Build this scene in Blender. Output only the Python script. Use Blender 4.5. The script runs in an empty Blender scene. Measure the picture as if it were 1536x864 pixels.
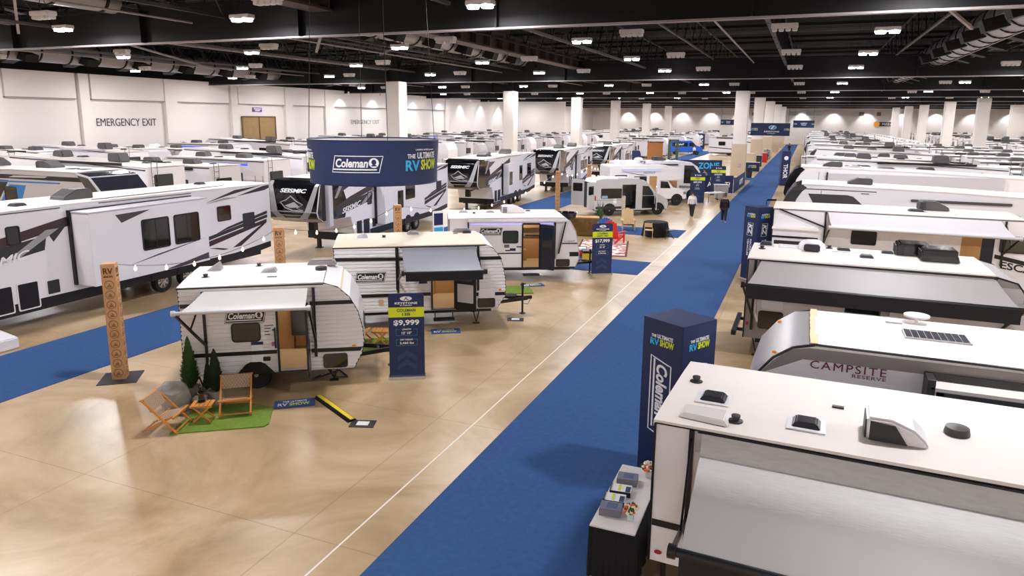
import bpy, bmesh, math, random
from mathutils import Vector, Matrix
random.seed(7)
C = bpy.context.scene.collection
PI = math.pi
# ---------------------------------------------------------------- camera
SC = bpy.context.scene
F_PX, Y0_PX, PITCH, YAW, ROLL, CAM_H = 1058.68, 389.68, 0.197105, 0.389979, 0.0091587, 6.1
def make_camera():
    cy, sy, cp, sp = math.cos(YAW), math.sin(YAW), math.cos(PITCH), math.sin(PITCH)
    fw = Vector((-sy*cp, cy*cp, -sp)); rt = Vector((cy, sy, 0)); up = rt.cross(fw)
    r2 = rt*math.cos(ROLL) + up*math.sin(ROLL); u2 = -rt*math.sin(ROLL) + up*math.cos(ROLL)
    cam = bpy.data.cameras.new('camera'); ob = bpy.data.objects.new('camera', cam); C.objects.link(ob)
    m = Matrix.Identity(4)
    for i in range(3):
        m[i][0], m[i][1], m[i][2] = r2[i], u2[i], -fw[i]
    m[0][3], m[1][3], m[2][3] = 0, 0, CAM_H
    ob.matrix_world = m
    cam.sensor_width = 36; cam.lens = F_PX/1536*36; cam.shift_y = (Y0_PX-432)/1536
    cam.clip_start = .1; cam.clip_end = 600
    SC.camera = ob
make_camera()
# ---------------------------------------------------------------- view, world, lights
SC.view_settings.view_transform = 'Standard'; SC.view_settings.look = 'None'
SC.view_settings.gamma = 1; SC.view_settings.use_curve_mapping = False
SC.view_settings.exposure = 0.0
LAMP_W = 590          # each high-bay lamp
WASH_W = 380           # each wall washer
LAMP_COL = (.965, .96, 1.0)
w = bpy.data.worlds.new('hall'); SC.world = w; w.use_nodes = True
w.node_tree.nodes['Background'].inputs[0].default_value = (.02, .02, .022, 1)
LIT_X = (-55, -43, -32, -21.5, -10.9, 2.8, 13.5, 24, 35, 46)
LIT_Y = (-11, 0.5, 12, 23.4, 35.5, 46.5, 58, 69.5, 81, 92.5, 104, 115.5, 127, 138.5, 150, 161.5, 173, 184.5, 196)
LAMP_Z = 10.0
def lamp(kind, name, loc, power, size=.5, rot=(0, 0, 0), **kw):
    l = bpy.data.lights.new(name, kind); l.energy = power; l.color = LAMP_COL
    if kind == 'AREA': l.shape = 'RECTANGLE'; l.size = size; l.size_y = size*.45
    for k, v in kw.items(): setattr(l, k, v)
    o = bpy.data.objects.new(name, l); C.objects.link(o); o.location = loc; o.rotation_euler = rot
    return o
for ly in LIT_Y:
    for lx in LIT_X:
        lamp('AREA', 'high_bay_light', (lx, ly, LAMP_Z-.16), LAMP_W, .9)
WASH = [(-59.2, y, 9.25) for y in (84, 92, 104, 113, 122, 131, 140)] + [(x, 209.6, 9.25) for x in (-50, -42, -34, -26, -18, -10, -2, 6, 14, 22, 30, 38, 46)]
for p in WASH:
    d = (-.55, 0, -1) if p[0] < -59 else (0, .55, -1)
    o = lamp('SPOT', 'wall_washer_light', p, WASH_W*(1 if p[0] < -59 else 3.2), spot_size=1.5, spot_blend=.6, shadow_soft_size=.15)
    o.rotation_euler = Vector(d).to_track_quat('-Z', 'Y').to_euler()

# ---------------------------------------------------------------- materials
def lin(h):
    h = h.lstrip('#'); v = [int(h[i:i+2], 16)/255 for i in (0, 2, 4)]
    return [c/12.92 if c <= .04045 else ((c+.055)/1.055)**2.4 for c in v] + [1]
MATS = {}
def mat(name, col, rough=.5, metal=0, emit=0, spec=.5, noise=None, alpha=None, coat=0):
    if name in MATS: return MATS[name]
    m = bpy.data.materials.new(name); m.use_nodes = True; nt = m.node_tree; b = nt.nodes['Principled BSDF']
    c = lin(col)
    b.inputs['Base Color'].default_value = c; b.inputs['Roughness'].default_value = rough
    b.inputs['Metallic'].default_value = metal; b.inputs['Specular IOR Level'].default_value = spec
    if coat: b.inputs['Coat Weight'].default_value = coat; b.inputs['Coat Roughness'].default_value = .08
    if emit: b.inputs['Emission Color'].default_value = c; b.inputs['Emission Strength'].default_value = emit
    if noise:                                        # (scale, amount, bump)
        tc = nt.nodes.new('ShaderNodeTexCoord'); n = nt.nodes.new('ShaderNodeTexNoise')
        n.inputs['Scale'].default_value = noise[0]; n.inputs['Detail'].default_value = 6
        sc = nt.nodes.new('ShaderNodeVectorMath'); sc.operation = 'MULTIPLY'
        sc.inputs[1].default_value = noise[3] if len(noise) > 3 else (1, 1, 1)
        nt.links.new(tc.outputs['Object'], sc.inputs[0]); nt.links.new(sc.outputs[0], n.inputs['Vector'])
        mx = nt.nodes.new('ShaderNodeMix'); mx.data_type = 'RGBA'
        a = noise[1]
        mx.inputs[6].default_value = [max(0, x*(1-a)) for x in c[:3]]+[1]; mx.inputs[7].default_value = [min(1, x*(1+a)) for x in c[:3]]+[1]
        nt.links.new(n.outputs['Fac'], mx.inputs[0]); nt.links.new(mx.outputs[2], b.inputs['Base Color'])
        if noise[2]:
            bp = nt.nodes.new('ShaderNodeBump'); bp.inputs['Strength'].default_value = noise[2]; bp.inputs['Distance'].default_value = .02
            nt.links.new(n.outputs['Fac'], bp.inputs['Height']); nt.links.new(bp.outputs[0], b.inputs['Normal'])
    MATS[name] = m; return m
WHITE = mat('rv_white', '#EFECEF', .28, coat=.3)
SIDING = mat('siding_white', '#E9E6E7', .38)
ROOFM = mat('roof_membrane', '#EAE1DA', .6, noise=(1.2, .03, 0))
CREAM = mat('roof_cream', '#E6D6C0', .6, noise=(1.2, .04, 0))
GREYB = mat('rv_grey', '#8D8785', .4)
PALEG = mat('pale_grey', '#C9C6CA', .4)
BLACK = mat('black_trim', '#131216', .35)
CHAR = mat('charcoal', '#2E2C30', .5)
GLOSSB = mat('gloss_black', '#0D0C10', .12, coat=.6)
DARKG = mat('dark_grey_graphic', '#4A4549', .35)
MAROON = mat('maroon_graphic', '#3F2A2E', .35)
SILVER = mat('silver_graphic', '#A9A7A8', .3, .3)
CHROME = mat('chrome', '#C9C9CC', .18, .9)
GLASS = mat('tinted_glass', '#1B1D1C', .06, spec=.8)
GLASSG = mat('green_tint_glass', '#3A3D2E', .08, spec=.8)
RUBBER = mat('tyre_rubber', '#17161A', .8)
NAVY = mat('navy_fabric', '#1D2B56', .65)
NAVYB = mat('navy_board', '#142350', .5)
CHEV = mat('navy_chevron', '#263B68', .55)
LIME = mat('lime_print', '#DCE71E', .5)
CYAN = mat('cyan_print', '#3DB3E8', .5)
WHITEP = mat('white_print', '#F4F4F6', .5)
BLUEP = mat('steel_blue_print', '#3E82A8', .5)
RED = mat('red_lens', '#B5181C', .3)
AMBER = mat('amber_lens', '#E8891A', .3)
TAN = mat('birch_panel', '#D2B184', .5, noise=(2, .08, 0, (8, 8, 1)))
OAK = mat('oak_cabinet', '#B98C57', .5, noise=(2, .12, 0, (8, 8, 1)))
WOODF = mat('wood_floor', '#C9A877', .4, noise=(3, .1, 0, (1, 8, 8)))
PURPLE = mat('purple_sign', '#6A3C8E', .5)
AWNS = mat('awning_silver', '#C5C1BD', .45, noise=(6, .05, 0, (1, 14, 14)))
AWNG = mat('awning_grey', '#8A8B93', .55, noise=(3, .05, .1))
AWNW = mat('awning_white', '#DAD6D8', .5, noise=(3, .03, .1))
AWNT = mat('awning_taupe', '#A8A1A0', .5, noise=(3, .04, .1))
# ---------------------------------------------------------------- mesh builder
class MB:
    def __init__(s): s.v, s.f, s.m, s.k = [], [], [], 0
    def add(s, vs, fs, k=None):
        o = len(s.v); s.v += [tuple(v) for v in vs]; s.f += [tuple(i+o for i in f) for f in fs]; s.m += [s.k if k is None else k]*len(fs); return s
    def box(s, x0, y0, z0, x1, y1, z1, k=None):
        vs = [(x, y, z) for z in (z0, z1) for y in (y0, y1) for x in (x0, x1)]
        return s.add(vs, [(0, 2, 3, 1), (4, 5, 7, 6), (0, 1, 5, 4), (2, 6, 7, 3), (0, 4, 6, 2), (1, 3, 7, 5)], k)
    def prism(s, pts, a0, a1, axis='y', k=None, caps=True, closed=True):
        fn = {'y': lambda p, a: (p[0], a, p[1]), 'x': lambda p, a: (a, p[0], p[1]), 'z': lambda p, a: (p[0], p[1], a)}[axis]
        n = len(pts); vs = [fn(p, a0) for p in pts] + [fn(p, a1) for p in pts]
        fs = [(i, (i+1) % n, (i+1) % n+n, i+n) for i in range(n if closed else n-1)]
        if caps: fs += [tuple(range(n-1, -1, -1)), tuple(range(n, 2*n))]
        return s.add(vs, fs, k)
    def tube(s, p, q, r, r2=None, n=8, caps=True, k=None):
        p, q = Vector(p), Vector(q); d = (q-p).normalized(); r2 = r if r2 is None else r2
        a = d.orthogonal().normalized(); b = d.cross(a)
        vs = [c+(a*math.cos(2*PI*i/n)+b*math.sin(2*PI*i/n))*rr for c, rr in ((p, r), (q, r2)) for i in range(n)]
        fs = [(i, (i+1) % n, (i+1) % n+n, i+n) for i in range(n)]
        if caps: fs += [tuple(range(n-1, -1, -1)), tuple(range(n, 2*n))]
        return s.add(vs, fs, k)
    def path(s, pts, r, n=6, k=None):
        for i in range(len(pts)-1): s.tube(pts[i], pts[i+1], r, n=n, k=k)
        return s
    def bar(s, p, q, w, h, k=None):                  # rectangular bar from p to q, w sideways, h vertical
        p, q = Vector(p), Vector(q); d = (q-p).normalized()
        a = d.cross(Vector((0, 0, 1)))
        a = a.normalized() if a.length > 1e-4 else Vector((1, 0, 0))
        b = a.cross(d).normalized()
        vs = [c+a*x*w/2+b*y*h/2 for c in (p, q) for x, y in ((-1, -1), (1, -1), (1, 1), (-1, 1))]
        return s.add(vs, [(0, 1, 5, 4), (1, 2, 6, 5), (2, 3, 7, 6), (3, 0, 4, 7), (3, 2, 1, 0), (4, 5, 6, 7)], k)
    def lathe(s, prof, n=20, c=(0, 0, 0), axis='z', k=None):
        vs = []
        for r, h in prof:
            for i in range(n):
                a = 2*PI*i/n; x, y = r*math.cos(a), r*math.sin(a)
                v = (x, y, h) if axis == 'z' else ((x, h, y) if axis == 'y' else (h, x, y))
                vs.append((v[0]+c[0], v[1]+c[1], v[2]+c[2]))
        fs = [(j*n+i, j*n+(i+1) % n, (j+1)*n+(i+1) % n, (j+1)*n+i) for j in range(len(prof)-1) for i in range(n)]
        fs += [tuple(range(n-1, -1, -1)), tuple(range((len(prof)-1)*n, len(prof)*n))]
        return s.add(vs, fs, k)
    def sheet(s, rows, th=.008, k=None):              # grid of points thickened downwards
        nr, nc = len(rows), len(rows[0])
        top = [Vector(p) for r in rows for p in r]; bot = [p-Vector((0, 0, th)) for p in top]
        N = nr*nc; fs = []
        for i in range(nr-1):
            for j in range(nc-1):
                a = i*nc+j; fs += [(a, a+1, a+nc+1, a+nc), (N+a, N+a+nc, N+a+nc+1, N+a+1)]
        edge = [i for i in range(nc)] + [i*nc+nc-1 for i in range(1, nr)] + [(nr-1)*nc+j for j in range(nc-2, -1, -1)] + [i*nc for i in range(nr-2, 0, -1)]
        fs += [(edge[i], edge[(i+1) % len(edge)], edge[(i+1) % len(edge)]+N, edge[i]+N) for i in range(len(edge))]
        return s.add(top+bot, fs, k)
    def build(s, name, mats, parent=None, smooth=False, bevel=0, seg=2, fix=True):
        me = bpy.data.meshes.new(name); me.from_pydata(s.v, [], s.f)
        if not isinstance(mats, (list, tuple)): mats = [mats]
        for m in mats: me.materials.append(m)
        for p, k in zip(me.polygons, s.m): p.material_index = min(k, len(mats)-1)
        if fix or bevel:
            bm = bmesh.new(); bm.from_mesh(me)
            if bevel:
                bmesh.ops.bevel(bm, geom=[e for e in bm.edges if len(e.link_faces) == 2 and e.calc_face_angle(0) > .5], offset=bevel, segments=seg, affect='EDGES', clamp_overlap=True)
            bmesh.ops.recalc_face_normals(bm, faces=bm.faces); bm.to_mesh(me); bm.free()
        if smooth:
            for p in me.polygons: p.use_smooth = True
            me.set_sharp_from_angle(angle=.7)
        o = bpy.data.objects.new(name, me); C.objects.link(o)
        if parent: o.parent = parent
        return o
def tag(o, label, cat, group=None, kind=None):
    o['label'] = label; o['category'] = cat
    if group: o['group'] = group
    if kind: o['kind'] = kind
    return o
def thing(name, label, cat, loc=(0, 0, 0), rot=0, group=None):
    o = bpy.data.objects.new(name, None); C.objects.link(o); o.location = loc; o.rotation_euler = (0, 0, rot); o.empty_display_size = .3
    return tag(o, label, cat, group)
def struct(o): o['kind'] = 'structure'; return o
KIDS = {}
def dup(root, loc, rot=None, label=None, group=None):
    if root.name not in KIDS:
        KIDS[root.name] = [(c, [(d, list(d.children)) for d in c.children]) for c in root.children]
    r = root.copy(); C.objects.link(r); r.location = loc
    if rot is not None: r.rotation_euler = (0, 0, rot)
    if label: r['label'] = label
    if group: r['group'] = group
    for ch, gs in KIDS[root.name]:
        c = ch.copy(); C.objects.link(c); c.parent = r
        for g, _ in gs:
            d = g.copy(); C.objects.link(d); d.parent = c
    return r
def rrect(x0, z0, x1, z1, r, n=4):
    out = []
    for cx, cz, a in ((x1-r, z1-r, 0), (x0+r, z1-r, PI/2), (x0+r, z0+r, PI), (x1-r, z0+r, 1.5*PI)):
        out += [(cx+r*math.cos(a+PI/2*i/n), cz+r*math.sin(a+PI/2*i/n)) for i in range(n+1)]
    return out
TXT = {}
def text_geo(s, shear=0, bold=0, space=1):
    key = (s, shear, bold, space)
    if key not in TXT:
        cu = bpy.data.curves.new('lettering', 'FONT'); cu.body = s; cu.align_x = 'CENTER'; cu.shear = shear; cu.offset = bold
        cu.space_character = space; cu.extrude = 0; cu.resolution_u = 3
        ob = bpy.data.objects.new('lettering', cu); C.objects.link(ob)
        bpy.context.view_layer.update()
        me = bpy.data.meshes.new_from_object(ob.evaluated_get(bpy.context.evaluated_depsgraph_get()))
        vs = [tuple(v.co) for v in me.vertices]; fs = [tuple(p.vertices) for p in me.polygons]
        bpy.data.objects.remove(ob); bpy.data.curves.remove(cu); bpy.data.meshes.remove(me)
        x0, x1 = min(v[0] for v in vs), max(v[0] for v in vs); y0, y1 = min(v[1] for v in vs), max(v[1] for v in vs)
        TXT[key] = ([((v[0]-(x0+x1)/2), v[1]-(y0+y1)/2) for v in vs], fs, x1-x0, y1-y0)
    return TXT[key]
def letters(mb, s, place, h=None, w=None, shear=0, bold=.02, space=1, th=.004, k=None, cu=0, cv=0):
    """add lettering (as thin raised letters) to a mesh; place(u, v, n) -> xyz; h = height, w = width"""
    vs, fs, W, Hh = text_geo(s, shear, bold, space)
    sy = (h/Hh) if h else w/W; sx = (w/W) if w else sy
    if len(fs):
        ed = {}
        for f in fs:
            for i in range(len(f)):
                a, b = f[i], f[(i+1) % len(f)]; ed[(a, b)] = 1
        rim = [(a, b) for a, b in ed if (b, a) not in ed]
        n = len(vs)
        V = [place(cu+v[0]*sx, cv+v[1]*sy, th) for v in vs] + [place(cu+v[0]*sx, cv+v[1]*sy, 0) for v in vs]
        mb.add(V, list(fs)+[(b, a, a+n, b+n) for a, b in rim], k)
    return mb
def poly_on(mb, pts, place, th=.004, k=None):
    n = len(pts); V = [place(u, v, th) for u, v in pts] + [place(u, v, 0) for u, v in pts]
    return mb.add(V, [tuple(range(n)), tuple(range(2*n-1, n-1, -1))] + [(i, i+n, (i+1) % n+n, (i+1) % n) for i in range(n)], k)
def ring_on(mb, pts, place, wd, th=.004, k=None, n=None):
    """outline of a closed polygon of width wd"""
    N = len(pts); cx = sum(p[0] for p in pts)/N; cz = sum(p[1] for p in pts)/N
    inn = []
    for i in range(N):
        p0, p, p1 = Vector(pts[i-1]), Vector(pts[i]), Vector(pts[(i+1) % N])
        d = (p1-p0).normalized(); nn = Vector((-d.y, d.x))
        if nn.dot(Vector((cx, cz))-p) < 0: nn = -nn
        inn.append(tuple(p+nn*wd))
    V = [place(*p, th) for p in pts]+[place(*p, th) for p in inn]+[place(*p, 0) for p in pts]+[place(*p, 0) for p in inn]
    fs = []
    for i in range(N):
        j = (i+1) % N
        fs += [(i, j, N+j, N+i), (i, 2*N+i, 2*N+j, j), (N+i, N+j, 3*N+j, 3*N+i), (2*N+i, 3*N+i, 3*N+j, 2*N+j)]
    return mb.add(V, fs, k)
def plane(o, u, v, n):
    o, u, v, n = Vector(o), Vector(u), Vector(v), Vector(n)
    return lambda a, b, c=0: tuple(o+u*a+v*b+n*c)
def circle(cx, cy, r, n=16, ry=None): return [(cx+r*math.cos(2*PI*i/n), cy+(ry or r)*math.sin(2*PI*i/n)) for i in range(n)]
# ---------------------------------------------------------------- the hall
XL, XR, YN, YF, ZC = -61.0, 53.0, -18.0, 212.0, 13.2
def floor_material():
    m = bpy.data.materials.new('polished_concrete'); m.use_nodes = True; nt = m.node_tree; b = nt.nodes['Principled BSDF']
    N = nt.nodes.new; L = nt.links.new
    tc = N('ShaderNodeTexCoord')
    n1 = N('ShaderNodeTexNoise'); n1.inputs['Scale'].default_value = .3; n1.inputs['Detail'].default_value = 10; n1.inputs['Roughness'].default_value = .62; n1.inputs['Distortion'].default_value = .9
    n2 = N('ShaderNodeTexNoise'); n2.inputs['Scale'].default_value = 2.1; n2.inputs['Detail'].default_value = 8; n2.inputs['Distortion'].default_value = .6
    L(tc.outputs['Object'], n1.inputs['Vector']); L(tc.outputs['Object'], n2.inputs['Vector'])
    r = N('ShaderNodeValToRGB'); e = r.color_ramp.elements
    e[0].position = .36; e[0].color = lin('#A0855F'); e[1].position = .62; e[1].color = lin('#CDB391')
    el = r.color_ramp.elements.new(.5); el.color = lin('#BA9E78')
    L(n1.outputs['Fac'], r.inputs[0])
    mx = N('ShaderNodeMix'); mx.data_type = 'RGBA'; mx.blend_type = 'OVERLAY'; mx.inputs[0].default_value = .1
    L(r.outputs[0], mx.inputs[6]); L(n2.outputs['Fac'], mx.inputs[7])
    # saw-cut joints every 9 m
    sx = N('ShaderNodeSeparateXYZ'); L(tc.outputs['Object'], sx.inputs[0])
    prev = None
    for ax, off in (('X', 2.1), ('Y', 1.4)):
        a = N('ShaderNodeMath'); a.operation = 'ADD'; a.inputs[1].default_value = off; L(sx.outputs[ax], a.inputs[0])
        w_ = N('ShaderNodeMath'); w_.operation = 'PINGPONG'; w_.inputs[1].default_value = 2.25; L(a.outputs[0], w_.inputs[0])
        c = N('ShaderNodeMath'); c.operation = 'LESS_THAN'; c.inputs[1].default_value = .008; L(w_.outputs[0], c.inputs[0])
        if prev:
            s = N('ShaderNodeMath'); s.operation = 'MAXIMUM'; L(prev.outputs[0], s.inputs[0]); L(c.outputs[0], s.inputs[1]); prev = s
        else: prev = c
    sc = N('ShaderNodeMath'); sc.operation = 'MULTIPLY'; sc.inputs[1].default_value = .5; L(prev.outputs[0], sc.inputs[0])
    mj = N('ShaderNodeMix'); mj.data_type = 'RGBA'; mj.inputs[7].default_value = lin('#6F5A41')
    L(sc.outputs[0], mj.inputs[0]); L(mx.outputs[2], mj.inputs[6]); L(mj.outputs[2], b.inputs['Base Color'])
    rr = N('ShaderNodeMapRange'); rr.inputs['To Min'].default_value = .26; rr.inputs['To Max'].default_value = .32
    L(n1.outputs['Fac'], rr.inputs[0]); L(rr.outputs[0], b.inputs['Roughness'])
    b.inputs['Specular IOR Level'].default_value = .42
    return m
FLOOR = floor_material()
CARPET = mat('blue_carpet', '#385585', .95, spec=.1, noise=(9, .22, .4))
WALLM = mat('warm_white_wall', '#E6DFDA', .8, noise=(.15, .02, 0))
WALLT = mat('tan_wall', '#C9B59B', .8)
CEILM = mat('black_ceiling', '#050506', .9, spec=.2)
STEEL = mat('black_steel', '#070608', .6, spec=.3)
STEELB = mat('brown_black_steel', '#1A1413', .6)
FLANGE = mat('grey_flange', '#8F8788', .5)
PURL = mat('grey_purlin', '#4A4546', .6)
DUCTM = mat('galvanised_duct', '#8C888C', .35, .55)
LAMPW = mat('lamp_housing_white', '#D9D5D4', .5)
LENS = mat('lamp_lens', '#FFF6F6', .4, emit=60)
ROLL = mat('roll_door_brown', '#9A7C4E', .6, noise=(1.5, .2, 0))
struct(MB().box(XL-.3, YN-.3, -.3, XR+.3, YF+.3, 0).build('floor', FLOOR))
struct(MB().box(XL-.3, YN-.3, ZC, XR+.3, YF+.3, ZC+.3).build('ceiling', CEILM))
struct(MB().box(XL-.3, YN, 0, XL, YF, ZC).build('wall_left', WALLM))
struct(MB().box(XR, YN, 0, XR+.3, YF, ZC).build('wall_right', WALLM))
struct(MB().box(XL-.3, YF, 0, XR+.3, YF+.3, ZC).build('wall_back', WALLM))
struct(MB().box(XL-.3, YN-.3, 0, XR+.3, YN, ZC).build('wall_front', WALLM))
# pilasters and the ledge between them on the left wall
pil = [(38.0, 1.0), (45.7, .95), (55.2, 1.5), (64.0, 1.0), (73.3, 1.4), (81.6, 2.0), (98, 1.2), (116, 1.3)]
for i, (y, wd) in enumerate(pil):
    struct(MB().box(XL, y-wd/2, 0, XL+.4, y+wd/2, 9.74).build('trim_%d' % (i+1), WALLM, bevel=.02))
ys = [28]+[p[0] for p in pil]
for i in range(len(pil)):
    a, b = ys[i]+.75, ys[i+1]-.75
    struct(MB().box(XL, a, 7.55, XL+.28, b, 9.74).build('trim_%d' % (i+20), WALLM))
    struct(MB().box(XL, a, 7.46, XL+.3, b, 7.55).build('trim_%d' % (i+40), FLANGE))
d = struct(MB().box(XL, 65.2, .02, XL+.12, 70.9, 6.1).build('door_1', ROLL))
m = MB()
for y in (65.2, 68.0, 70.8): m.box(XL+.12, y, .02, XL+.2, y+.12, 6.1)
m.box(XL+.12, 65.2, 6.0, XL+.2, 70.9, 6.15); m.build('door_frame', mat('door_brown', '#6E5737', .6), d)
e = thing('exit_sign', 'purple sign plate with white lettering above the brown roll-up door in left wall', 'sign', (XL, 67.9, 6.65))
MB().box(0, -.75, 0, .12, .75, .5).build('sign_plate', PURPLE, e)
m = MB(); pl = plane((.12, 0, 0), (0, 1, 0), (0, 0, 1), (1, 0, 0))
poly_on(m, [(-.6, .28), (.6, .28), (.6, .38), (-.6, .38)], pl); poly_on(m, [(-.4, .1), (.4, .1), (.4, .2), (-.4, .2)], pl); m.build('sign_lettering', WHITEP, e)
for yc, lab, h_ in ((50.0, 'dark EMERGENCY EXIT lettering on the left wall, larger one beside the brown door', .72), (90.4, 'smaller faded EMERGENCY EXIT lettering on the left wall above the round hanging banner', .6)):
    m = letters(MB(), 'EMERGENCY EXIT', plane((XL+.02, yc+.15, 5.45), (0, 1, 0), (0, 0, 1), (1, 0, 0)), h=h_, w=6.6 if yc < 60 else 7.4, bold=.0, th=.02)
    tag(m.build('wall_lettering', mat('lettering_dark', '#3B3547', .6) if yc < 60 else mat('lettering_faded', '#8A8388', .6)), lab, 'wall lettering')
# far-wall windows, panels
for i, (x0, x1, z0, z1, mm) in enumerate([(-5.3, -1.7, 7.6, 8.9, 'g'), (-1.0, 2.8, 7.6, 8.9, 'g'), (12.0, 13.4, 7.6, 8.8, 'd'), (16.2, 17.4, 7.6, 8.8, 'd'), (-15.0, -13.6, 7.5, 8.6, 'd'), (-18.4, -17.3, 7.5, 8.5, 'd')]):
    o = struct(MB().box(x0, YF-.1, z0, x1, YF-.02, z1).build('window_%d' % (i+1), WALLM))
    MB().box(x0+.1, YF-.13, z0+.1, x1-.1, YF-.1, z1-.1).build('window_pane', mat('pale_window', '#B9C4C6', .2) if mm == 'g' else mat('louvre_grey', '#7D7673', .6), o)
# tan stretch low on the far right wall, projecting bay
struct(MB().box(38, 176, 0, XR, 176.4, ZC-.1).build('wall_bay', mat('bay_wall', '#D8D0CA', .8)))
struct(MB().box(41, 175.6, 0, XR, 175.98, 4.6).build('wall_wainscot', WALLT))
struct(MB().box(XL, YN, 9.75, XL+.8, 143.9, ZC-.02).build('wall_soffit_left', CEILM)); struct(MB().box(XL, YF-.8, 9.75, XR, YF, ZC-.02).build('wall_soffit_back', CEILM))
struct(MB().box(XL, 144, 0, -47.5, 144.4, 9.74).build('wall_jog', WALLM))
# ---------------------------------------------------------------- columns
COLUMNS = [(-36, 58.7), (-34.2, 82.3), (-33.2, 106.5), (-31.8, 124.9), (-30.9, 147), (-31, 172),
           (-7.1, 85.2), (-6.7, 108.8), (-6.3, 130), (-6.0, 154), (-5.8, 178), (46, 113),
           (21.5, 113.8), (20.4, 132), (20, 156.5), (19, 170.5), (18.3, 187)]
for i, (x, y) in enumerate(COLUMNS):
    s = .72
    c = struct(MB().box(x-s, y-s, 0, x+s, y+s, 9.4).build('column', WALLM, bevel=.05)); MB().box(x-.3, y-.3, 9.4, x+.3, y+.3, ZC-.02).build('column_head', STEEL, c)
    if abs(x+6.5) < 1:
        MB().box(x-s-.06, y-s-.06, 0, x+s+.06, y+s+.06, 3.55).build('column_cladding', WALLT, c, bevel=.02)
        MB().box(x-.05, y-s-.12, 1.0, x+.25, y-s-.06, 1.5).build('column_plate', mat('column_plate', '#B9AFA5', .5), c)
# ---------------------------------------------------------------- carpets and tape
struct(MB().box(-5.12, -6, 0, -2.25, 205, .012).build('carpet', CARPET))
struct(MB().box(-18.7, -6, 0, -15.6, 92, .012).build('carpet', CARPET))
struct(MB().box(-15.6, 27.45, 0, -5.86, 30.25, .012).build('carpet', CARPET))
struct(MB().box(-15.6, 37.4, 0, -5.9, 40.2, .012).build('carpet', CARPET))
struct(MB().box(-15.6, 78.5, 0, -5.12, 81.5, .012).build('carpet', CARPET))
struct(MB().box(-20, 92, 0, -17, 150, .012).build('carpet', CARPET))
tag(MB().box(-5.815, -4, 0, -5.785, 75, .002).build('floor_tape', mat('floor_tape', '#E9E1D6', .5)), 'thin white tape line on the concrete along the left of the blue aisle', 'tape')
tag(MB().box(-.3, 14.6, 0, -.27, 26, .002).build('floor_tape', mat('floor_tape', '#E9E1D6', .5)), 'thin white tape line on the concrete right of the blue aisle beside the grey trailer', 'tape')
# ---------------------------------------------------------------- roof steel
GIRD = (1.0, 25.2, 60.5, 85.2, 108.6, 131, 155, 178, 200)
for y in GIRD:
    zb = 9.35
    m = MB(); m.box(XL+.05, y-.14, zb, XR-.05, y+.14, zb+.07); m.k = 1
    m.box(XL+.05, y-.03, zb+.07, XR-.05, y+.03, zb+1.5); m.box(XL+.05, y-.3, zb+1.5, XR-.05, y+.3, zb+1.65)
    for x in range(-56, 52, 9): m.box(x-.04, y-.26, zb+.07, x+.04, y+.26, zb+1.5)
    struct(m.build('ceiling_girder', [FLANGE, STEEL]))
def joist(x, y0, y1, z0, z1, step, chord, mt):
    m = MB(); m.box(x-chord, y0, z0, x+chord, y1, z0+chord*1.6, 1); m.box(x-chord, y0, z1-chord*1.6, x+chord, y1, z1)
    n = max(2, int((y1-y0)/step)); dy = (y1-y0)/n
    for i in range(n):
        a = y0+i*dy; m.bar((x, a, z0), (x, a+dy/2, z1), chord*.9, chord*.9); m.bar((x, a+dy/2, z1), (x, a+dy, z0), chord*.9, chord*.9)
    return struct(m.build('ceiling_joist', [mt, PURL if int(abs(x)) % 3 else mt]))
xs = [-57, -51.5, -46, -40, -35, -29, -24, -18, -13, -7.5, -2, 5.5, 9.5, 16, 21, 27, 32, 38, 43, 49]
for i in range(len(GIRD)-1):
    for j, x in enumerate(xs):
        if i > 3 and j % 2: continue
        joist(x, GIRD[i]+.1, GIRD[i+1]-.1, 10.9 if j % 2 else 10.3, 12.7, 2.8, .06 if j % 2 else .085, STEELB if j % 3 == 0 else STEEL)
# cross purlins and pipes with a pale underside
for k, y in enumerate([.5+11.5*n+d for n in range(0, 10) for d in (1.9, 5.75, 9.6)]):
    struct(MB().box(XL+.1, y-.05, 12.75, XR-.1, y+.05, 12.95).build('ceiling_purlin', PURL if k % 3 == 0 else STEEL))
for x, z, r in ((-26, 10.2, .05), (-4.4, 10.6, .05), (8.6, 10.2, .04), (19, 10.4, .05), (-15.6, 11.2, .07), (-38, 10.6, .06), (-48, 10.2, .05), (30, 10.6, .05)):
    struct(MB().tube((x, YN+1, z), (x, 205, z), r, n=6).build('ceiling_pipe', FLANGE))
# long sway braces
for a, b in (((-24.5, 32, 9.5), (-19.2, 27, 12.6)), ((-27, 42, 10.2), (-22.5, 44, 12.6)), ((-18.4, 44, 10.2), (-22.4, 44, 12.6)), ((-36, 24, 10), (-30, 20, 12.8)), ((-4, 30, 10), (1, 44, 12.6)), ((.5, 27, 12.6), (6, 36, 10)), ((-43, 44, 9.6), (-46, 30, 12.4))):
    struct(MB().bar(a, b, .12, .12).build('ceiling_brace', FLANGE))
# catwalk girder with ribs
m = MB(); x = -18.9
m.box(x-.5, 4, 10.35, x+.5, 150, 10.45); m.box(x-.06, 4, 10.45, x+.06, 150, 11.3); m.box(x-.5, 4, 11.3, x+.5, 150, 11.4)
for y in range(5, 150, 2): m.box(x-.48, y, 10.45, x+.48, y+.08, 11.3)
struct(m.build('ceiling_catwalk', mat('catwalk_brown', '#4A3C39', .7)))
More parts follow.
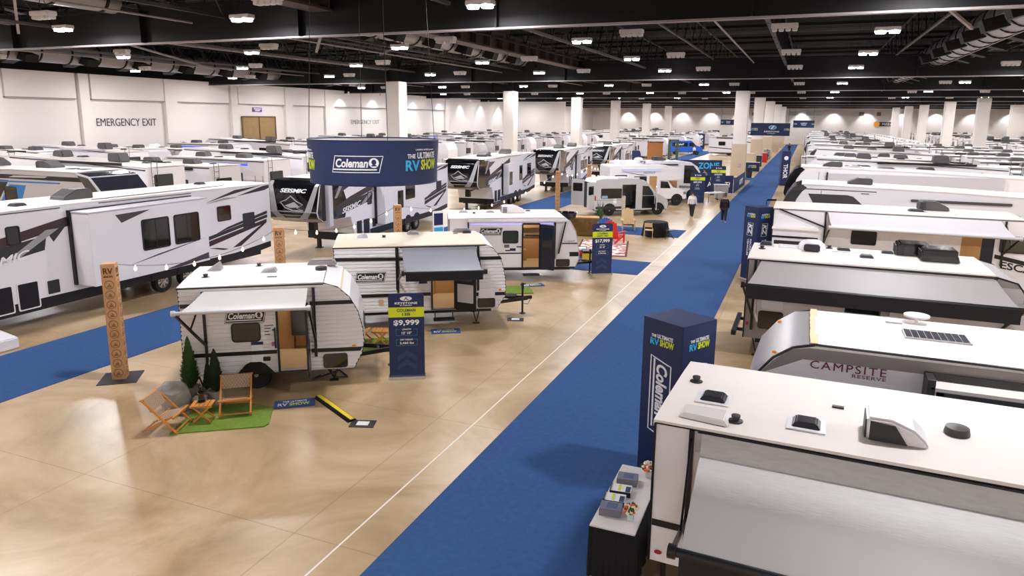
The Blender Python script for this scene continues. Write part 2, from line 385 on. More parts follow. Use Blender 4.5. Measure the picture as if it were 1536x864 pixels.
# ducts
def duct(x, y0, y1, z, r, label, diff=True):
    d = thing('air_duct', label, 'duct', (x, y0, z))
    MB().tube((0, 0, 0), (0, y1-y0, 0), r, n=20).build('duct_body', DUCTM, d, smooth=True)
    y = 1.5
    while y < y1-y0:
        MB().lathe([(r+.005, -.06), (r+.05, -.06), (r+.05, .06), (r+.005, .06)], 20, (0, y, 0), 'y').build('duct_band', STEEL, d); y += 2.3
    y = 2.6
    while diff and y < y1-y0-1:
        for s in (-1, 1):
            MB().prism([(s*r*.55, -.35-r*.4), (s*(r+.55), -.6-r*.4), (s*(r+.75), -.1-r*.4), (s*r*.8, .15-r*.4)], y-.45, y+.45).build('duct_diffuser', STEEL, d)
        y += 4.6
    y = 3
    while y < y1-y0:
        for s in (-1, 1): MB().tube((s*r*.7, y, r*.7), (s*r*.7, y, ZC-z), .015, n=4).build('duct_hanger', STEEL, d)
        y += 6
duct(8.1, 26, 98, 10.9, .8, 'big silver round air duct with black bands at the upper right of the ceiling')
duct(-24, 30.4, 67, 11.4, .7, 'silver round air duct hanging over the round banner, left of the centre of the ceiling')
duct(-51.6, 27, 76, 10.55, .75, 'long silver round air duct near the left wall')
duct(-29.4, 8, 24, 11.2, .62, 'large dark round air duct at the top left edge of the ceiling', False)
# ---------------------------------------------------------------- hanging light fixtures
def fixture(lit):
    r = thing('high_bay_lamp', 'lit white high-bay lamp hanging in the lamp grid under the black roof' if lit else 'unlit white high-bay lamp hanging in the lamp grid under the black roof', 'ceiling lamp', (0, 0, -50), 0, 'lit high-bay lamps' if lit else 'unlit high-bay lamps')
    m = MB(); m.box(-.5, -.2, -.05, .5, .2, .12)
    if not lit:
        for i in range(4): m.box(-.46+i*.25, -.16, -.17, -.27+i*.25, .16, -.05)
    m.build('lamp_housing', LAMPW, r, bevel=.02)
    if lit:
        m = MB(); m.lathe([(.02, -.15), (.2, -.14), (.22, -.05), (.02, -.04)], 12, (-.27, 0, 0)); m.lathe([(.02, -.15), (.2, -.14), (.22, -.05), (.02, -.04)], 12, (.27, 0, 0)); m.build('lamp_lens', LENS, r)
    m = MB(); m.tube((-.3, 0, .12), (0, 0, .7), .012, n=4); m.tube((.3, 0, .12), (0, 0, .7), .012, n=4); m.tube((0, 0, .7), (0, 0, 3.21 if lit else 3.46), .012, n=4); m.build('lamp_wire', STEEL, r)
    return r
FL, FU = fixture(True), fixture(False)
first = True
for ly in LIT_Y:
    for lx in LIT_X:
        if first: FL.location = (lx, ly, LAMP_Z); first = False
        else: dup(FL, (lx, ly, LAMP_Z))
first = True
for ly in LIT_Y[2:14]:
    for lx in (-48.5, -37.5, -26.7, -16.2, -7.3, -1.2, 11.2, 18.7, 29.5):
        p = (lx, ly-4.6, 9.75)
        if first: FU.location = p; first = False
        else: dup(FU, p)
def washer():
    r = thing('wall_washer_lamp', 'small white wall-washer spotlight high on the wall', 'ceiling lamp', (0, 0, -50), 0, 'wall-washer spotlights')
    MB().tube((0, 0, .02), (0, 0, .3), .16, .1, n=12).build('lamp_housing', LAMPW, r); MB().tube((0, 0, .3), (0, 0, 3.91), .02, n=5).build('lamp_stem', STEEL, r)
    return r
WS = washer()
for i, p in enumerate(WASH):
    if i == 0: WS.location = (p[0], p[1], p[2]+.05)
    else: dup(WS, (p[0], p[1], p[2]+.05))
# ---------------------------------------------------------------- camper building kit (x forward from the rear wall, y to the left, z up)
def xrange_at(prof, z):
    xs_ = []
    n = len(prof)
    for i in range(n):
        (x0, z0), (x1, z1) = prof[i], prof[(i+1) % n]
        if (z0-z)*(z1-z) <= 0 and z0 != z1: xs_.append(x0+(x1-x0)*(z-z0)/(z1-z0))
    return (min(xs_), max(xs_)) if xs_ else None
def siding(name, parent, prof, y, s, mt, pitch, depth, hole=None, z0=None, z1=None):
    """ribbed side wall: lapped horizontal ribs clipped to the profile, with one optional door hole (x0,x1,z0,z1)"""
    zs = [p[1] for p in prof]; za = min(zs) if z0 is None else z0; zb = max(zs) if z1 is None else z1
    lv = []
    n = max(1, round((zb-za)/pitch)); pt = (zb-za)/n
    for i in range(n): lv += [(za+i*pt, 0), (za+i*pt+.18*pt, depth), (za+i*pt+.8*pt, depth*.75)]
    lv.append((zb, 0))
    for p in prof:
        if za < p[1] < zb: lv.append((p[1], None))
    if hole: lv += [(hole[2], None), (hole[3], None)]
    lv = sorted(set(lv), key=lambda t: t[0])
    known = [l for l in lv if l[1] is not None]
    def off(z):
        for a, b in zip(known, known[1:]):
            if a[0] <= z <= b[0]: return a[1]+(b[1]-a[1])*(z-a[0])/max(1e-6, b[0]-a[0])
        return 0
    m = MB(); lv2 = []
    for z, o in lv:
        if lv2 and z-lv2[-1] < 1e-4: continue
        lv2.append(z)
    for a, b in zip(lv2, lv2[1:]):
        e = 1e-4
        ra, rb = xrange_at(prof, a+e), xrange_at(prof, b-e)
        if not ra or not rb: continue
        segs = [(ra[0], ra[1], rb[0], rb[1])]
        if hole and a >= hole[2]-1e-4 and b <= hole[3]+1e-4:
            segs = [(ra[0], hole[0], rb[0], hole[0]), (hole[1], ra[1], hole[1], rb[1])]
        ya, yb = y+s*off(a), y+s*off(b)
        for p0, p1, q0, q1 in segs:
            m.add([(p0, ya, a), (p1, ya, a), (q1, yb, b), (q0, yb, b)], [(0, 1, 2, 3) if s < 0 else (3, 2, 1, 0)])
    return m.build(name, mt, parent, fix=False)
def shell(name, parent, prof, W, mats, capfn=None, caps=False):
    """the rear / roof / nose skin: the profile swept across the width; capfn(i) -> material slot"""
    m = MB(); n = len(prof)
    for i in range(n):
        (x0, z0), (x1, z1) = prof[i], prof[(i+1) % n]
        m.add([(x0, -W/2, z0), (x1, -W/2, z1), (x1, W/2, z1), (x0, W/2, z0)], [(0, 1, 2, 3)], capfn(i) if capfn else 0)
    if caps:
        for y in (-W/2, W/2): m.add([(p[0], y, p[1]) for p in prof], [tuple(range(n))], 0)
    return m.build(name, mats, parent, fix=caps)
def roof_slab(parent, pts, W, mt, th=.03, over=.02, name='roof'):
    m = MB(); nr = [[(x, y, z+th+(.02 if abs(y) < W/3 else 0)) for x, z in pts] for y in (-W/2-over, -W/4, W/4, W/2+over)]
    return m.sheet(nr, th+.005).build(name, mt, parent)
def edge_trim(parent, pts, W, sides=(-1,), r=.016, mt=None, name='corner_trim'):
    for s in sides:
        m = MB(); m.path([(x, s*(W/2+.006), z) for x, z in pts], r, 6); m.build(name, mt or BLACK, parent)
def side_place(s, y): return lambda u, v, n=0: (u, y+s*n, v)
def plate(name, parent, pts, mt, s, y, th=.006, label=None):
    o = poly_on(MB(), pts, side_place(s, y), th).build(name, mt, parent)
    if label: o['label'] = label
    return o
def plates(name, parent, polys, mt, s, y, th=.006):
    m = MB()
    for p in polys: poly_on(m, p, side_place(s, y), th)
    return m.build(name, mt, parent)
def window(parent, x0, z0, x1, z1, s, y, r=.07, fr=.03, glass=None, frame=None, mull=False):
    pl = side_place(s, y); pts = rrect(x0, z0, x1, z1, r)
    m = ring_on(MB(), pts, pl, fr, .024)
    if mull: poly_on(m, [((x0+x1)/2-.012, z0+.01), ((x0+x1)/2+.012, z0+.01), ((x0+x1)/2+.012, z1-.01), ((x0+x1)/2-.012, z1-.01)], pl, .018)
    f = m.build('window', frame or BLACK, parent)
    poly_on(MB(), rrect(x0+fr*.6, z0+fr*.6, x1-fr*.6, z1-fr*.6, r*.8), pl, .012).build('window_pane', glass or GLASS, f)
    return f
def hatch(parent, x0, z0, x1, z1, s, y, mt=None, name='hatch', r=.06):
    pl = side_place(s, y); o = poly_on(MB(), rrect(x0, z0, x1, z1, r), pl, .014).build(name, mt or WHITE, parent)
    return o
def wheel(parent, x, y, s, r=.34, w=.21, rim=None):
    t = MB().lathe([(r*.62, -w/2), (r*.93, -w/2), (r, -w*.36), (r, w*.36), (r*.93, w/2), (r*.62, w/2), (r*.6, w*.2), (r*.6, -w*.2)], 24, (x, y, r), 'y').build('wheel', RUBBER, parent, smooth=True)
    m = MB(); yy = y+s*w*.36
    m.lathe([(r*.64, -.02), (r*.64, .02), (r*.57, .025), (r*.55, -.02)], 20, (x, yy, r), 'y'); m.lathe([(.01, -.01), (r*.18, -.01), (r*.15, .03*s), (.01, .035*s)], 12, (x, yy, r), 'y')
    for i in range(7):
        a = 2*PI*i/7; m.bar((x+r*.12*math.cos(a), yy, r+r*.12*math.sin(a)), (x+r*.6*math.cos(a), yy, r+r*.6*math.sin(a)), .028, .05)
    m.lathe([(.02, -.06*s), (r*.55, -.06*s), (r*.55, -.05*s), (.02, -.05*s)], 16, (x, yy, r), 'y', 0)
    m.build('wheel_rim', rim or CHROME, t, smooth=True)
    return t
def awning(parent, s, y, xa, xb, ztop, out, zout, mt, roll=BLACK, r=.045, xa2=None, xb2=None, arms=(), sag=.05, val=0, valm=None, mid=None, wav=0):
    """fabric from the roof rail out to a roller; arms: list of (x, wall z)"""
    xa2 = xa if xa2 is None else xa2; xb2 = xb if xb2 is None else xb2
    rows = []; NI, NJ = 12, 16
    for t in ([0, mid[0]*.5, mid[0]]+[mid[0]+(1-mid[0])*k/10 for k in range(1, 11)] if mid else [k/NI for k in range(NI+1)]):
        row = []
        for j in range(NJ+1):
            u = j/NJ; x = (xa+(xb-xa)*u)*(1-t)+(xa2+(xb2-xa2)*u)*t
            if mid:                                    # two slopes
                t0, zf = mid
                zz = ztop+(zf-ztop)*(t/t0) if t < t0 else zf+(zout-zf)*(t-t0)/(1-t0)
            else: zz = ztop+(zout-ztop)*t-sag*4*t*(1-t)
            zz += wav*math.sin(u*37+t*3)*t*(1-t)*(.4+.6*abs(u-.5)*2)
            row.append((x, y+s*(.02+out*t), zz))
        rows.append(row)
    a = MB().sheet(rows, .006).build('awning', mt, parent, smooth=True)
    yo = y+s*(.02+out)
    m = MB().tube((xa2-.06, yo, zout), (xb2+.06, yo, zout), r, n=12); m.tube((xa2-.12, yo, zout), (xa2-.04, yo, zout), r*1.5, n=10); m.tube((xb2+.04, yo, zout), (xb2+.12, yo, zout), r*1.5, n=10)
    m.build('awning_roller', roll, a, smooth=True)
    MB().box(xa-.05, y, ztop-.02, xb+.05, y+s*.03, ztop+.01).build('awning_rail', roll, a)
    if val: MB().sheet([[(xa2+(xb2-xa2)*j/20, yo+s*.045+.004*math.sin(j*1.9), zout-.02-val*i) for j in range(21)] for i in (0, 1)], .001).build('awning_valance', valm or mt, a)
    for ax, az in arms:
        ex = xa2-.08 if abs(ax-xa) < abs(ax-xb) else xb2+.08
        MB().box(ax-.03, y, az-.4, ax+.03, y+s*.05, ztop).build('awning_arm_post', BLACK, a)
        MB().bar((ax, y+s*.05, az), (ex, yo, zout), .045, .05).build('awning_arm', BLACK, a)
        MB().bar((ax, y+s*.05, ztop-.1), ((ax+ex)/2, (y+yo)/2, (az+zout)/2), .025, .03).build('awning_strut', BLACK, a)
    return a
def ac_unit(parent, x, y, z, mt, l=.95, w=.68, h=.3, d=1, grille=None, front=.45):
    """roof air conditioner: sloping shroud with a louvred end; d = +1 louvre towards +x"""
    p = [(-l/2, 0), (l/2, 0), (l/2, h*.8), (l/2-.08, h), (-l/2+l*front, h), (-l/2+.06, h*.45), (-l/2, h*.25)]
    p = [(x+d*a, z+b) for a, b in p]
    o = MB().prism(p, y-w/2, y+w/2).build('air_conditioner', mt, parent, bevel=.035)
    m = MB()
    for i in range(5): m.box(min(x+d*l*.28, x+d*l*.46), y-w/2-.012, z+.05+i*h*.15, max(x+d*l*.28, x+d*l*.46), y-w/2+.01, z+.05+i*h*.15+h*.08)
    for i in range(5): m.box(x+d*l/2-.01, y-w*.38, z+.05+i*h*.14, x+d*l/2+.012, y+w*.38, z+.05+i*h*.14+h*.07)
    m.build('air_conditioner_louvre', grille or CHAR, o)
    return o
def roof_vent(parent, x, y, z, mt=None, w=.36, h=.08, tilt=0):
    m = MB(); b = w/2
    m.add([(x-b, y-b, z), (x+b, y-b, z), (x+b, y+b, z), (x-b, y+b, z), (x-b*.7, y-b*.7, z+h), (x+b*.7, y-b*.7, z+h+tilt), (x+b*.7, y+b*.7, z+h+tilt), (x-b*.7, y+b*.7, z+h)],
          [(3, 2, 1, 0), (4, 5, 6, 7), (0, 1, 5, 4), (1, 2, 6, 5), (2, 3, 7, 6), (3, 0, 4, 7)])
    o = m.build('roof_vent', mt or CHAR, parent, bevel=.015)
    MB().box(x-b-.05, y-b-.05, z-.004, x+b+.05, y+b+.05, z+.012).build('vent_flange', WHITE, o)
    return o
def pipe_vent(parent, x, y, z, mt=None):
    return MB().lathe([(.09, -.01), (.09, .012), (.045, .02), (.045, .05), (.055, .055), (.055, .08), (.01, .085)], 12, (x, y, z)).build('pipe_vent', mt or CHAR, parent)
def frame_hitch(parent, L, W, z=.42, reach=1.0, tank=False):
    m = MB(); m.bar((L-1.2, -W*.33, z), (L+reach-.15, -.03, z), .06, .1); m.bar((L-1.2, W*.33, z), (L+reach-.15, .03, z), .06, .1)
    m.box(L-.2, -.55, z-.03, L-.12, .55, z+.03); m.box(L+.3, -.2, z-.03, L+.36, .2, z+.03)
    m.bar((L+reach-.25, 0, z+.02), (L+reach, 0, z+.03), .1, .1)
    h = m.build('hitch_frame', BLACK, parent)
    m = MB(); xj = L+reach-.3; m.tube((xj, 0, .03), (xj, 0, z+.35), .035, n=10); m.tube((xj, 0, z+.3), (xj, 0, z+.5), .045, n=10); m.lathe([(.1, 0), (.1, .02)], 14, (xj, 0, .0)); m.tube((xj, 0, z+.45), (xj+.12, .1, z+.45), .015, n=6)
    m.build('hitch_jack', BLACK, h, smooth=True)
    m = MB(); m.path([(L+reach-.3, .06, z-.04), (L+reach-.25, .09, z-.2), (L+reach-.12, .05, z-.22), (L+reach-.02, .02, z-.03)], .012, 5); m.build('safety_chain', CHROME, h)
    if tank:
        m = MB()
        for yy in (-.16, .16): m.lathe([(.02, 0), (.14, .02), (.15, .08), (.15, .36), (.12, .44), (.04, .47), (.04, .52)], 14, (L+.22, yy, z+.04))
        m.build('gas_bottle', WHITE, parent, smooth=True)
    return h
def stab_jack(parent, x, y, z=.42):
    m = MB(); m.bar((x-.12, y, z), (x, y, .04), .03, .03); m.bar((x+.12, y, z), (x, y, .04), .03, .03); m.box(x-.1, y-.06, 0, x+.1, y+.06, .03)
    return m.build('stabiliser_jack', BLACK, parent)
def lantern_logo(mW, mB, place, cx, cz, r):
    poly_on(mW, circle(cx, cz, r, 18), place, .008); poly_on(mB, circle(cx, cz, r*.55, 12, r*.7), place, .010); poly_on(mW, circle(cx, cz-r*.1, r*.28, 10, r*.38), place, .012)
def coleman_logo(parent, place, cx, cz, w, bg=True, name='brand_badge', bgm=None):
    h = w*.36; sk = h*.22
    def par(a, b): return [(cx-w/2+a-sk*.5, cz-h/2+b), (cx+w/2-a-sk*.5, cz-h/2+b), (cx+w/2-a+sk*.5, cz+h/2-b), (cx-w/2+a+sk*.5, cz+h/2-b)]
    def sub(p, n=6): return [(p[i][0]+(p[(i+1) % len(p)][0]-p[i][0])*k/n, p[i][1]+(p[(i+1) % len(p)][1]-p[i][1])*k/n) for i in range(len(p)) for k in range(n)]
    o = None
    if bg: o = poly_on(MB(), par(0, 0), place, .005).build(name, bgm or BLACK, parent)
    m = MB(); ring_on(m, sub(par(w*.015, h*.04)), place, h*.04, .007)
    for k in range(8):
        a, b = cx-w*.46+w*.88*k/8, cx-w*.46+w*.88*(k+1)/8; poly_on(m, [(a-sk*.35, cz-h*.32), (b-sk*.35, cz-h*.32), (b-sk*.3, cz-h*.25), (a-sk*.3, cz-h*.25)], place, .007)
    False and poly_on(m, [(cx-w*.46-sk*.35, cz-h*.32), (cx+w*.42-sk*.35, cz-h*.32), (cx+w*.42-sk*.3, cz-h*.25), (cx-w*.46-sk*.3, cz-h*.25)], place, .007)
    letters(m, 'Coleman', place, h=h*.48, w=w*.66, shear=.2, bold=.03, th=.008, cu=cx-w*.1, cv=cz+h*.06)
    poly_on(m, circle(cx+w*.34, cz+h*.08, h*.27, 16), place, .008)
    q = m.build('brand_lettering', WHITEP, o or parent)
    m = MB(); poly_on(m, circle(cx+w*.34, cz+h*.12, h*.13, 12, h*.15), place, .010); poly_on(m, [(cx+w*.34-h*.16, cz-h*.1), (cx+w*.34+h*.16, cz-h*.1), (cx+w*.34+h*.1, cz-h*.02), (cx+w*.34-h*.1, cz-h*.02)], place, .010)
    m.build('brand_emblem', bgm or BLACK, o or parent)
    return o or q
def show_logo(parent, place, cx, cz, w, tiny=True):
    """THE ULTIMATE / RV SHOW lettering"""
    h = w*.52; m = MB()
    if tiny:
        letters(m, 'CAMPING WORLD presents', place, h=h*.09, w=w*.6, bold=.0, th=.005, cu=cx+w*.06, cv=cz+h*.44)
    letters(m, 'THE', place, h=h*.17, w=w*.2, bold=.02, th=.006, cu=cx-w*.34, cv=cz+h*.2)
    letters(m, 'ULTIMATE', place, h=h*.25, w=w*.62, bold=.02, th=.006, cu=cx+w*.12, cv=cz+h*.22)
    m.build('show_lettering', WHITEP, parent)
    letters(MB(), 'RV', place, h=h*.42, w=w*.36, bold=.03, th=.006, cu=cx-w*.3, cv=cz-h*.17).build('show_lettering_blue', CYAN, parent)
    letters(MB(), 'SHOW', place, h=h*.42, w=w*.56, bold=.03, th=.006, cu=cx+w*.2, cv=cz-h*.15).build('show_lettering_lime', LIME, parent)
# ---------------------------------------------------------------- the three small brand trailers on the concrete island
def base_trailer(name, label, x, y, ang, L, W, prof, holes, roof_i, wood=True):
    a = math.radians(ang)
    r = thing(name, label, 'camper trailer', (x-math.sin(a)*W/2, y+math.cos(a)*W/2, 0), a)
    return r
def interior(r, L, W, hole, zf, x0=None, x1=None):
    """what shows through an open door: floor, back wall, cabinets"""
    x0 = hole[0]-1.0 if x0 is None else x0; x1 = hole[1]+.8 if x1 is None else x1
    lamp('AREA', 'cabin_light', ((hole[0]+hole[1])/2, .1, 2.25), 14, .5).parent = r
    f = MB().box(x0, -W/2+.03, zf-.03, x1, W/2-.05, zf).build('interior_floor', WOODF, r)
    m = MB(); m.box(x0, W/2-.08, zf, x1, W/2-.05, 2.3); m.box(x0, -W/2+.03, zf, x0+.03, W/2-.05, 2.3); m.box(x1-.03, -W/2+.03, zf, x1, W/2-.05, 2.3)
    m.build('interior_wall', TAN, f)
    m = MB(); m.box(hole[0]-.25, W/2-.75, zf, hole[0]+.16, W/2-.09, 2.2, 0); m.box(hole[0]+.18, W/2-.62, zf, x1-.05, W/2-.09, zf+.85, 0); m.box(hole[0]+.18, W/2-.64, zf+.85, x1-.05, W/2-.09, zf+.9, 1); m.box(hole[0]+.18, W/2-.45, 1.75, x1-.05, W/2-.09, 2.2, 0)
    m.build('interior_cabinet', [OAK, CHAR], f, bevel=.01)
    return f
# -- nearest trailer (13 ft)
def trailer_small():
    L, W, T, B = 3.92, 2.27, 2.43, .40
    prof = [(0, B), (0, T-.02), (L-.86, T), (L-.55, T-.1), (L-.3, T-.34), (L-.12, T-.68), (L-.02, T-1.1), (L, T-1.4), (L-.06, .74), (L-.24, B)]
    r = base_trailer('camper_trailer', 'smallest white ribbed camper trailer, nearest of the island, with light grey awning and open door', -12.36, 11.0, 34.1, L, W, prof, None, None)
    s, y = -1, -W/2; hole = (2.05, 2.66, .42, 1.95)
    siding('side_wall', r, prof, y, s, SIDING, .095, .024, hole)
    siding('side_wall', r, prof, -y, -s, SIDING, .075, .013)
    shell('body_shell', r, prof, W, [SIDING, SIDING])
    roof_slab(r, [(-.02, T-.02), (1.5, T), (L-.86, T)], W, ROOFM)
    m = MB().sheet([[(x+.012, yy, z+.012) for x, z in prof[2:9]] for yy in (-W/2-.01, -W*.2, W*.2, W/2+.01)], .006); m.build('nose_panel', WHITE, r)
    edge_trim(r, prof[0:2]+[(L-.86, T)]+prof[3:], W, (-1, 1), .014)
    MB().box(-.03, -W/2-.03, T-.03, L-.86, -W/2-.005, T+.0).build('drip_rail', BLACK, r)
    plates('black_stripe', r, [[(.02, .84), (hole[0]-.06, .84), (hole[0]-.06, .93), (.02, .93)], [(hole[1]+.08, .82), (L-.09, .80), (L-.04, .89), (hole[1]+.08, .91)], [(.02, 1.98), (.5, 1.98), (.5, 2.07), (.02, 2.07)], [(2.75, 1.93), (L-.2, 1.93), (L-.25, 2.02), (2.75, 2.02)]], BLACK, s, y-.02, .012)
    MB().box(.0, y-.03, B, L-.24, y-.0, B+.05).build('skirt_rail', PALEG, r)
    window(r, 1.04, 1.15, 1.66, 1.6, s, y-.024, .09)
    coleman_logo(r, side_place(s, y-.025), 1.36, 1.74, .84)
    m = ring_on(MB(), [(hole[0]-.05, .40), (hole[1]+.05, .40), (hole[1]+.05, 2.0), (hole[0]-.05, 2.0)], side_place(s, y-.023), .055, .03); d = m.build('door_frame', BLACK, r)
    MB().box(hole[0]-.1, y-.08, .98, hole[0]-.07, y-.02, 1.45).build('grab_handle', BLACK, d)
    # opened door, folded out against the nose side
    m = MB(); m.box(hole[1]+.02, y-.62, .44, hole[1]+.06, y-.04, 1.95, 0); dd = m.build('door', BLACK, r, bevel=.008)
    MB().box(hole[1]+.015, y-.5, 1.2, hole[1]+.065, y-.16, 1.75).build('door_screen', GLASS, dd)
    f = interior(r, L, W, hole, .45)
    MB().box(hole[0]+.12, W/2-.86, .8, hole[1]-.05, W/2-.76, 1.9).build('refrigerator', GLOSSB, f, bevel=.01)
    # sticker sheet, markers, small fittings
    o = plate('info_sheet', r, [(1.44, .62), (1.7, .62), (1.7, 1.14), (1.44, 1.14)], WHITEP, s, y-.026, .004); poly_on(MB(), [(1.44, 1.07), (1.7, 1.07), (1.7, 1.14), (1.44, 1.14)], side_place(s, y-.03), .003).build('info_sheet_header', NAVYB, o)
    plate('tail_marker', r, circle(.2, .99, .05, 10, .025), RED, s, y-.025, .012, 'red side marker lens'); plate('nose_marker', r, circle(3.69, .93, .05, 10, .025), AMBER, s, y-.025, .012, 'amber side marker lens')
    hatch(r, 2.99, .42, 3.54, .77, s, y-.023, GLOSSB, 'front_hatch', .07); hatch(r, 1.68, .68, 1.84, .78, s, y-.023, BLACK, 'socket_cover', .02)
    m = MB(); pl = side_place(s, y-.025)
    for k in range(4): poly_on(m, rrect(1.74, 1.5-.07*k, 1.74+(.2, .14, .1, .12)[k], 1.52-.07*k, .008), pl, .004)
    poly_on(m, circle(1.93, 1.4, .025, 10), pl, .01); m.build('small_decal', DARKG, r)
    m = MB(); poly_on(m, rrect(1.88, 1.02, 1.95, 1.12, .01), pl, .004); m.build('warning_decal', mat('pink_sticker', '#B4689A', .5), r)
    # wheel and arch
    m = MB(); poly_on(m, [(1.08, .38), (1.3, .62), (1.4, .67), (1.62, .67), (1.72, .62), (1.93, .38)], side_place(s, y-.023), .02); m.build('wheel_arch', BLACK, r)
    for sd in (-1, 1): wheel(r, 1.5, sd*(W/2-.14), sd, .33)
    MB().box(.2, -W/2+.25, .3, L-.4, W/2-.25, B).build('chassis', BLACK, r)
    awning(r, s, y, .52, 2.72, 2.34, .95, 2.12, AWNS, PALEG, .04, .2, 2.72, ((.5, 1.12), (2.84, 1.12)), .04)
    # roof fittings
    roof_vent(r, .45, .55, T+.03, SILVER, .34, .05, .16); roof_vent(r, 1.75, .1, T+.04, GREYB, .38, .06, .05); pipe_vent(r, .4, -.25, T+.03); pipe_vent(r, 1.42, .85, T+.03)
    MB().box(1.78, -.56, T+.02, 2.0, -.48, T+.06).build('roof_cleat', CHAR, r); MB().lathe([(.12, 0), (.14, .03), (.13, .1), (.02, .12)], 14, (2.95, .1, T+.03)).build('antenna_dome', CHAR, r)
    MB().prism([(2.55, T), (3.3, T), (3.22, T+.17), (2.65, T+.17)], .7, 1.05).build('roof_rack_box', GREYB, r, bevel=.04)
    frame_hitch(r, L, W, .45, .95); stab_jack(r, .3, -W/2+.3); stab_jack(r, 3.2, -W/2+.3)
    m = MB(); m.path([(3.0, -.6, .3), (3.2, -.9, .1), (3.5, -.7, .02), (3.3, -.3, .05), (3.0, -.5, .02), (2.7, -.8, .04), (2.9, -1.0, .2)], .02, 6); m.build('power_cable', BLACK, r)
    # nose decals
    m = MB(); pl = plane((L-.0, 0, 1.25), (0, -1, 0), (-.12, 0, 1), (1, 0, .1)); letters(m, 'Coleman', pl, h=.2, w=.95, shear=.2, bold=.02, th=.02); m.build('nose_lettering', DARKG, r)
    return r
trailer_small()
# -- second trailer
def trailer_mid():
    L, W, T, B = 4.95, 2.4, 2.47, .54
    prof = [(0, B), (0, T-.02), (L-.62, T), (L-.4, T-.1), (L-.22, T-.32), (L-.1, T-.6), (L-.02, T-1.0), (L, T-1.35), (L-.02, .9), (L-.26, B)]
    r = base_trailer('camper_trailer', 'white ribbed camper trailer with dark grey hanging awning and cream roof, middle of the island', -12.15, 16.26, 32.4, L, W, prof, None, None)
    s, y = -1, -W/2; hole = (2.78, 3.4, .58, 1.95)
    siding('side_wall', r, prof, y, s, SIDING, .1, .024, hole); siding('side_wall', r, prof, -y, -s, SIDING, .085, .013)
    shell('body_shell', r, prof, W, [SIDING, SIDING])
    roof_slab(r, [(-.02, T-.02), (2, T), (L-.62, T)], W, CREAM)
    MB().sheet([[(x+.012, yy, z+.012) for x, z in prof[2:9]] for yy in (-W/2-.01, -W*.2, W*.2, W/2+.01)], .006).build('nose_panel', WHITE, r)
    edge_trim(r, prof[0:2]+[(L-.62, T)]+prof[3:], W, (-1, 1), .014); MB().box(-.03, -W/2-.03, T-.03, L-.62, -W/2-.005, T).build('drip_rail', BLACK, r)
    plates('black_stripe', r, [[(.02, 2.08), (1.98, 2.06), (1.98, 2.15), (.02, 2.17)], [(4.1, 2.02), (L-.12, 2.02), (L-.17, 2.12), (4.1, 2.12)], [(.02, .99), (hole[0]-.06, .99), (hole[0]-.06, 1.09), (.02, 1.09)], [(hole[1]+.08, .93), (L-.02, .93), (L-.02, 1.03), (hole[1]+.08, 1.03)]], BLACK, s, y-.02, .012)
    MB().box(0, y-.03, B, L-.26, y, B+.05).build('skirt_rail', PALEG, r)
    coleman_logo(r, side_place(s, y-.025), 1.0, 1.59, .84)
    MB().box(1.72, y-.05, 1.2, 1.78, y-.01, T-.03).build('awning_post', BLACK, r)
    d = ring_on(MB(), [(hole[0]-.05, .56), (hole[1]+.05, .56), (hole[1]+.05, 2.0), (hole[0]-.05, 2.0)], side_place(s, y-.023), .055, .03).build('door_frame', BLACK, r)
    a = .62
    m = MB(); c, n = math.cos(a), math.sin(a); ux, uy = c, -n
    pl = plane((hole[1]+.06, y-.05, .55), (ux, uy, 0), (0, 0, 1), (-uy*-1, -ux, 0))
    poly_on(m, rrect(0, 0, .68, 1.5, .05), pl, .035); dd = m.build('door', BLACK, r)
    poly_on(MB(), rrect(.07, .25, .6, .8, .03), pl, .042).build('door_panel', PALEG, dd); poly_on(MB(), rrect(.1, .9, .58, 1.35, .03), pl, .042).build('door_window', GLASS, dd)
    interior(r, L, W, hole, .6)
    o = plate('info_sheet', r, [(2.38, 1.36), (2.62, 1.36), (2.62, 1.46), (2.38, 1.46)], NAVYB, s, y-.026, .004)
    m = MB(); poly_on(m, rrect(1.21, .74, 1.35, .92, .02), side_place(s, y-.025), .012); m.build('socket_cover', TAN, r)
    hatch(r, 4.13, .86, 4.62, 1.16, s, y-.026, WHITE, 'hatch_flap', .04); hatch(r, 4.1, .57, 4.63, .86, s, y-.025, GLOSSB, 'front_hatch', .06)
    plate('nose_marker', r, rrect(4.74, 1.08, 4.82, 1.13, .01), AMBER, s, y-.025, .012, 'amber side marker lens')
    for sd in (-1, 1): wheel(r, 1.9, sd*(W/2-.14), sd, .34)
    poly_on(MB(), [(1.45, .55), (1.6, .76), (2.2, .76), (2.35, .55)], side_place(s, y-.023), .02).build('wheel_arch', BLACK, r)
    MB().box(.2, -W/2+.25, .38, L-.4, W/2-.25, B).build('chassis', BLACK, r)
    m = MB(); m.box(hole[0], y-.3, .28, hole[1], y-.02, .32); m.bar((hole[0]+.05, y, .55), (hole[0]+.05, y-.15, .3), .03, .03); m.bar((hole[1]-.05, y, .55), (hole[1]-.05, y-.15, .3), .03, .03); m.build('entry_step', BLACK, r)
    awning(r, s, y, 1.9, 4.03, 2.44, 1.05, 1.9, AWNG, BLACK, .05, 1.98, 4.12, ((1.78, 1.5), (4.12, 1.5)), .08, .2, CHAR)
    roof_vent(r, .75, .3, T+.03, SILVER, .34, .07, .05); roof_vent(r, 2.3, .75, T+.03, GREYB, .38, .1); pipe_vent(r, 1.4, .2, T+.03); roof_vent(r, 4.0, .75, T+.03, CHAR, .28, .1); MB().box(3.55, .55, T+.02, 3.7, .62, T+.06).build('roof_cleat', CHAR, r)
    MB().prism([(3.55, T), (4.2, T), (4.1, T+.17), (3.65, T+.17)], .85, 1.12).build('roof_rack_box', GREYB, r, bevel=.04)
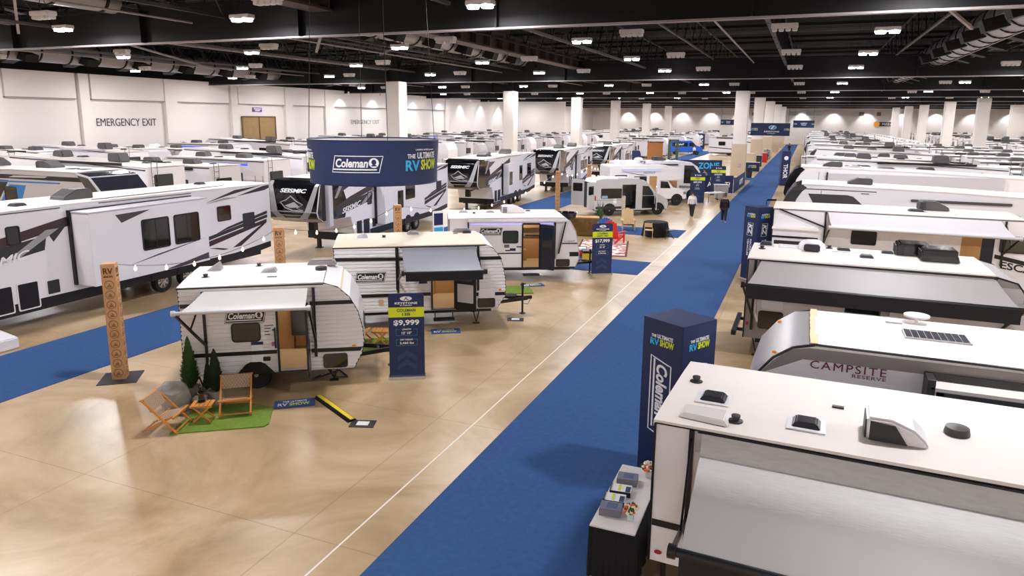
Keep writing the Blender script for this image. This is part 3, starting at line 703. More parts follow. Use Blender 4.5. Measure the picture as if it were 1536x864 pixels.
    frame_hitch(r, L, W, .5, 1.05); stab_jack(r, .4, -W/2+.25, .5); stab_jack(r, 4.1, -W/2+.3, .5)
    MB().lathe([(.02, 0), (.2, 0), (.22, .06), (.02, .08)], 16, (L+.35, .0, .56)).build('spare_wheel', RUBBER, r)
    return r
trailer_mid()
# -- third trailer, smooth sided
def trailer_smooth():
    L, W, T, B = 4.98, 2.37, 2.42, .5
    prof = [(0, B), (0, T-.02), (L-.6, T), (L-.38, T-.12), (L-.16, T-.5), (L-.06, T-.9), (L, T-1.4), (L-.02, .8), (L-.16, B)]
    r = base_trailer('camper_trailer', 'smooth white camper trailer with white roof unit and open tan doorway, farthest of three', -12.14, 23.3, 28.6, L, W, prof, None, None)
    s, y = -1, -W/2; hole = (2.8, 3.42, .5, 2.18)
    siding('side_wall', r, prof, y, s, WHITE, 4, .0, hole); siding('side_wall', r, prof, -y, -s, WHITE, 4, .0)
    shell('body_shell', r, prof, W, [WHITE, WHITE])
    roof_slab(r, [(-.02, T-.02), (2, T), (L-.6, T)], W, ROOFM); edge_trim(r, prof[0:1]+prof[-1:], W, (-1, 1), .03); edge_trim(r, prof[2:], W, (-1, 1), .016, PALEG)
    edge_trim(r, prof[0:2], W, (-1, 1), .016, CHAR)
    coleman_logo(r, side_place(s, y-.004), 1.57, 1.92, .84); window(r, 2.02, 1.46, 2.62, 1.95, s, y-.002, .07, .04, GLASSG)
    d = ring_on(MB(), rrect(hole[0]-.05, .46, hole[1]+.05, 2.23, .06), side_place(s, y-.002), .06, .03).build('door_frame', BLACK, r)
    f = interior(r, L, W, hole, .52)
    m = MB(); m.box(hole[0]-.1, W/2-1.1, .52, hole[0]+.32, W/2-.3, .95, 0); m.box(hole[0]-.1, W/2-.42, .95, hole[0]+.32, W/2-.3, 1.5, 1); m.build('dinette_bench', [OAK, mat('bench_tan', '#A98F6C', .7)], f, bevel=.02)
    pl = plane((hole[1]+.06, y-.05, .48), (.74, -.67, 0), (0, 0, 1), (-.67, -.74, 0)); dd = poly_on(MB(), rrect(0, 0, .64, 1.72, .05), pl, .04).build('door', mat('door_navy_black', '#161A2C', .3), r)
    poly_on(MB(), rrect(.1, .85, .54, 1.6, .04), pl, .046).build('door_window', GLASS, dd)
    MB().box(hole[0]-.02, y-.32, .26, hole[1]-.0, y-.04, .3).build('entry_step', BLACK, r)
    plates('grey_stripe', r, [[(1.2, 1.05), (hole[0]-.06, 1.05), (hole[0]-.06, 1.1), (1.2, 1.1)], [(4.3, 1.41), (4.9, 1.41), (4.9, 1.46), (4.3, 1.46)]], DARKG, s, y-.002)
    plates('black_stripe', r, [[(4.46, .93), (4.97, .93), (4.98, 1.1), (4.46, 1.1)]], BLACK, s, y-.002)
    letters(MB(), 'LIGHT', side_place(s, y-.004), h=.07, w=.4, cu=4.6, cv=1.52, bold=.01, space=1.4).build('model_lettering', DARKG, r)
    hatch(r, 4.1, .84, 4.6, 1.1, s, y-.01, WHITE, 'hatch_flap', .04); hatch(r, 4.08, .54, 4.62, .83, s, y-.004, GLOSSB, 'front_hatch', .06)
    MB().box(.7, y-.12, 2.27, 4.5, y-.0, 2.38).build('awning_case', WHITE, r, bevel=.03)
    for xx in (.72, 4.02): MB().box(xx-.03, y-.06, .85, xx+.03, y-.01, 2.3).build('awning_post', BLACK, r)
    MB().bar((4.42, y-.08, 2.28), (4.17, y-.06, 1.05), .04, .05).build('awning_arm', BLACK, r)
    MB().box(.8, y-.03, 2.2, 3.95, y-.01, 2.215).build('light_strip', mat('led_violet', '#8C8CF0', .4, emit=2.2), r)
    m = MB(); pl = side_place(s, y-.004)
    for k, (a, b) in enumerate(((2.08, 1.36), (2.08, 1.3), (2.55, 1.3), (2.12, 1.16))): poly_on(m, rrect(a, b, a+.2, b+.05, .01), pl, .003)
    m.build('small_decal', DARKG, r); plate('info_sheet', r, rrect(2.3, 1.17, 2.52, 1.27, .01), NAVYB, s, y-.004, .003)
    for sd in (-1, 1): wheel(r, 1.6, sd*(W/2-.14), sd, .34)
    poly_on(MB(), [(1.15, .5), (1.3, .76), (1.9, .76), (2.05, .5)], side_place(s, y-.002), .02).build('wheel_arch', BLACK, r)
    MB().box(.2, -W/2+.25, .36, L-.3, W/2-.25, B).build('chassis', BLACK, r)
    ac_unit(r, 2.55, .15, T+.04, WHITE, .95, .6, .3, -1, CHAR); roof_vent(r, .6, .3, T+.03, GREYB, .36, .08); roof_vent(r, 1.65, .2, T+.03, GREYB, .34, .08); pipe_vent(r, 1.0, -.15, T+.03); roof_vent(r, 3.2, .55, T+.03, CHAR, .22, .06); roof_vent(r, .9, -.6, T+.03, WHITE, .5, .05)
    frame_hitch(r, L, W, .48, 1.0)
    return r
trailer_smooth()
# ---------------------------------------------------------------- price signs
def price_sign(x, y, rot, label, top, price, length, weight, brand='K', hh=2.08, W=.83):
    r = thing('price_sign', label, 'price sign', (x, y, 0), rot)
    MB().box(-W/2-.02, -.14, 0, W/2+.02, .14, .075).build('sign_base', CHROME, r, bevel=.012)
    p = rrect(-W/2, .07, W/2, hh, .0005)[:0] + [(-W/2, .07), (W/2, .07)] + [q for q in rrect(-W/2, .5, W/2, hh, .09)][:10]
    b = MB().prism(p, -.012, .012).build('sign_panel', NAVY, r)
    pl = plane((0, -.013, 0), (1, 0, 0), (0, 0, 1), (0, -1, 0))
    h0 = hh-1.99
    poly_on(MB(), [(-W/2, 1.42+h0), (W/2, 1.42+h0), (W/2, 1.66+h0), (-W/2, 1.66+h0)], pl, .002).build('sign_band', LIME, b)
    m = MB()
    if brand == 'K':
        poly_on(m, circle(0, 1.87+h0, .14, 20, .055), pl, .002); letters(m, 'KEYSTONE', pl, h=.052, w=.52, bold=.03, space=1.1, cu=0, cv=1.76+h0); letters(m, 'RV COMPANY', pl, h=.026, w=.28, bold=.02, cu=0, cv=1.705+h0)
    else:
        poly_on(m, [(-.22, 1.85+h0), (-.14, 1.85+h0), (-.14, 1.78+h0), (-.18, 1.73+h0), (-.22, 1.78+h0)], pl, .002); letters(m, 'THOR', pl, h=.085, w=.34, bold=.03, cu=.08, cv=1.8+h0)
    letters(m, price, pl, h=.15, w=.6, bold=.03, cu=0, cv=1.28+h0)
    letters(m, 'LENGTH', pl, h=.04, w=.2, bold=.02, cu=0, cv=1.125+h0); letters(m, length, pl, h=.065, w=.23, bold=.02, cu=0, cv=1.035+h0)
    letters(m, 'DRY WEIGHT', pl, h=.04, w=.3, bold=.02, cu=0, cv=.87+h0); letters(m, weight, pl, h=.065, w=.33, bold=.02, cu=0, cv=.785+h0)
    m.build('sign_lettering', WHITEP, b)
    if brand == 'K':
        m = MB(); poly_on(m, [(-.06, 1.83+h0), (-.04, 1.83+h0), (.03, 1.91+h0), (.01, 1.91+h0)], pl, .004); poly_on(m, [(-.02, 1.87+h0), (.05, 1.83+h0), (.08, 1.83+h0), (.0, 1.88+h0)], pl, .004); m.build('sign_emblem', NAVY, b)
    m = MB(); t = top.split('|')
    for i, q in enumerate(t): letters(m, q, pl, h=.07, w=min(.46, .062*len(q)), bold=.02, cu=0, cv=(1.59 if len(t) > 1 else 1.54)+h0-.1*i, th=.006)
    m.build('sign_band_lettering', NAVYB, b)
    m = MB()
    for cz in (1.06, .81): 
        for a in ([(-.25, cz-.09), (.25, cz-.09), (.25, cz-.082), (-.25, cz-.082)], [(-.25, cz-.09), (-.242, cz-.09), (-.242, cz+.07), (-.25, cz+.07)], [(.242, cz-.09), (.25, cz-.09), (.25, cz+.07), (.242, cz+.07)], [(-.25, cz+.062), (-.17, cz+.062), (-.17, cz+.07), (-.25, cz+.07)], [(.17, cz+.062), (.25, cz+.062), (.25, cz+.07), (.17, cz+.07)]):
            poly_on(m, [(u, v+h0) for u, v in a], pl, .002)
    m.build('sign_box_outline', BLUEP, b)
    m = MB()
    for cz in (.42, .2):
        poly_on(m, [(-.22, cz), (0, cz+.14), (.22, cz), (.22, cz+.13), (0, cz+.27), (-.22, cz+.13)], pl, .001)
    m.build('sign_chevron', CHEV, b)
    return r
price_sign(-8.37, 13.86, math.radians(30), 'tall navy price sign reading $9,999 beside the smallest camper trailer', 'COLEMAN|13B', '$9,999', '15\' 10"', '2,460 lbs')
price_sign(-7.2, 26.95, math.radians(33), 'tall navy price sign reading $17,999 beside the smooth white camper trailer', 'COLEMAN|LIGHT 17BX', '$17,999', '20\' 10"', '3,765 lbs')
# ---------------------------------------------------------------- round hanging banner
def ring_banner(cx, cy, z0, z1, R):
    r = thing('hanging_banner', 'large round navy banner ring hanging over the camper island', 'banner', (cx, cy, 0))
    N = 72; m = MB()
    for a, b, zz in ((R, 0, 0),):
        vo = [(R*(1.0+.03*((z-z0)/(z1-z0))**2-.0)*math.cos(2*PI*i/N), R*(1.0+.03*((z-z0)/(z1-z0))**2)*math.sin(2*PI*i/N), z) for z in (z0, (z0+z1)/2, z1) for i in range(N)]
        vi = [(x*.985, y*.985, z) for x, y, z in vo]
        fs = [(k*N+i, k*N+(i+1) % N, (k+1)*N+(i+1) % N, (k+1)*N+i) for k in (0, 1) for i in range(N)]
        m.add(vo, fs); m.add(vi, [f[::-1] for f in fs], 1)
    mm = m.build('banner_fabric', [NAVY, mat('banner_lining', '#D9D4D2', .7)], r, smooth=True, fix=False)
    f = MB()
    for z, q in ((z1, 1.03), (z0, 1.0)): f.path([(R*q*.992*math.cos(2*PI*i/N), R*q*.992*math.sin(2*PI*i/N), z) for i in range(N+1)], .025, 6)
    f.build('banner_hoop', NAVYB, r, smooth=True)
    for i in range(4):
        a = PI/4+PI/2*i; MB().tube((R*math.cos(a), R*math.sin(a), z1), (R*math.cos(a)*.8, R*math.sin(a)*.8, ZC), .01, n=4).build('banner_cable', STEEL, r)
    to_cam = math.atan2(-cy, -cx); zc = (z0+z1)/2
    def place(deg):
        def f(u, v, n=0):
            a = to_cam + math.radians(deg) + u/R; q = R*(1.0+.03*(max(0, min(1, (v-z0)/(z1-z0))))**2)+.006+n
            return (q*math.cos(a), q*math.sin(a), v)
        return f
    coleman_logo(mm, place(-15), 0, zc-.02, 1.5, bg=False, bgm=NAVY)
    show_logo(mm, place(47), 0, zc+.05, 1.45); show_logo(mm, place(-81), 0, zc+.02, 1.45)
    return r
ring_banner(-12.78, 19.4, 4.12, 5.42, 2.0)
# ---------------------------------------------------------------- timber posts with string lights
POSTW = mat('cedar_post', '#C6976A', .6, noise=(1.6, .22, .15, (9, 9, .8)))
POSTE = mat('burnt_engraving', '#5A3B22', .8)
def post(x, y, rot, label, h=2.78):
    r = thing('timber_post', label, 'post', (x, y, 0), rot)
    MB().box(-.42, -.42, 0, .42, .42, .015).build('post_base_plate', CHAR, r)
    MB().box(-.15, -.15, .012, .15, .15, h).build('post_shaft', POSTW, r, bevel=.012)
    for pl in (plane((0, -.151, 0), (1, 0, 0), (0, 0, 1), (0, -1, 0)), plane((.151, 0, 0), (0, 1, 0), (0, 0, 1), (1, 0, 0))):
        m = MB(); letters(m, 'RV', pl, h=.14, w=.2, bold=.02, cu=0, cv=h-.16); letters(m, 'SHOW', pl, h=.05, w=.2, bold=.02, cu=0, cv=h-.29)
        for k in range(10):
            zc = h-.48-.235*k; ring_on(m, circle(0, zc, .1, 16), pl, .01, .003)
            for q in range(3): poly_on(m, rrect(-.05+.02*q, zc-.05+.03*q, .05-.015*q, zc-.035+.03*q, .004), pl, .003)
        m.build('post_engraving', POSTE, r)
    return r
POSTS = [(-14.55, 11.12, 'tall timber post with engraved icons at the left front by the blue carpet'), (-14.75, 17.05, 'timber post rising behind the roof of the smallest camper trailer'), (-14.55, 23.6, 'timber post rising behind the cream roof of the middle camper trailer'),
         (-14.95, 44.2, 'tall plain timber post left of the silver van'), (-15.1, 52.0, 'timber post behind the rear doors of the silver van'), (-15.2, 58.2, 'small far timber post above the motorhome roof')]
for x, y, lab in POSTS: post(x, y, math.radians(38 if y < 40 else 20), lab)
BULB = mat('warm_bulb', '#FFD9A8', .4, emit=6)
def string_light(p, q, lab, n=6, sag=.35):
    r = thing('string_light', lab, 'string lights', p)
    d = Vector(q)-Vector(p); pts = [d*(i/24)-Vector((0, 0, sag*4*(i/24)*(1-i/24))) for i in range(25)]
    MB().path(pts, .008, 4).build('cable', BLACK, r)
    for k in range(n):
        t = (k+.5)/n; c = d*t-Vector((0, 0, sag*4*t*(1-t)))
        b = MB().lathe([(.012, .0), (.016, -.04), (.034, -.07), (.036, -.1), (.012, -.135)], 10, c).build('bulb', BULB, r, smooth=True)
for i in range(5):
    (x0, y0, _), (x1, y1, _) = POSTS[i], POSTS[i+1]
    d_ = Vector((x1-x0, y1-y0, 0)).normalized()*.24
    string_light((x0+d_.x, y0+d_.y, 2.7), (x1-d_.x, y1-d_.y, 2.7), 'string of warm bulbs between the %s timber posts along the left carpet' % ('first two', 'second and third', 'third and fourth', 'fourth and fifth', 'last two')[i], (6, 6, 12, 6, 6)[i], (.35, .35, .9, .4, .4)[i])
# ---------------------------------------------------------------- furniture around the smallest trailer
GRASSM = mat('artificial_grass', '#6A8424', .9, noise=(14, .35, .6))
CHAIRW = mat('acacia_wood', '#C98338', .45, noise=(4, .12, 0, (8, 8, 1)))
def webbing():
    m = bpy.data.materials.new('woven_webbing'); m.use_nodes = True; nt = m.node_tree; b = nt.nodes['Principled BSDF']; N = nt.nodes.new; Lk = nt.links.new
    tc = N('ShaderNodeTexCoord'); c = N('ShaderNodeTexChecker'); c.inputs['Scale'].default_value = 36; c.inputs['Color1'].default_value = lin('#B49A80'); c.inputs['Color2'].default_value = lin('#8A725C')
    Lk(tc.outputs['Object'], c.inputs['Vector']); Lk(c.outputs[0], b.inputs['Base Color']); b.inputs['Roughness'].default_value = .85
    return m
WEB = webbing()
tag(poly_on(MB(), [(0, 0), (1.75, .0), (1.84, .12), (1.84, .95), (1.3, 1.3), (.25, 1.3)], plane((0, 0, 0), (1, 0, 0), (0, 1, 0), (0, 0, 1)), .025).build('grass_mat', GRASSM), 'green artificial grass mat in front of the smallest camper trailer', 'grass mat')
g = bpy.data.objects['grass_mat']; g.location = (-11.02, 9.32, .001); g.rotation_euler = (0, 0, math.radians(35))
def folding_chair(x, y, rot, label):
    r = thing('folding_chair', label, 'chair', (x, y, (.055 if 'side' not in label else .03)), rot)
    r.scale = (1.1, .84, .74)
    # seat faces -y ; frames cross like an X on each side
    for sx in (-1, 1):
        xx = sx*.27
        MB().bar((xx, -.42, 0), (xx, .36, .92), .035, .05).build('back_leg', CHAIRW, r, bevel=.006); MB().bar((xx-sx*.04, .42, 0), (xx-sx*.04, -.34, .46), .035, .05).build('front_leg', CHAIRW, r, bevel=.006)
    m = MB(); m.bar((-.3, -.36, .44), (.3, -.36, .44), .04, .05); m.bar((-.3, .08, .34), (.3, .08, .34), .04, .04); m.bar((-.3, .36, .9), (.3, .36, .9), .05, .03); m.bar((-.3, -.38, .05), (.3, -.38, .05), .03, .03); m.bar((-.28, .38, .05), (.28, .38, .05), .03, .03)
    m.build('cross_rail', CHAIRW, r)
    MB().sheet([[(-.24+.48*j/6, -.36+.46*i/6, .455-.11*i/6-.02*math.sin(PI*i/6)) for j in range(7)] for i in range(7)], .018).build('seat', WEB, r)
    m = MB(); pl = plane((0, .16, .58), (1, 0, 0), (0, .45, .89), (0, -.89, .45)); poly_on(m, rrect(-.27, .0, .27, .37, .01), pl, .03); m.build('backrest', WEB, r)
    return r
folding_chair(-11.3, 9.52, math.radians(112), 'folding wooden chair with woven seat turned sideways beside the boulders')
folding_chair(-10.62, 10.7, math.radians(38), 'folding wooden chair with woven back facing the viewer on the grass mat by the wheel')
def side_table(x, y, rot, label, z=.038, h=.36, w=.42):
    r = thing('side_table', label, 'table', (x, y, z), rot)
    m = MB()
    for i in range(5): m.box(-w/2+i*w/5+.006, -w*.4, h-.022, -w/2+(i+1)*w/5-.006, w*.4, h)
    m.box(-w/2, -w*.36, h-.045, w/2, -w*.3, h-.022); m.box(-w/2, w*.3, h-.045, w/2, w*.36, h-.022); m.build('table_top', CHAIRW, r)
    for s in (-1, 1):
        MB().bar((-w*.4, s*w*.33, 0), (w*.4, s*w*.33, h-.03), .02, .03).build('leg', CHAIRW, r); MB().bar((w*.4, s*w*.29, 0), (-w*.4, s*w*.29, h-.03), .02, .03).build('leg', CHAIRW, r)
    m = MB(); m.bar((-w*.4, -w*.34, .03), (-w*.4, w*.34, .03), .02, .02); m.bar((w*.4, -w*.34, .03), (w*.4, w*.34, .03), .02, .02); m.build('stretcher', CHAIRW, r)
    return r
side_table(-10.88, 10.06, math.radians(30), 'small slatted wooden folding side table between the chairs beside the boulders')
def bottle_lantern(x, y, z, label):
    r = thing('lantern', label, 'lantern', (x, y, z))
    MB().lathe([(.075, 0), (.075, .03), (.055, .05), (.055, .17), (.075, .2), (.06, .24), (.02, .27)], 14).build('lantern_body', GLOSSB, r, smooth=True)
    MB().path([(.06*math.cos(PI*i/8), 0, .25+.12*math.sin(PI*i/8)) for i in range(9)], .006, 5).build('lantern_handle', BLACK, r)
    return r
bottle_lantern(-10.95, 10.1, .397, 'black camping lantern standing on the slatted side table')
ROCKM = mat('grey_boulder', '#98928A', .9, noise=(4.5, .55, 1.0))
def rock(x, y, sx, sy, sz, seed, label):
    rnd = random.Random(seed); bm = bmesh.new(); bmesh.ops.create_icosphere(bm, subdivisions=2, radius=1)
    dirs = [Vector((rnd.gauss(0, 1), rnd.gauss(0, 1), rnd.gauss(0, 1))).normalized() for _ in range(14)]; ds = [rnd.uniform(.55, .85) for _ in dirs]
    for v in bm.verts:
        for d, q in zip(dirs, ds):
            e = v.co.dot(d)-q
            if e > 0: v.co -= d*e
        v.co = Vector((v.co.x*sx, v.co.y*sy, max(v.co.z, -.5)*sz))
    zm = min(v.co.z for v in bm.verts)
    for v in bm.verts: v.co.z -= zm
    me = bpy.data.meshes.new('boulder'); bm.to_mesh(me); bm.free(); me.materials.append(ROCKM)
    o = bpy.data.objects.new('boulder', me); C.objects.link(o); o.location = (x, y, 0); o.rotation_euler = (0, 0, seed)
    return tag(o, label, 'boulder')
rock(-11.86, 10.2, .42, .34, .5, 3, 'larger grey boulder behind the sideways folding chair'); rock(-11.36, 10.46, .2, .19, .3, 5, 'smaller pale boulder next to the slatted side table')
LEAF = mat('cedar_green', '#3F5C26', .8, noise=(9, .4, 0)); LEAFD = mat('cypress_dark_green', '#26331F', .8, noise=(9, .4, 0)); POTM = mat('concrete_pot', '#A9A5A0', .8, noise=(5, .08, .2))
def conifer(x, y, h, rad, mt, seed, label, pot=.3):
    r = thing('potted_conifer', label, 'potted plant', (x, y, .0))
    MB().lathe([(.13, 0), (.17, pot), (.19, pot), (.19, pot+.03), (.15, pot+.03), (.14, pot-.04)], 18).build('pot', POTM, r, smooth=True)
    MB().tube((0, 0, pot-.05), (0, 0, h*.6), .025, .012, n=6).build('stem', POSTE, r)
    rnd = random.Random(seed); m = MB()
    for i in range(1800):
        t = rnd.random()**.8; z = pot+.02+(h-pot)*t; rr = rad*(1-t)**.75*(.55+.45*math.sin(min(1, t*6)*PI/2))*rnd.uniform(.55, 1.1)+.01; a = rnd.uniform(0, 2*PI)
        b = Vector((rr*math.cos(a)*.45, rr*math.sin(a)*.45, z-.03)); e = Vector((rr*math.cos(a), rr*math.sin(a), z+.07+rnd.uniform(0, .06)))
        sd = Vector((-math.sin(a), math.cos(a), 0))*.016; up = Vector((0, 0, .02))
        m.add([b-sd, b+sd, e, (b+e)/2+up+sd*1.2, (b+e)/2+up-sd*1.2], [(0, 1, 3, 2, 4)])
    m.build('foliage', mt, r, fix=False)
    return r
conifer(-11.98, 10.8, 1.32, .24, LEAF, 1, 'taller bright green conifer in a grey pot at the rear corner of the smallest trailer')
conifer(-11.32, 10.86, 1.12, .2, LEAFD, 2, 'dark green conifer in a pale pot left of the folding chair on the grass mat')
conifer(-11.68, 11.0, .75, .13, LEAFD, 9, 'low dark plant in a pot squeezed between the two conifers', .2)
def show_mat(x, y, rot, label):
    r = thing('floor_mat', label, 'mat', (x, y, .0), rot)
    p = MB().box(-.42, -.2, .0, .42, .2, .028).build('mat_board', mat('mat_blue', '#2B4F8C', .7), r)
    pl = plane((0, 0, .028), (1, 0, 0), (0, 1, 0), (0, 0, 1)); m = MB(); letters(m, 'THE ULTIMATE', pl, h=.09, w=.5, cu=0, cv=.09, th=.002); letters(m, 'RV', pl, h=.15, w=.2, cu=-.25, cv=-.06, th=.002); m.build('mat_lettering', WHITEP, p)
    letters(MB(), 'SHOW', pl, h=.15, w=.42, cu=.1, cv=-.06, th=.002).build('mat_lettering_lime', LIME, p)
show_mat(-9.79, 11.52, math.radians(38), 'blue show mat on the floor at the grass edge before the smallest trailer')
show_mat(-9.28, 17.55, math.radians(32), 'blue show mat on the floor below the grey hanging awning of the middle trailer')
show_mat(-9.05, 24.05, math.radians(38), 'blue show mat on the floor in front of the smooth white trailer')
def floor_box(x, y, rot, label):
    r = thing('floor_box', label, 'power box', (x, y, .0), rot)
    MB().box(-.25, -.17, 0, .25, .17, .012).build('box_plate', CHAR, r); MB().box(-.12, -.09, .012, .12, .09, .02).build('box_lid', WHITEP, r)
floor_box(-7.86, 11.24, math.radians(20), 'grey floor power box with white lid at the end of the yellow cable ramp'); floor_box(-7.9, 19.55, math.radians(20), 'grey floor power box with white lid beside the hitch of the middle trailer')
r = thing('cable_ramp', 'yellow and black cable ramp on the floor under the hitch of the smallest trailer', 'cable ramp', (-9.55, 12.03, 0), math.atan2(11.25-12.03, -8.1+9.55))
MB().prism([(-.11, 0), (.11, 0), (.06, .05), (-.06, .05)], 0, 1.62, 'x').build('ramp_body', BLACK, r); MB().box(0, -.045, .05, 1.62, .045, .056).build('ramp_stripe', mat('safety_yellow', '#E8C91E', .6), r)
# behind, between first and second trailer
tag(MB().box(-.9, -.6, 0, .9, .6, .025).build('grass_mat', GRASSM), 'green artificial grass mat between the smallest and the middle camper trailer', 'grass mat'); o = bpy.data.objects['grass_mat.001']; o.location = (-10.55, 15.55, .001); o.rotation_euler = (0, 0, math.radians(33))
tag(MB().box(-.8, -.6, 0, .8, .6, .025).build('grass_mat', GRASSM), 'green artificial grass mat behind the hitch of the middle camper trailer', 'grass mat'); o = bpy.data.objects['grass_mat.002']; o.location = (-9.55, 23.0, .001); o.rotation_euler = (0, 0, math.radians(30))
folding_chair(-10.95, 15.5, math.radians(110), 'folding wooden chair facing away on the grass between two camper trailers'); side_table(-10.3, 15.72, math.radians(20), 'small folding side table on the grass between two camper trailers', .038, .4, .46)
# ---------------------------------------------------------------- big fifth-wheel campers along the left carpet
def fifth_wheel(name, label, loc, ang, L, W=2.5, s=1, slide=None, T=3.4, lettering='SEISMIC', windows=(), box=None, nose=True, wheels=(5.7, 4.6), hatches=True, ac=(), awn=None, detail=True, tc=11.75, cap_sides=True):
    """s = +1: the side that shows is its left one"""
    a = math.radians(ang)
    r = thing(name, label, 'camper trailer', loc, a)
    y = s*W/2; kz = T-3.4
    Lc = L-1.35
    prof = [(0, .95), (0, T-.06), (L*.6, T+.03), (L-2.6, T+.02), (Lc, T-.02), (L-.5, T-.05), (L-.3, T-.22), (L, 2.12+kz*.5), (L-.1, 1.88), (L-.46, 1.68), (L-2.75, 1.62), (L-3.0, 1.0), (L-3.05, .78), (2.2, .78)]
    m = MB().prism(prof, -W/2, W/2); m.build('body', WHITE, r, bevel=.02)
    roof_slab(r, [(-.01, T-.05), (L*.6, T+.04), (Lc, T)], W, ROOFM, .03, .0)
    # dark skirt
    m = MB().prism([(.1, .72), (2.2, .5), (L-3.05, .46), (L-3.05, .8), (2.2, .8), (.1, .98)], -W/2+.005, W/2-.005); m.build('skirt', BLACK, r)
    # gloss black nose cap with a silver collar
    cp = [(Lc, T+.04), (L-.49, T+.0), (L-.28, T-.2), (L+.014, 2.12+kz*.5), (L-.08, 1.86), (L-.45, 1.66), (Lc-.25, 1.65)]
    m = MB().prism(cp, -W/2-.012, W/2+.012); nc = m.build('nose_cap', GLOSSB, r, bevel=.05, seg=3)
    if detail:
        e = math.hypot(.2, 1.86-kz*.5); v = Vector((.2, 0, 2.35+kz*.5-(T-.49))); v = -v.normalized()
        p0 = Vector((L-.28, 0, T-.2)); p1 = Vector((L+.014, 0, 2.12+kz*.5)); up = (p0-p1).normalized(); n = Vector((up.z, 0, -up.x))
        pl = plane(p1+n*.006, (0, 1, 0), up, n); hh = (p0-p1).length
        letters(MB(), lettering, pl, h=.18, w=1.3, shear=.3, bold=.03, cu=0, cv=hh*.8, th=.012).build('nose_lettering', WHITEP, nc)
        m = MB(); pts = [(-.55, .25), (-.3, .33), (-.1, .45), (.2, .3), (.5, .2), (.25, .1), (.55, .02), (.1, .0), (-.3, .08)]
        ring_on(m, [(u*1.1, w_*1.5+.02) for u, w_ in pts], pl, .05, .012); poly_on(m, [(-.35, .25), (.1, .42), (.4, .2), (-.1, .16)], pl, .014); m.build('nose_emblem', SILVER, nc)
        # silver U collar following the cap
        m = MB()
        for q in (-1, 1):
            rows = []
            for (x, z), (wi, wo) in zip([(L-.46, T-.02), (L-.25, T-.2), (L+.035, 2.12+kz*.5), (L-.06, 1.86)], [(1.08, 1.24), (1.02, 1.2), (.66, .98), (.36, .74)]):
                rows.append([(x+.012, q*wi, z), (x+.012, q*wo, z)])
            m.sheet(rows, .012)
        m.sheet([[(L+.0, yy, 2.0), (L-.42, yy, 1.66)] for yy in (-.8, -.42, 0, .42, .8)], .012); m.build('nose_collar', SILVER, nc)
        lamp_m = MB()
        for q in (-.45, -.15, .15, .45): poly_on(lamp_m, circle(q, .42*hh-.5, .025, 8), pl, .02)
    # side graphics: list of polygons (x from rear, z)
    f = lambda pts: [(x, z) for x, z in pts]
    D = L-14.6; yo = y+s*.004
    g1 = [[(8.0+D, 3.28+kz), (8.0+D, 2.98+kz), (11.9+D, 2.3), (13.1+D, 2.02), (13.2+D, 2.2), (11.9+D, 2.55)], [(11.2+D, 3.2+kz), (12.9+D, 2.75), (13.2+D, 2.95), (12.4+D, 3.22+kz)]]
    g2 = [[(9.7+D, 2.62), (9.8+D, 2.2), (13.2+D, 1.75), (13.3+D, 2.18)], [(9.0+D, 2.9), (9.5+D, 2.4), (9.62+D, 2.62), (9.2+D, 2.98)]]
    g3 = [[(10.9+D, 2.08), (10.5+D, 2.12), (9.3+D, 2.78), (9.7+D, 2.78)], [(12.3+D, 3.3+kz), (13.0+D, 2.6), (13.2+D, 2.6), (12.6+D, 3.3+kz)]]
    if slide: cut = slide[1]+.02
    g1 += [[(2.3, 1.03), (1.85, 1.03), (.3, 1.78), (.3, 1.86)], [(3.5, 1.26), (3.5, 1.46), (.3, 1.92), (.3, 1.78)]]
    g2 += [[(3.5, 1.5), (3.5, 1.64), (.25, 2.1), (.25, 1.98)], [(3.1, 1.7), (2.5, 1.88), (.25, 2.26), (.25, 2.14)], [(1.9, 3.02+kz), (.34, 3.12+kz), (.05, 3.2+kz), (.05, 3.32+kz), (.4, 3.3+kz)], [(3.1, 1.15), (3.5, 1.2), (2.5, 1.02), (2.8, 1.02)]]
    g3 += [[(3.5, 2.88+kz), (1.8, 2.98+kz), (2.6, 3.02+kz)]]; g2 += [[(3.5, 2.92+kz), (2.6, 3.06+kz), (.5, 3.33+kz), (2.0, 3.27+kz)]]
    plates('black_side_panel', r, [[(L-1.3, T-.08), (L-1.95, T-.08), (L-2.5, 2.3), (L-2.25, 1.66), (L-1.4, 1.68)]], GLOSSB, s, yo, .004)
    o = plates('maroon_graphic', r, g1, MAROON, s, yo, .005); plates('dark_graphic', r, g2, CHAR, s, yo, .007); plates('silver_graphic', r, g3, SILVER, s, yo, .009)
    letters(MB(), lettering, plane((0, yo, 0), (-s, 0, 0), (0, .0, 1), (0, s, 0)) if False else (lambda u, v, n=0: (tc+D-s*u*1.0, yo+s*(.008+n), 2.07-(-s*u)*.13+v)), h=.24, w=1.7, shear=.3, bold=.02, th=.006).build('side_lettering', WHITEP, r)
    plates('black_rail', r, [[(4.2, T-.06), (7.9, T-.02), (7.9, T+.0), (4.2, T-.04)], [(9.2+D, T-.03), (11.0+D, T-.03), (11.0+D, T-.01), (9.2+D, T-.01)]], BLACK, s, y, .03)
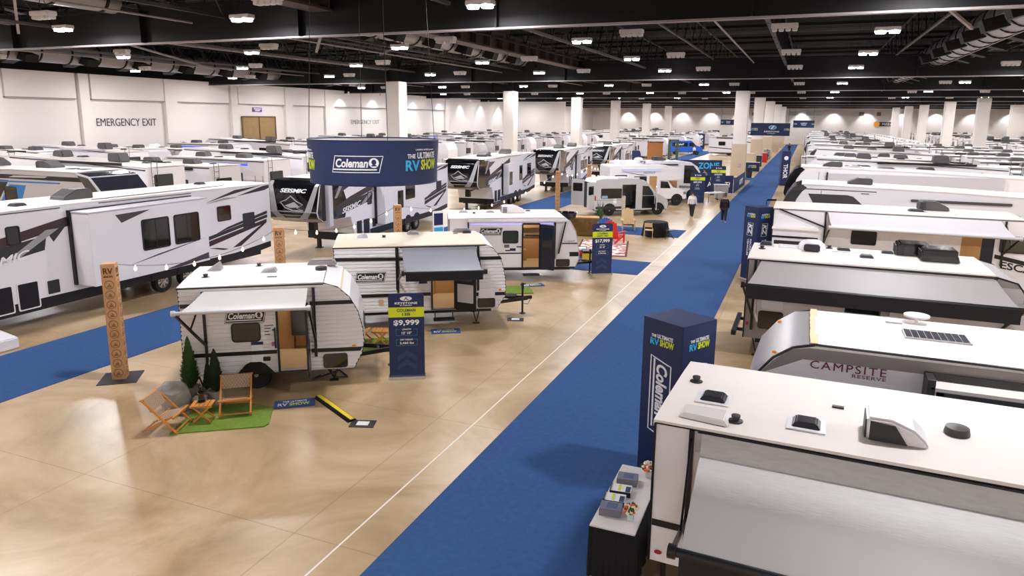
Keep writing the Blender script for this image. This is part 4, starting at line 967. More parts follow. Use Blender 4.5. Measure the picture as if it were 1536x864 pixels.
    if slide:
        x0, x1, out, z0, z1 = slide
        b = MB().box(x0, min(y, y+s*out), z0, x1, max(y, y+s*out), z1).build('slide_out', WHITE, r, bevel=.012)
        ys = y+s*out
        if x1-x0 > 2.5:
            plates('slide_graphic', b, [[(x0+.1, z0+.86), (x0+1.8, z0+.62), (x1-1.2, z0+.42), (x1-2.4, z0+.62)], [(x1-.9, z1-.15), (x1-2.2, z1-.12), (x1-1.1, z1-.42)], [(x0+.05, z0+.1), (x0+.05, z0+.3), (x0+2.0, z0+.03), (x0+1.4, z0+.01)]], DARKG, s, ys, .005)
            w1 = x0+.4; window(b, w1, z0+.8, w1+1.1, z1-.42, s, ys, .08, .05, GLASS, BLACK, True); window(b, w1+1.3, z0+.8, w1+2.4, z1-.42, s, ys, .08, .05, GLASS, BLACK, True)
        elif x1-x0 > 1: window(b, x0+.3, z0+.6, x0+.9, z1-.5, s, ys, .06, .04)
        m = MB(); m.box(x1, y, z0, x1+.06, y+s*.12, z1+.05); m.box(x0-.06, y, z0, x0, y+s*.12, z1+.05); m.box(x0-.06, y, z1+.0, x1+.06, y+s*.12, z1+.06); m.build('slide_seal', BLACK, b)
        MB().box(x0-.02, y, z1+.0, x1+.02, y+s*(out+.03), z1+.03).build('slide_topper', PALEG, b)
    for wdw in windows: window(r, *wdw, s, y, .07, .04)
    if box: hatch(r, *box, s, y, CHAR, 'vent_grille', .04)
    if hatches:
        for x0, z0, x1, z1 in ((L-4.5, .56, L-3.85, 1.38), (L-3.75+.0, .56, L-3.2, 1.38)):
            h_ = hatch(r, x0, z0, x1, z1, s, y+s*.004, WHITE, 'compartment', .05); poly_on(MB(), rrect(x0+.04, z0+.04, x1-.04, z1-.04, .04), side_place(s, y+s*.02), .004).build('compartment_opening', BLACK, h_)
        h_ = hatch(r, L-5.15, .84, L-4.72, 1.3, s, y+s*.004, WHITE, 'compartment', .04); poly_on(MB(), rrect(L-5.12, .87, L-4.75, 1.27, .03), side_place(s, y+s*.02), .004).build('compartment_opening', CHAR, h_)
    for q in (-1, 1):
        for wx in wheels: wheel(r, wx, q*(W/2-.12), q, .38, .22)
    m = MB()
    for wx in wheels:
        poly_on(m, [(wx+.5*math.cos(PI*i/10), .5+.46*math.sin(PI*i/10)) for i in range(11)], side_place(s, y-s*.002), .012)
    m.build('wheel_arch', BLACK, r)
    MB().box(.4, -W/2+.3, .42, L-3.1, W/2-.3, .75).build('chassis', BLACK, r)
    m = MB()
    for q in (-.7, .7): m.box(L-3.2, q-.08, .02, L-3.05, q+.08, 1.2); m.box(L-3.27, q-.15, 0, L-2.98, q+.15, .03)
    m.build('landing_leg', BLACK, r)
    m = MB(); m.bar((L-2.8, 0, 1.6), (L-1.7, 0, 1.5), .5, .16); m.box(L-1.75, -.15, 1.05, L-1.45, .15, 1.55); m.build('pin_box', BLACK, r)
    if detail:
        # ladder on the rear wall
        m = MB()
        for q in (.45, .85): m.tube((-.1, s*q, .95), (-.1, s*q, T+.25), .014, n=6)
        for k in range(7): m.tube((-.1, s*.45, 1.1+k*.35), (-.1, s*.85, 1.1+k*.35), .012, n=6)
        for z in (1.2, 2.9): m.tube((-.1, s*.45, z), (0, s*.45, z), .012, n=5); m.tube((-.1, s*.85, z), (0, s*.85, z), .012, n=5)
        m.build('ladder', DARKG, r)
        window(r, .0, .0, .01, .01, s, 50, .001) if False else None
        m = MB(); pl = plane((-.004, 0, 0), (0, -1, 0), (0, 0, 1), (-1, 0, 0)); ring_on(m, rrect(-.95, 1.9, .35, 2.7, .08), pl, .05, .02); poly_on(m, rrect(-.92, 1.93, .32, 2.67, .07), pl, .01); m.build('rear_window', GLASSB if False else GLOSSB, r)
    for (ax, ay, d) in ac: ac_unit(r, ax, ay, T+.05, mat('ac_dark_grey', '#524F4F', .5), 1.0, .7, .34, d)
    if detail:
        roof_vent(r, L*.68, .5*s, T+.06, CHAR, .4, .1); roof_vent(r, 2.2, -.3*s, T+.04, CHAR, .36, .09)
        m = MB(); m.path([(2.5, s*(W/2-.12), T+.08), (L*.55, s*(W/2-.12), T+.1)], .015, 5); m.build('roof_rail', DARKG, r)
    if awn:
        MB().box(awn-.16, y, 1.45, awn+.16, y+s*.2, T-.1).build('awning_arm_case', PALEG, r, bevel=.02)
    return r
def fw_center(x, y, ang, W, s):                     # from the near rear corner
    a = math.radians(ang); return (x+s*math.sin(a)*W/2, y-s*math.cos(a)*W/2, 0)
fifth_wheel('fifth_wheel_camper', 'white fifth-wheel camper with two big windows in a slide-out, nearest at left edge', fw_center(-20.6, 23.4, -89, 2.5, 1), -89, 14.6, s=1, slide=(4.35, 8.95, .85, .98, 3.22),
            windows=((2.3, 2.14, 3.0, 2.72), (10.45, 2.48, 10.85, 3.02)), box=(1.0, 1.72, 1.66, 2.3), ac=((8.0, .2, -1), ), tc=11.1)
fifth_wheel('fifth_wheel_camper', 'white fifth-wheel camper with black emblem nose standing behind the round hanging banner', fw_center(-20.19, 38.64, -84.7, 2.5, 1), -84.7, 14.5, s=1, slide=(7.1, 9.4, .55, .98, 2.98), T=3.42,
            windows=((4.8, 1.8, 6.0, 2.7), (9.75, 2.0, 10.15, 2.6)), box=(1.05, 1.85, 1.8, 2.45), ac=((9.0, 0, -1), (4.0, 0, -1)), awn=13.7)
fifth_wheel('fifth_wheel_camper', 'white fifth-wheel camper with three wheels in a row just right of the round banner', fw_center(-20.0, 53.4, -85.4, 2.5, 1), -85.4, 13.2, s=1, slide=(7.3, 8.4, .5, .98, 3.0), T=3.5,
            windows=((1.3, 1.75, 2.3, 2.75), (3.6, 1.6, 4.3, 2.7)), wheels=(6.2, 5.2, 4.2), ac=((9.2, .2, -1), (4.6, .2, -1)))
fifth_wheel('fifth_wheel_camper', 'fourth white fifth-wheel camper of the row, nose behind the third one', fw_center(-19.2, 67.0, -86, 2.5, 1), -86, 12.6, s=1, slide=(4.2, 7.0, .5, .98, 3.0), T=3.6,
            windows=((1.2, 1.9, 2.0, 2.7), (8.0, 1.8, 8.6, 2.8)), ac=((9.0, .2, -1), (4.2, .2, -1)))
fifth_wheel('fifth_wheel_camper', 'fifth white fifth-wheel camper, farthest of the left carpet row', fw_center(-18.6, 81.5, -87, 2.5, 1), -87, 12.8, s=1, slide=(4.2, 7.6, .5, .98, 3.0), T=3.5, lettering='SEISMIC',
            windows=((1.2, 1.9, 2.0, 2.7), ), ac=((9.0, .2, -1), (4.2, .2, -1)))
# ---------------------------------------------------------------- the right-hand row, near ones first
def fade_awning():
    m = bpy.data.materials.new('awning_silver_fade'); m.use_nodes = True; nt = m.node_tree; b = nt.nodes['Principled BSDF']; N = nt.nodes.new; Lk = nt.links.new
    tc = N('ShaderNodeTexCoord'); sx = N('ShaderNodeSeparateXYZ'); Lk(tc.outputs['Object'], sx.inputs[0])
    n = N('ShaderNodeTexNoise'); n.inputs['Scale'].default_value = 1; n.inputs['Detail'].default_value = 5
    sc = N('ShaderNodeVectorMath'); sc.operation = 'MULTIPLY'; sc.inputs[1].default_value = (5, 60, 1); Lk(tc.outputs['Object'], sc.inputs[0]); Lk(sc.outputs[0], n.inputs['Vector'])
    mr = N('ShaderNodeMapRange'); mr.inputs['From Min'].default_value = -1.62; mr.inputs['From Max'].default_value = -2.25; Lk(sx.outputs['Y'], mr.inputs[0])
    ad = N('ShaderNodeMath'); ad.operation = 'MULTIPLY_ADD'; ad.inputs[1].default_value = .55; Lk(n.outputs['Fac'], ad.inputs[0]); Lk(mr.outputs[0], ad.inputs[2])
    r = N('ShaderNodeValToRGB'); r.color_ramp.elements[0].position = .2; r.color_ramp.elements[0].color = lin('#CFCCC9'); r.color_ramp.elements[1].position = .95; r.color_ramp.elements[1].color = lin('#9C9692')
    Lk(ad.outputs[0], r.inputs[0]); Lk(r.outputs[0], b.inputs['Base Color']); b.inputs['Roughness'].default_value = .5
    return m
def right_trailer(label, x, y, L, W, T, B, side_m, flip=False, nose=.7, roofm=None, prof=None, cat='camper trailer'):
    r = thing('travel_trailer', label, cat, (x, y, 0), PI if flip else 0)
    prof = prof or [(0, B), (0, T-.02), (L-nose, T), (L-nose*.5, T-.12), (L-nose*.12, T-.6), (L, T-1.2), (L-.05, B+.3), (L-.3, B)]
    shell('body_shell', r, prof, W, [side_m, side_m], caps=True)
    roof_slab(r, [(-.02, T-.02), (L*.5, T), (L-nose, T)], W, roofm or ROOFM, .04)
    edge_trim(r, prof[0:2]+[(L-nose, T)]+prof[3:], W, (-1, 1), .018)
    MB().box(.3, -W/2+.25, .34, L-.5, W/2-.25, B).build('chassis', BLACK, r)
    for sd in (-1, 1):
        for wx in ((L*.42, L*.42+.85) if L > 6 else (L*.45,)): wheel(r, wx, sd*(W/2-.14), sd, .34)
    frame_hitch(r, L, W, .45, 1.1)
    return r
# R1: nearest, silver awning
W = 2.36; T = 2.41
t1 = right_trailer('nearest white trailer at the lower right with wide silver awning and white roof unit', -1.42, 9.53, 7.6, W, T, .48, WHITE)
y = -W/2
t1.rotation_euler = (0, 0, -.04)
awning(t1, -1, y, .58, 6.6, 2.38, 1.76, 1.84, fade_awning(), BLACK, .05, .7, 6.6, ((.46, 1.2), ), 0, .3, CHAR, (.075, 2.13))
plates('black_stripe', t1, [[(.02, .98), (7.0, .98), (7.0, 1.07), (.02, 1.07)]], BLACK, -1, y-.002)
plate('tail_marker', t1, circle(.12, .62, .048, 12, .026), RED, -1, y-.004, .02, 'red side marker lens')
plates('light_strip_panel', t1, [[(.5, 2.1), (6.8, 2.1), (6.8, 2.4), (.5, 2.4)]], PALEG, -1, y-.002)
MB().box(.14, y+.1, 0, .2, y+.16, .48).build('stabiliser_leg', BLACK, t1)
window(t1, 3.4, 1.3, 4.4, 1.9, -1, y); window(t1, 1.4, 1.4, 2.1, 1.9, -1, y)
pipe_vent(t1, .23, .3, T+.04); roof_vent(t1, .56, -.25, T+.05, mat('smoked_acrylic', '#3B3A3E', .15), .34, .07)
m = MB(); m.add([(.25, -1.02, T+.04), (.85, -1.08, T+.04), (.85, -.62, T+.04), (.25, -.62, T+.04), (.3, -.97, T+.09), (.8, -1.03, T+.09), (.8, -.67, T+.09), (.3, -.67, T+.09)], [(4, 5, 6, 7), (0, 1, 5, 4), (1, 2, 6, 5), (2, 3, 7, 6), (3, 0, 4, 7)])
m.build('skylight', mat('translucent_skylight', '#E3DDD8', .2), t1, bevel=.01)
pipe_vent(t1, .92, -.85, T+.04); roof_vent(t1, 1.72, -.6, T+.05, MATS['smoked_acrylic'], .34, .07)
ac = MB().prism([(2.38, T+.04), (3.02, T+.04), (3.0, T+.12), (2.86, T+.24), (2.62, T+.33), (2.36, T+.33)], -.74, -.28).build('air_conditioner', WHITE, t1, bevel=.03, seg=3)
m = MB().prism([(2.4, T+.06), (2.8, T+.06), (2.66, T+.27), (2.4, T+.29)], -.752, -.73); m.box(2.35, -.7, T+.06, 2.372, -.32, T+.28); m.build('air_conditioner_louvre', CHAR, ac)
MB().lathe([(.02, 0), (.13, .0), (.14, .03), (.125, .1), (.02, .115)], 18, (3.36, -.12, T+.045)).build('antenna_dome', mat('dome_brown_black', '#3A3433', .4), t1, smooth=True)
MB().box(2.0, .1, T+.04, 2.14, .16, T+.075).build('roof_cleat', CHAR, t1)
m = MB(); m.path([(4.1, .2, T+.06), (4.3, .1, T+.06), (4.6, .15, T+.06)], .012, 5); m.build('roof_cable', BLACK, t1)
# R2: silver-nosed trailer facing the aisle
W = 2.2; T = 2.68; L = 7.6
prof = [(0, .5), (0, T-.02), (L-1.0, T), (L-.68, T-.06), (L-.4, T-.26), (L-.14, T-.6), (L-.0, T-1.1), (L, 1.1), (L-.1, .5)]
r2 = thing('travel_trailer', 'white trailer with rounded silver nose, maroon side lettering and flat solar panel at the right', 'camper trailer', (-.62+L, 12.6, 0), PI)
shell('body_shell', r2, prof, W, [WHITE, SILVER], lambda i: 1 if 2 <= i <= 7 else 0)
for s_ in (1, -1): siding('side_wall', r2, prof, s_*W/2, s_, WHITE, .16, .008)
roof_slab(r2, [(-.02, T-.02), (3, T), (L-1.0, T)], W, ROOFM, .03)
MB().sheet([[(x+.012, yy, z+.02) for x, z in prof[2:8]] for yy in (-W/2-.01, -W*.2, W*.2, W/2+.01)], .006).build('nose_panel', mat('silver_nose', '#BDB9BA', .3, .35), r2, smooth=True)
m = MB(); rnd = random.Random(4)
m.sheet([[(L-1.03-.02*rnd.random(), -W/2+W*j/24, T+.05), (L-.93+.02*rnd.random(), -W/2+W*j/24, T+.045)] for j in range(25)], .012); m.build('sealant_seam', mat('cream_sealant', '#E6CDA6', .7), r2)
edge_trim(r2, [(.0, T+.0), (L-1.0, T+.02)]+prof[3:], W, (1, -1), .022); y = W/2
P2 = lambda X: -.62+L-X-0.0
wx = lambda X: (-.62+L)-X
plates('grey_band', r2, [[(wx(-.42), 2.12), (wx(.22), 2.45), (wx(5.5), 2.46), (wx(5.5), 2.64), (wx(.3), 2.64), (wx(.0), 2.58), (wx(-.22), 2.36)]], GREYB, 1, y+.01)
pl = lambda u, v, n=0: (wx(.86)-u, y+.02+n, 2.39+v)
letters(MB(), 'CAMPSITE', pl, h=.125, w=1.06, bold=0, space=1.2).build('side_lettering', mat('maroon_print', '#6B1C3C', .5), r2)
letters(MB(), 'RESERVE', lambda u, v, n=0: (wx(1.16)-u, y+.02+n, 2.285+v), h=.055, w=.46, bold=.0, space=1.2).build('side_lettering_small', MATS['maroon_print'], r2)
b = MB().box(wx(7.0), y, .7, wx(1.95), y+.38, 2.36).build('slide_out', WHITE, r2, bevel=.01)
m = MB(); m.box(wx(1.98), y, .7, wx(1.88), y+.4, 2.5); m.box(wx(7.0), y, 2.4, wx(1.88), y+.06, 2.5); m.build('slide_seal', CHAR, b)
m = MB(); m.box(wx(7.0), y+.38, 2.2, wx(2.0), y+.395, 2.33); m.box(wx(2.1), y+.38, .7, wx(2.0), y+.395, 2.33); m.build('slide_trim', CHAR, b)
MB().box(wx(7.02), y, 2.365, wx(1.93), y+.4, 2.39).build('slide_roof', ROOFM, b)
hatch(r2, wx(1.05), 1.98, wx(.55), 2.08, 1, y+.01, CHAR, 'vent_grille', .01)
for X, yy in ((-.21, W/2+.0), (-.2, -W/2+.25)):
    MB().lathe([(.02, 0), (.035, .0), (.03, .03), (.005, .04)], 10, (wx(X), yy-.08 if yy > 0 else yy, 2.47)).build('clearance_light', AMBER, r2)
s_ = MB().box(wx(2.62), -.55, T+.05, wx(1.7), -.05, T+.08).build('solar_panel', PALEG, r2)
m = MB()
for i in range(9):
    for j in range(3): m.box(wx(2.6)+i*.098+.01, -.53+j*.155, T+.08, wx(2.6)+i*.098+.1, -.53+j*.155+.148, T+.084)
m.build('solar_cell', mat('solar_cell', '#2E3038', .2), s_)
s_ = bpy.data.objects['solar_panel']; s_.location = (0, .3, 0)
m = MB(); m.lathe([(.03, 0), (.03, .1), (.2, .11), (.2, .14), (.02, .15)], 20, (wx(1.98), -1.0+.15, T+.05)); m.build('antenna', WHITE, r2, smooth=True)
MB().box(wx(1.75), -.72, T+.04, wx(1.5), -.62, T+.08).build('roof_cleat', PALEG, r2)
MB().box(.3, -W/2+.25, .34, L-.5, W/2-.25, .5).build('chassis', BLACK, r2)
for sd in (-1, 1):
    for q in (3.2, 4.1): wheel(r2, q, sd*(W/2-.14), sd, .34)
frame_hitch(r2, L, W, .45, .9)
# R3: grey trailer, grey awning
W = 2.4; T = 2.64
t3 = right_trailer('grey trailer with long grey awning and two glossy black roof air conditioners on the right', -1.15, 20.05, 6.3, W, T, .52, GREYB, nose=.9)
y = -W/2
plates('white_side_panel', t3, [[(.3, .95), (6.0, .75), (6.0, 2.4), (.25, 2.4)]], mat('side_panel_grey_white', '#B9B4B3', .4), -1, y-.002)
plates('pale_arch', t3, [[(.22, 2.2), (.22, 1.2), (.3, .98), (.5, .92), (.5, .98), (.34, 1.05), (.27, 1.22), (.27, 2.2)]], WHITE, -1, y-.006)
hatch(t3, .34, .8, .95, 1.29, -1, y-.004, GLOSSB, 'pass_through_hatch', .07); hatch(t3, .4, 1.33, .92, 1.7, -1, y-.004, PALEG, 'side_hatch', .05)
window(t3, 2.35, 1.1, 3.15, 1.66, -1, y-.004, .08); plate('tail_marker', t3, rrect(.05, .86, .11, .95, .01), RED, -1, y-.006, .01, 'red side marker lens')
MB().box(-.32, -1.0, .48, -.2, 1.0, .6).build('rear_bumper', BLACK, t3); m = MB(); m.box(-.22, -.6, .5, .1, -.52, .58); m.box(-.22, .52, .5, .1, .6, .58); m.build('bumper_bracket', BLACK, t3)
stab_jack(t3, .35, y+.2, .5)
awning(t3, -1, y, .32, 5.4, 2.6, 1.12, 2.17, AWNT, BLACK, .05, .06, 5.7, ((.19, 1.15), (5.4, 1.15)), .04, .3, CHAR, None, .012)
b = MB().box(3.3, y-.45, .7, 6.0, y, 1.95).build('slide_out', mat('side_panel_grey_white', '#B9B4B3', .4), t3); MB().sheet([[(3.2+2.9*j/10, y-.5*i/4, 2.08-.1*i/4-.04*math.sin(PI*j/10)) for j in range(11)] for i in range(5)], .01).build('slide_topper', AWNT, b)
for px, py, ww in ((1.5, .5, .34), (2.3, 1.0, .36), (2.8, -.2, .34), (3.35, .98, .3)): roof_vent(t3, px, py*.75, T+.05, CHAR, ww, .08)
roof_vent(t3, .32, .75, T+.05, CHAR, .34, .1); pipe_vent(t3, .25, .1, T+.05); roof_vent(t3, .9, .8, T+.05, WHITE, .42, .03); pipe_vent(t3, 1.95, .95, T+.05)
MB().lathe([(.02, 0), (.36, 0), (.33, .14), (.22, .24), (.02, .27)], 20, (1.5, .65, T+.04)).build('antenna_dome', WHITE, t3, smooth=True); MB().box(1.3, .1, T+.05, 1.7, .3, T+.24).build('dome_motor', CHAR, t3, bevel=.03)
for px, py in ((3.95, .85), (4.45, .2)): ac_unit(t3, px, py, T+.05, GLOSSB, .85, .7, .33, -1, CHAR, .08)
MB().box(2.0, .4, T+.05, 5.2, .42, T+.06).build('roof_seam', DARKG, t3)
# R4: white awning
W = 2.3; T = 3.02
t4 = right_trailer('white trailer with pale awning and open wooden door right of the farther dark blue tower', -.91, 28.25, 8.4, W, T, .5, WHITE, nose=.8)
y = -W/2
awning(t4, -1, y, 1.8, 6.95, 2.98, .75, 2.54, AWNW, PALEG, .05, 1.95, 7.3, ((1.74, 1.9), (7.1, 1.9)), .06, 0, None, None, .014)
b = MB().box(.03, y-.55, .7, 1.5, y, 2.34).build('slide_out', WHITE, t4, bevel=.01); MB().box(.0, y-.58, 2.34, 1.53, y, 2.38).build('slide_roof', ROOFM, b); MB().box(.0, y-.565, 2.05, 1.53, y-.55, 2.12).build('slide_trim', BLACK, b)
plates('slide_stripe', b, [[(.1, 1.75), (1.45, 1.75), (1.45, 1.95), (.1, 1.95)]], CHAR, -1, y-.55)
MB().bar((.19, y-.03, 3.0), (1.74, y-.03, 2.44), .03, .05).build('awning_brace', BLACK, t4)
o = plate('interior_panel', t4, [(5.92, .6), (6.5, .6), (6.5, 2.5), (5.92, 2.5)], OAK, -1, y-.004); hatch(t4, 6.5, .6, 6.85, 2.5, -1, y-.01, mat('door_navy_black', '#161A2C', .3), 'door', .04)
window(t4, 7.0, 1.95, 7.75, 2.5, -1, y-.004, .07, .04, GLASSG); plates('black_stripe', t4, [[(6.9, 1.75), (8.3, 1.45), (8.3, 1.6), (6.9, 1.88)]], BLACK, -1, y-.004)
letters(MB(), 'ESCAPE', lambda u, v, n=0: (7.75+u, y-.006-n, 1.45+v-u*.15), h=.24, w=1.3, bold=.02).build('side_lettering', BLACK, t4)
window(t4, 2.6, 1.9, 3.4, 2.4, -1, y-.004)
ac_unit(t4, 5.2, .35, T+.05, mat('ac_dark_grey', '#524F4F', .5), .95, .66, .33, -1); roof_vent(t4, 4.6, -.35, T+.05, CHAR, .5, .08); roof_vent(t4, 3.1, .0, T+.05, WHITE, .5, .07); roof_vent(t4, 2.0, .1, T+.05, WHITE, .4, .05)
m = MB(); m.path([(-.35, .6, 3.1), (-.35, .95, 3.1)], .02, 6); m.path([(-.35, .6, 3.1), (0, .6, 3.12)], .02, 6); m.path([(-.35, .95, 3.1), (0, .95, 3.12)], .02, 6); m.path([(-.35, .6, 3.1), (-.35, .6, 2.9)], .02, 6); m.build('ladder_hook', BLACK, t4)
# R5, R6: noses toward the aisle
def nose_trailer(label, x, y, L, W, T, win, col, extra=None):
    r = thing('fifth_wheel_camper', label, 'camper trailer', (x+L, y, 0), PI)
    prof = [(0, .8), (0, T-.3), (L*.45, T-.1), (L-1.6, T), (L-.75, T), (L-.45, T-.12), (L-.2, T-.5), (L-.05, T-.95), (L, T-1.4), (L-.3, 1.7), (L-2.6, 1.6), (L-2.9, .8)]
    MB().prism(prof, -W/2, W/2).build('body', col, r, bevel=.02)
    roof_slab(r, [(0, T-.29), (L*.45, T-.09), (L-1.6, T+.01), (L-.75, T+.01)], W, ROOFM, .03, .01)
    m = MB(); cap = [(L-.8, T+.02), (L-.44, T-.1), (L-.18, T-.49), (L-.03, T-.95), (L+.02, T-1.4), (L-.28, 1.72), (L-.55, 1.9), (L-.42, T-1.3), (L-.5, T-.98), (L-.62, T-.6), (L-.8, T-.3), (L-1.0, T-.1)]
    for a, b in zip(cap[:6], cap[::-1][:6]): pass
    nc = MB().prism(cap, -W/2-.012, W/2+.012).build('nose_cap', GLOSSB, r, bevel=.02)
    m = MB()
    for q in (-.5, .5): m.sheet([[(L-.42, q-.08, T-.08), (L-.42, q+.08, T-.08)], [(L-.165, q*.9-.08, T-.48), (L-.165, q*.9+.08, T-.48)], [(L-.01, q*.7-.08, T-.95), (L-.01, q*.7+.08, T-.95)]], .01)
    m.build('nose_stripe', mat('violet_chrome', '#8E7FB8', .2, .5), nc)
    y_ = W/2; sx = lambda X: x+L-X
    if win:
        pts = [(sx(a), z) for a, z in win]; o = plate('window', r, pts, mat('smoked_window', '#3C3937', .15), 1, y_, .012)
        plates('window_trim', r, [[(sx(-.0), T-.14), (sx(2.76), T-.16), (sx(2.76), T-.19), (sx(0), T-.17)], [(sx(2.2), T-.25), (sx(2.5), T-.25), (sx(2.5), T-.28), (sx(2.2), T-.28)]], CHAR, 1, y_, .02)
    MB().box(sx(7.4), y_, T-.5, sx(4.0), y_+.1, T-.4).build('awning_case', DARKG, r, bevel=.02)
    plates('panel_seam', r, [[(sx(.7), 1.75), (sx(.72), 1.75), (sx(.72), T-.2), (sx(.7), T-.2)]], DARKG, 1, y_, .004)
    for sd in (-1, 1):
        for q in (L*.35, L*.35+.9): wheel(r, q, sd*(W/2-.12), sd, .38)
    MB().box(.4, -W/2+.3, .45, L-3, W/2-.3, .8).build('chassis', BLACK, r)
    m = MB()
    for q in (-.7, .7): m.box(L-3.2, q-.08, .02, L-3.05, q+.08, 1.2)
    m.build('landing_leg', BLACK, r)
    return r
n5 = nose_trailer('white fifth-wheel camper with black nose and slanted dark window, right of the blue aisle', -.82, 33.25, 11, 2.5, 3.5, [(.21, 3.15), (.55, 2.55), (2.5, 2.6), (1.92, 3.1), (1.7, 3.15)], WHITE)
roof_vent(n5, 5, .3, 3.46, WHITE, .4, .06); ac_unit(n5, 8.0, 0, 3.5, mat('ac_dark_grey', '#524F4F', .5), .95, .66, .3, -1)
n6 = nose_trailer('second white camper with black nose behind the one with the slanted window', -.95, 42.2, 11.5, 2.6, 3.7, None, WHITE)
b = MB().box(11.5-.95-9, 1.3, 2.2, 11.5-2.1, 1.5, 3.45).build('slide_out', PALEG, n6); MB().box(11.5-2.1, 1.3, 2.2, 11.5-2.03, 1.52, 3.5).build('slide_seal', BLACK, b)
ac_unit(n6, 9.2, .3, 3.72, mat('ac_dark_grey', '#524F4F', .5), .95, .66, .3, -1); roof_vent(n6, 8.2, -.2, 3.75, CHAR, .8, .06); roof_vent(n6, 6.6, -.1, 3.7, CHAR, .9, .06)
# ---------------------------------------------------------------- dark blue towers
def tower(x, y, rot, h, w_, label, kind):
    r = thing('sign_tower', label, 'sign tower', (x, y, 0), rot)
    MB().box(-w_/2-.03, -w_/2-.03, 0, w_/2+.03, w_/2+.03, .03).build('tower_base', PALEG, r)
    b = MB().box(-w_/2, -w_/2, .03, w_/2, w_/2, h).build('tower_panel', NAVYB, r, bevel=.006)
    for ax in ((0, -1), (1, 0), (-1, 0), (0, 1)):
        u = (-ax[1], ax[0], 0); pl = plane((ax[0]*(w_/2+.001), ax[1]*(w_/2+.001), 0), u, (0, 0, 1), (ax[0], ax[1], 0))
        show_logo(b, pl, 0, h-.33, w_*.62, False)
        pr = plane((ax[0]*(w_/2+.001), ax[1]*(w_/2+.001), 0), (0, 0, -1), u, (ax[0], ax[1], 0))
        if kind == 'C': coleman_logo(b, pr, -(h-1.32), 0, 1.35, bg=False, bgm=NAVYB)
        else:
            m = MB(); ring_on(m, [(-(h-.62), -.14), (-(h-1.12), -.17), (-(h-1.12), .11), (-(h-.62), .14)], pr, .02); letters(m, 'KZ', pr, h=.2, w=.42, bold=.04, shear=.2, cu=-(h-.87), cv=-.015)
            letters(m, 'RECREATIONAL', pr, h=.085, w=1.1, bold=.02, cu=-(h-1.8), cv=.06); letters(m, 'VEHICLES', pr, h=.085, w=.66, bold=.02, cu=-(h-1.58), cv=-.08); m.build('tower_lettering', WHITEP, b)
    return r
tower(-1.7, 11.5, math.radians(-31), 2.9, .84, 'nearest dark blue square tower, outlined white lettering, behind the nearest right trailer', 'C')
tower(-1.5, 28.75, math.radians(-43), 2.87, .74, 'farther dark blue square tower with two big white letters beside the blue aisle', 'K')
# ---------------------------------------------------------------- brochure table in the lower middle
r = thing('brochure_table', 'white-topped table with black skirt at the end of the nearest right trailer', 'table', (-1.98, 9.33, 0), 0)
MB().box(-.31, -.93, .715, .31, .93, .74).build('table_top', mat('table_cloth_white', '#EDE6E2', .7), r, bevel=.006)
N = 96; per = []
for i in range(N):
    t = i/N*4; k = int(t); q = t-k; a, b_ = .315, .935
    p = ((-a+2*a*q, -b_), (a, -b_+2*b_*q), (a-2*a*q, b_), (-a, b_-2*b_*q))[k]; nx, ny = ((0, -1), (1, 0), (0, 1), (-1, 0))[k]; per.append((p, (nx, ny)))
m = MB(); rows = []
for z, f in ((.725, 0), (.4, .5), (.02, 1)):
    rows += [(p[0]+n[0]*(.02*math.sin(i*1.9)+.05)*f, p[1]+n[1]*(.02*math.sin(i*1.9)+.05)*f, z) for i, (p, n) in enumerate(per)]
m.add(rows, [(k*N+i, k*N+(i+1) % N, (k+1)*N+(i+1) % N, (k+1)*N+i) for k in (0, 1) for i in range(N)]); m.build('table_skirt', mat('black_cloth', '#0C0B0D', .9), r, smooth=True)
for q in ((-.26, -.85), (.26, -.85), (-.26, .85), (.26, .85)): MB().tube((q[0], q[1], 0), (q[0], q[1], .715), .015, n=6).build('leg', CHAR, r)
def brochures(x, y, h, kind, label):
    r = thing('brochure_stack', label, 'brochures', (x, y, .741), math.radians(6))
    MB().box(-.15, -.115, 0, .15, .115, h).build('paper_stack', PALEG if kind else mat('brochure_grey', '#77767D', .6), r, bevel=.003)
    MB().box(-.148, -.113, h, .148, .113, h+.004).build('brochure_cover', mat('brochure_slate', '#6F7288', .4) if not kind else WHITEP, r)
    if kind:
        MB().box(-.04, -.08, h+.004, .0, .09, h+.006).build('cover_block', LIME, r); MB().box(.07, -.1, h+.004, .14, .06, h+.006).build('cover_photo', NAVYB, r); MB().box(-.15, -.12, .0, -.14, .12, h+.02).build('rack_side', BLACK, r); MB().box(-.15, -.125, .0, .15, -.116, h+.01).build('rack_front', BLACK, r)
    else: MB().box(-.06, -.06, h+.004, .09, .08, h+.006).build('cover_photo', mat('brochure_blue', '#4A557F', .4), r)
brochures(-2.08, 9.72, .1, 0, 'stack of slate grey brochures on the white table nearest the far flowers'); brochures(-2.1, 9.39, .07, 1, 'upper one of two white and lime brochure stacks in black racks on the table')
brochures(-2.12, 9.1, .07, 1, 'lower one of two white and lime brochure stacks in black racks on the table'); brochures(-2.1, 8.81, .1, 0, 'stack of slate grey brochures on the white table nearest the near flowers')
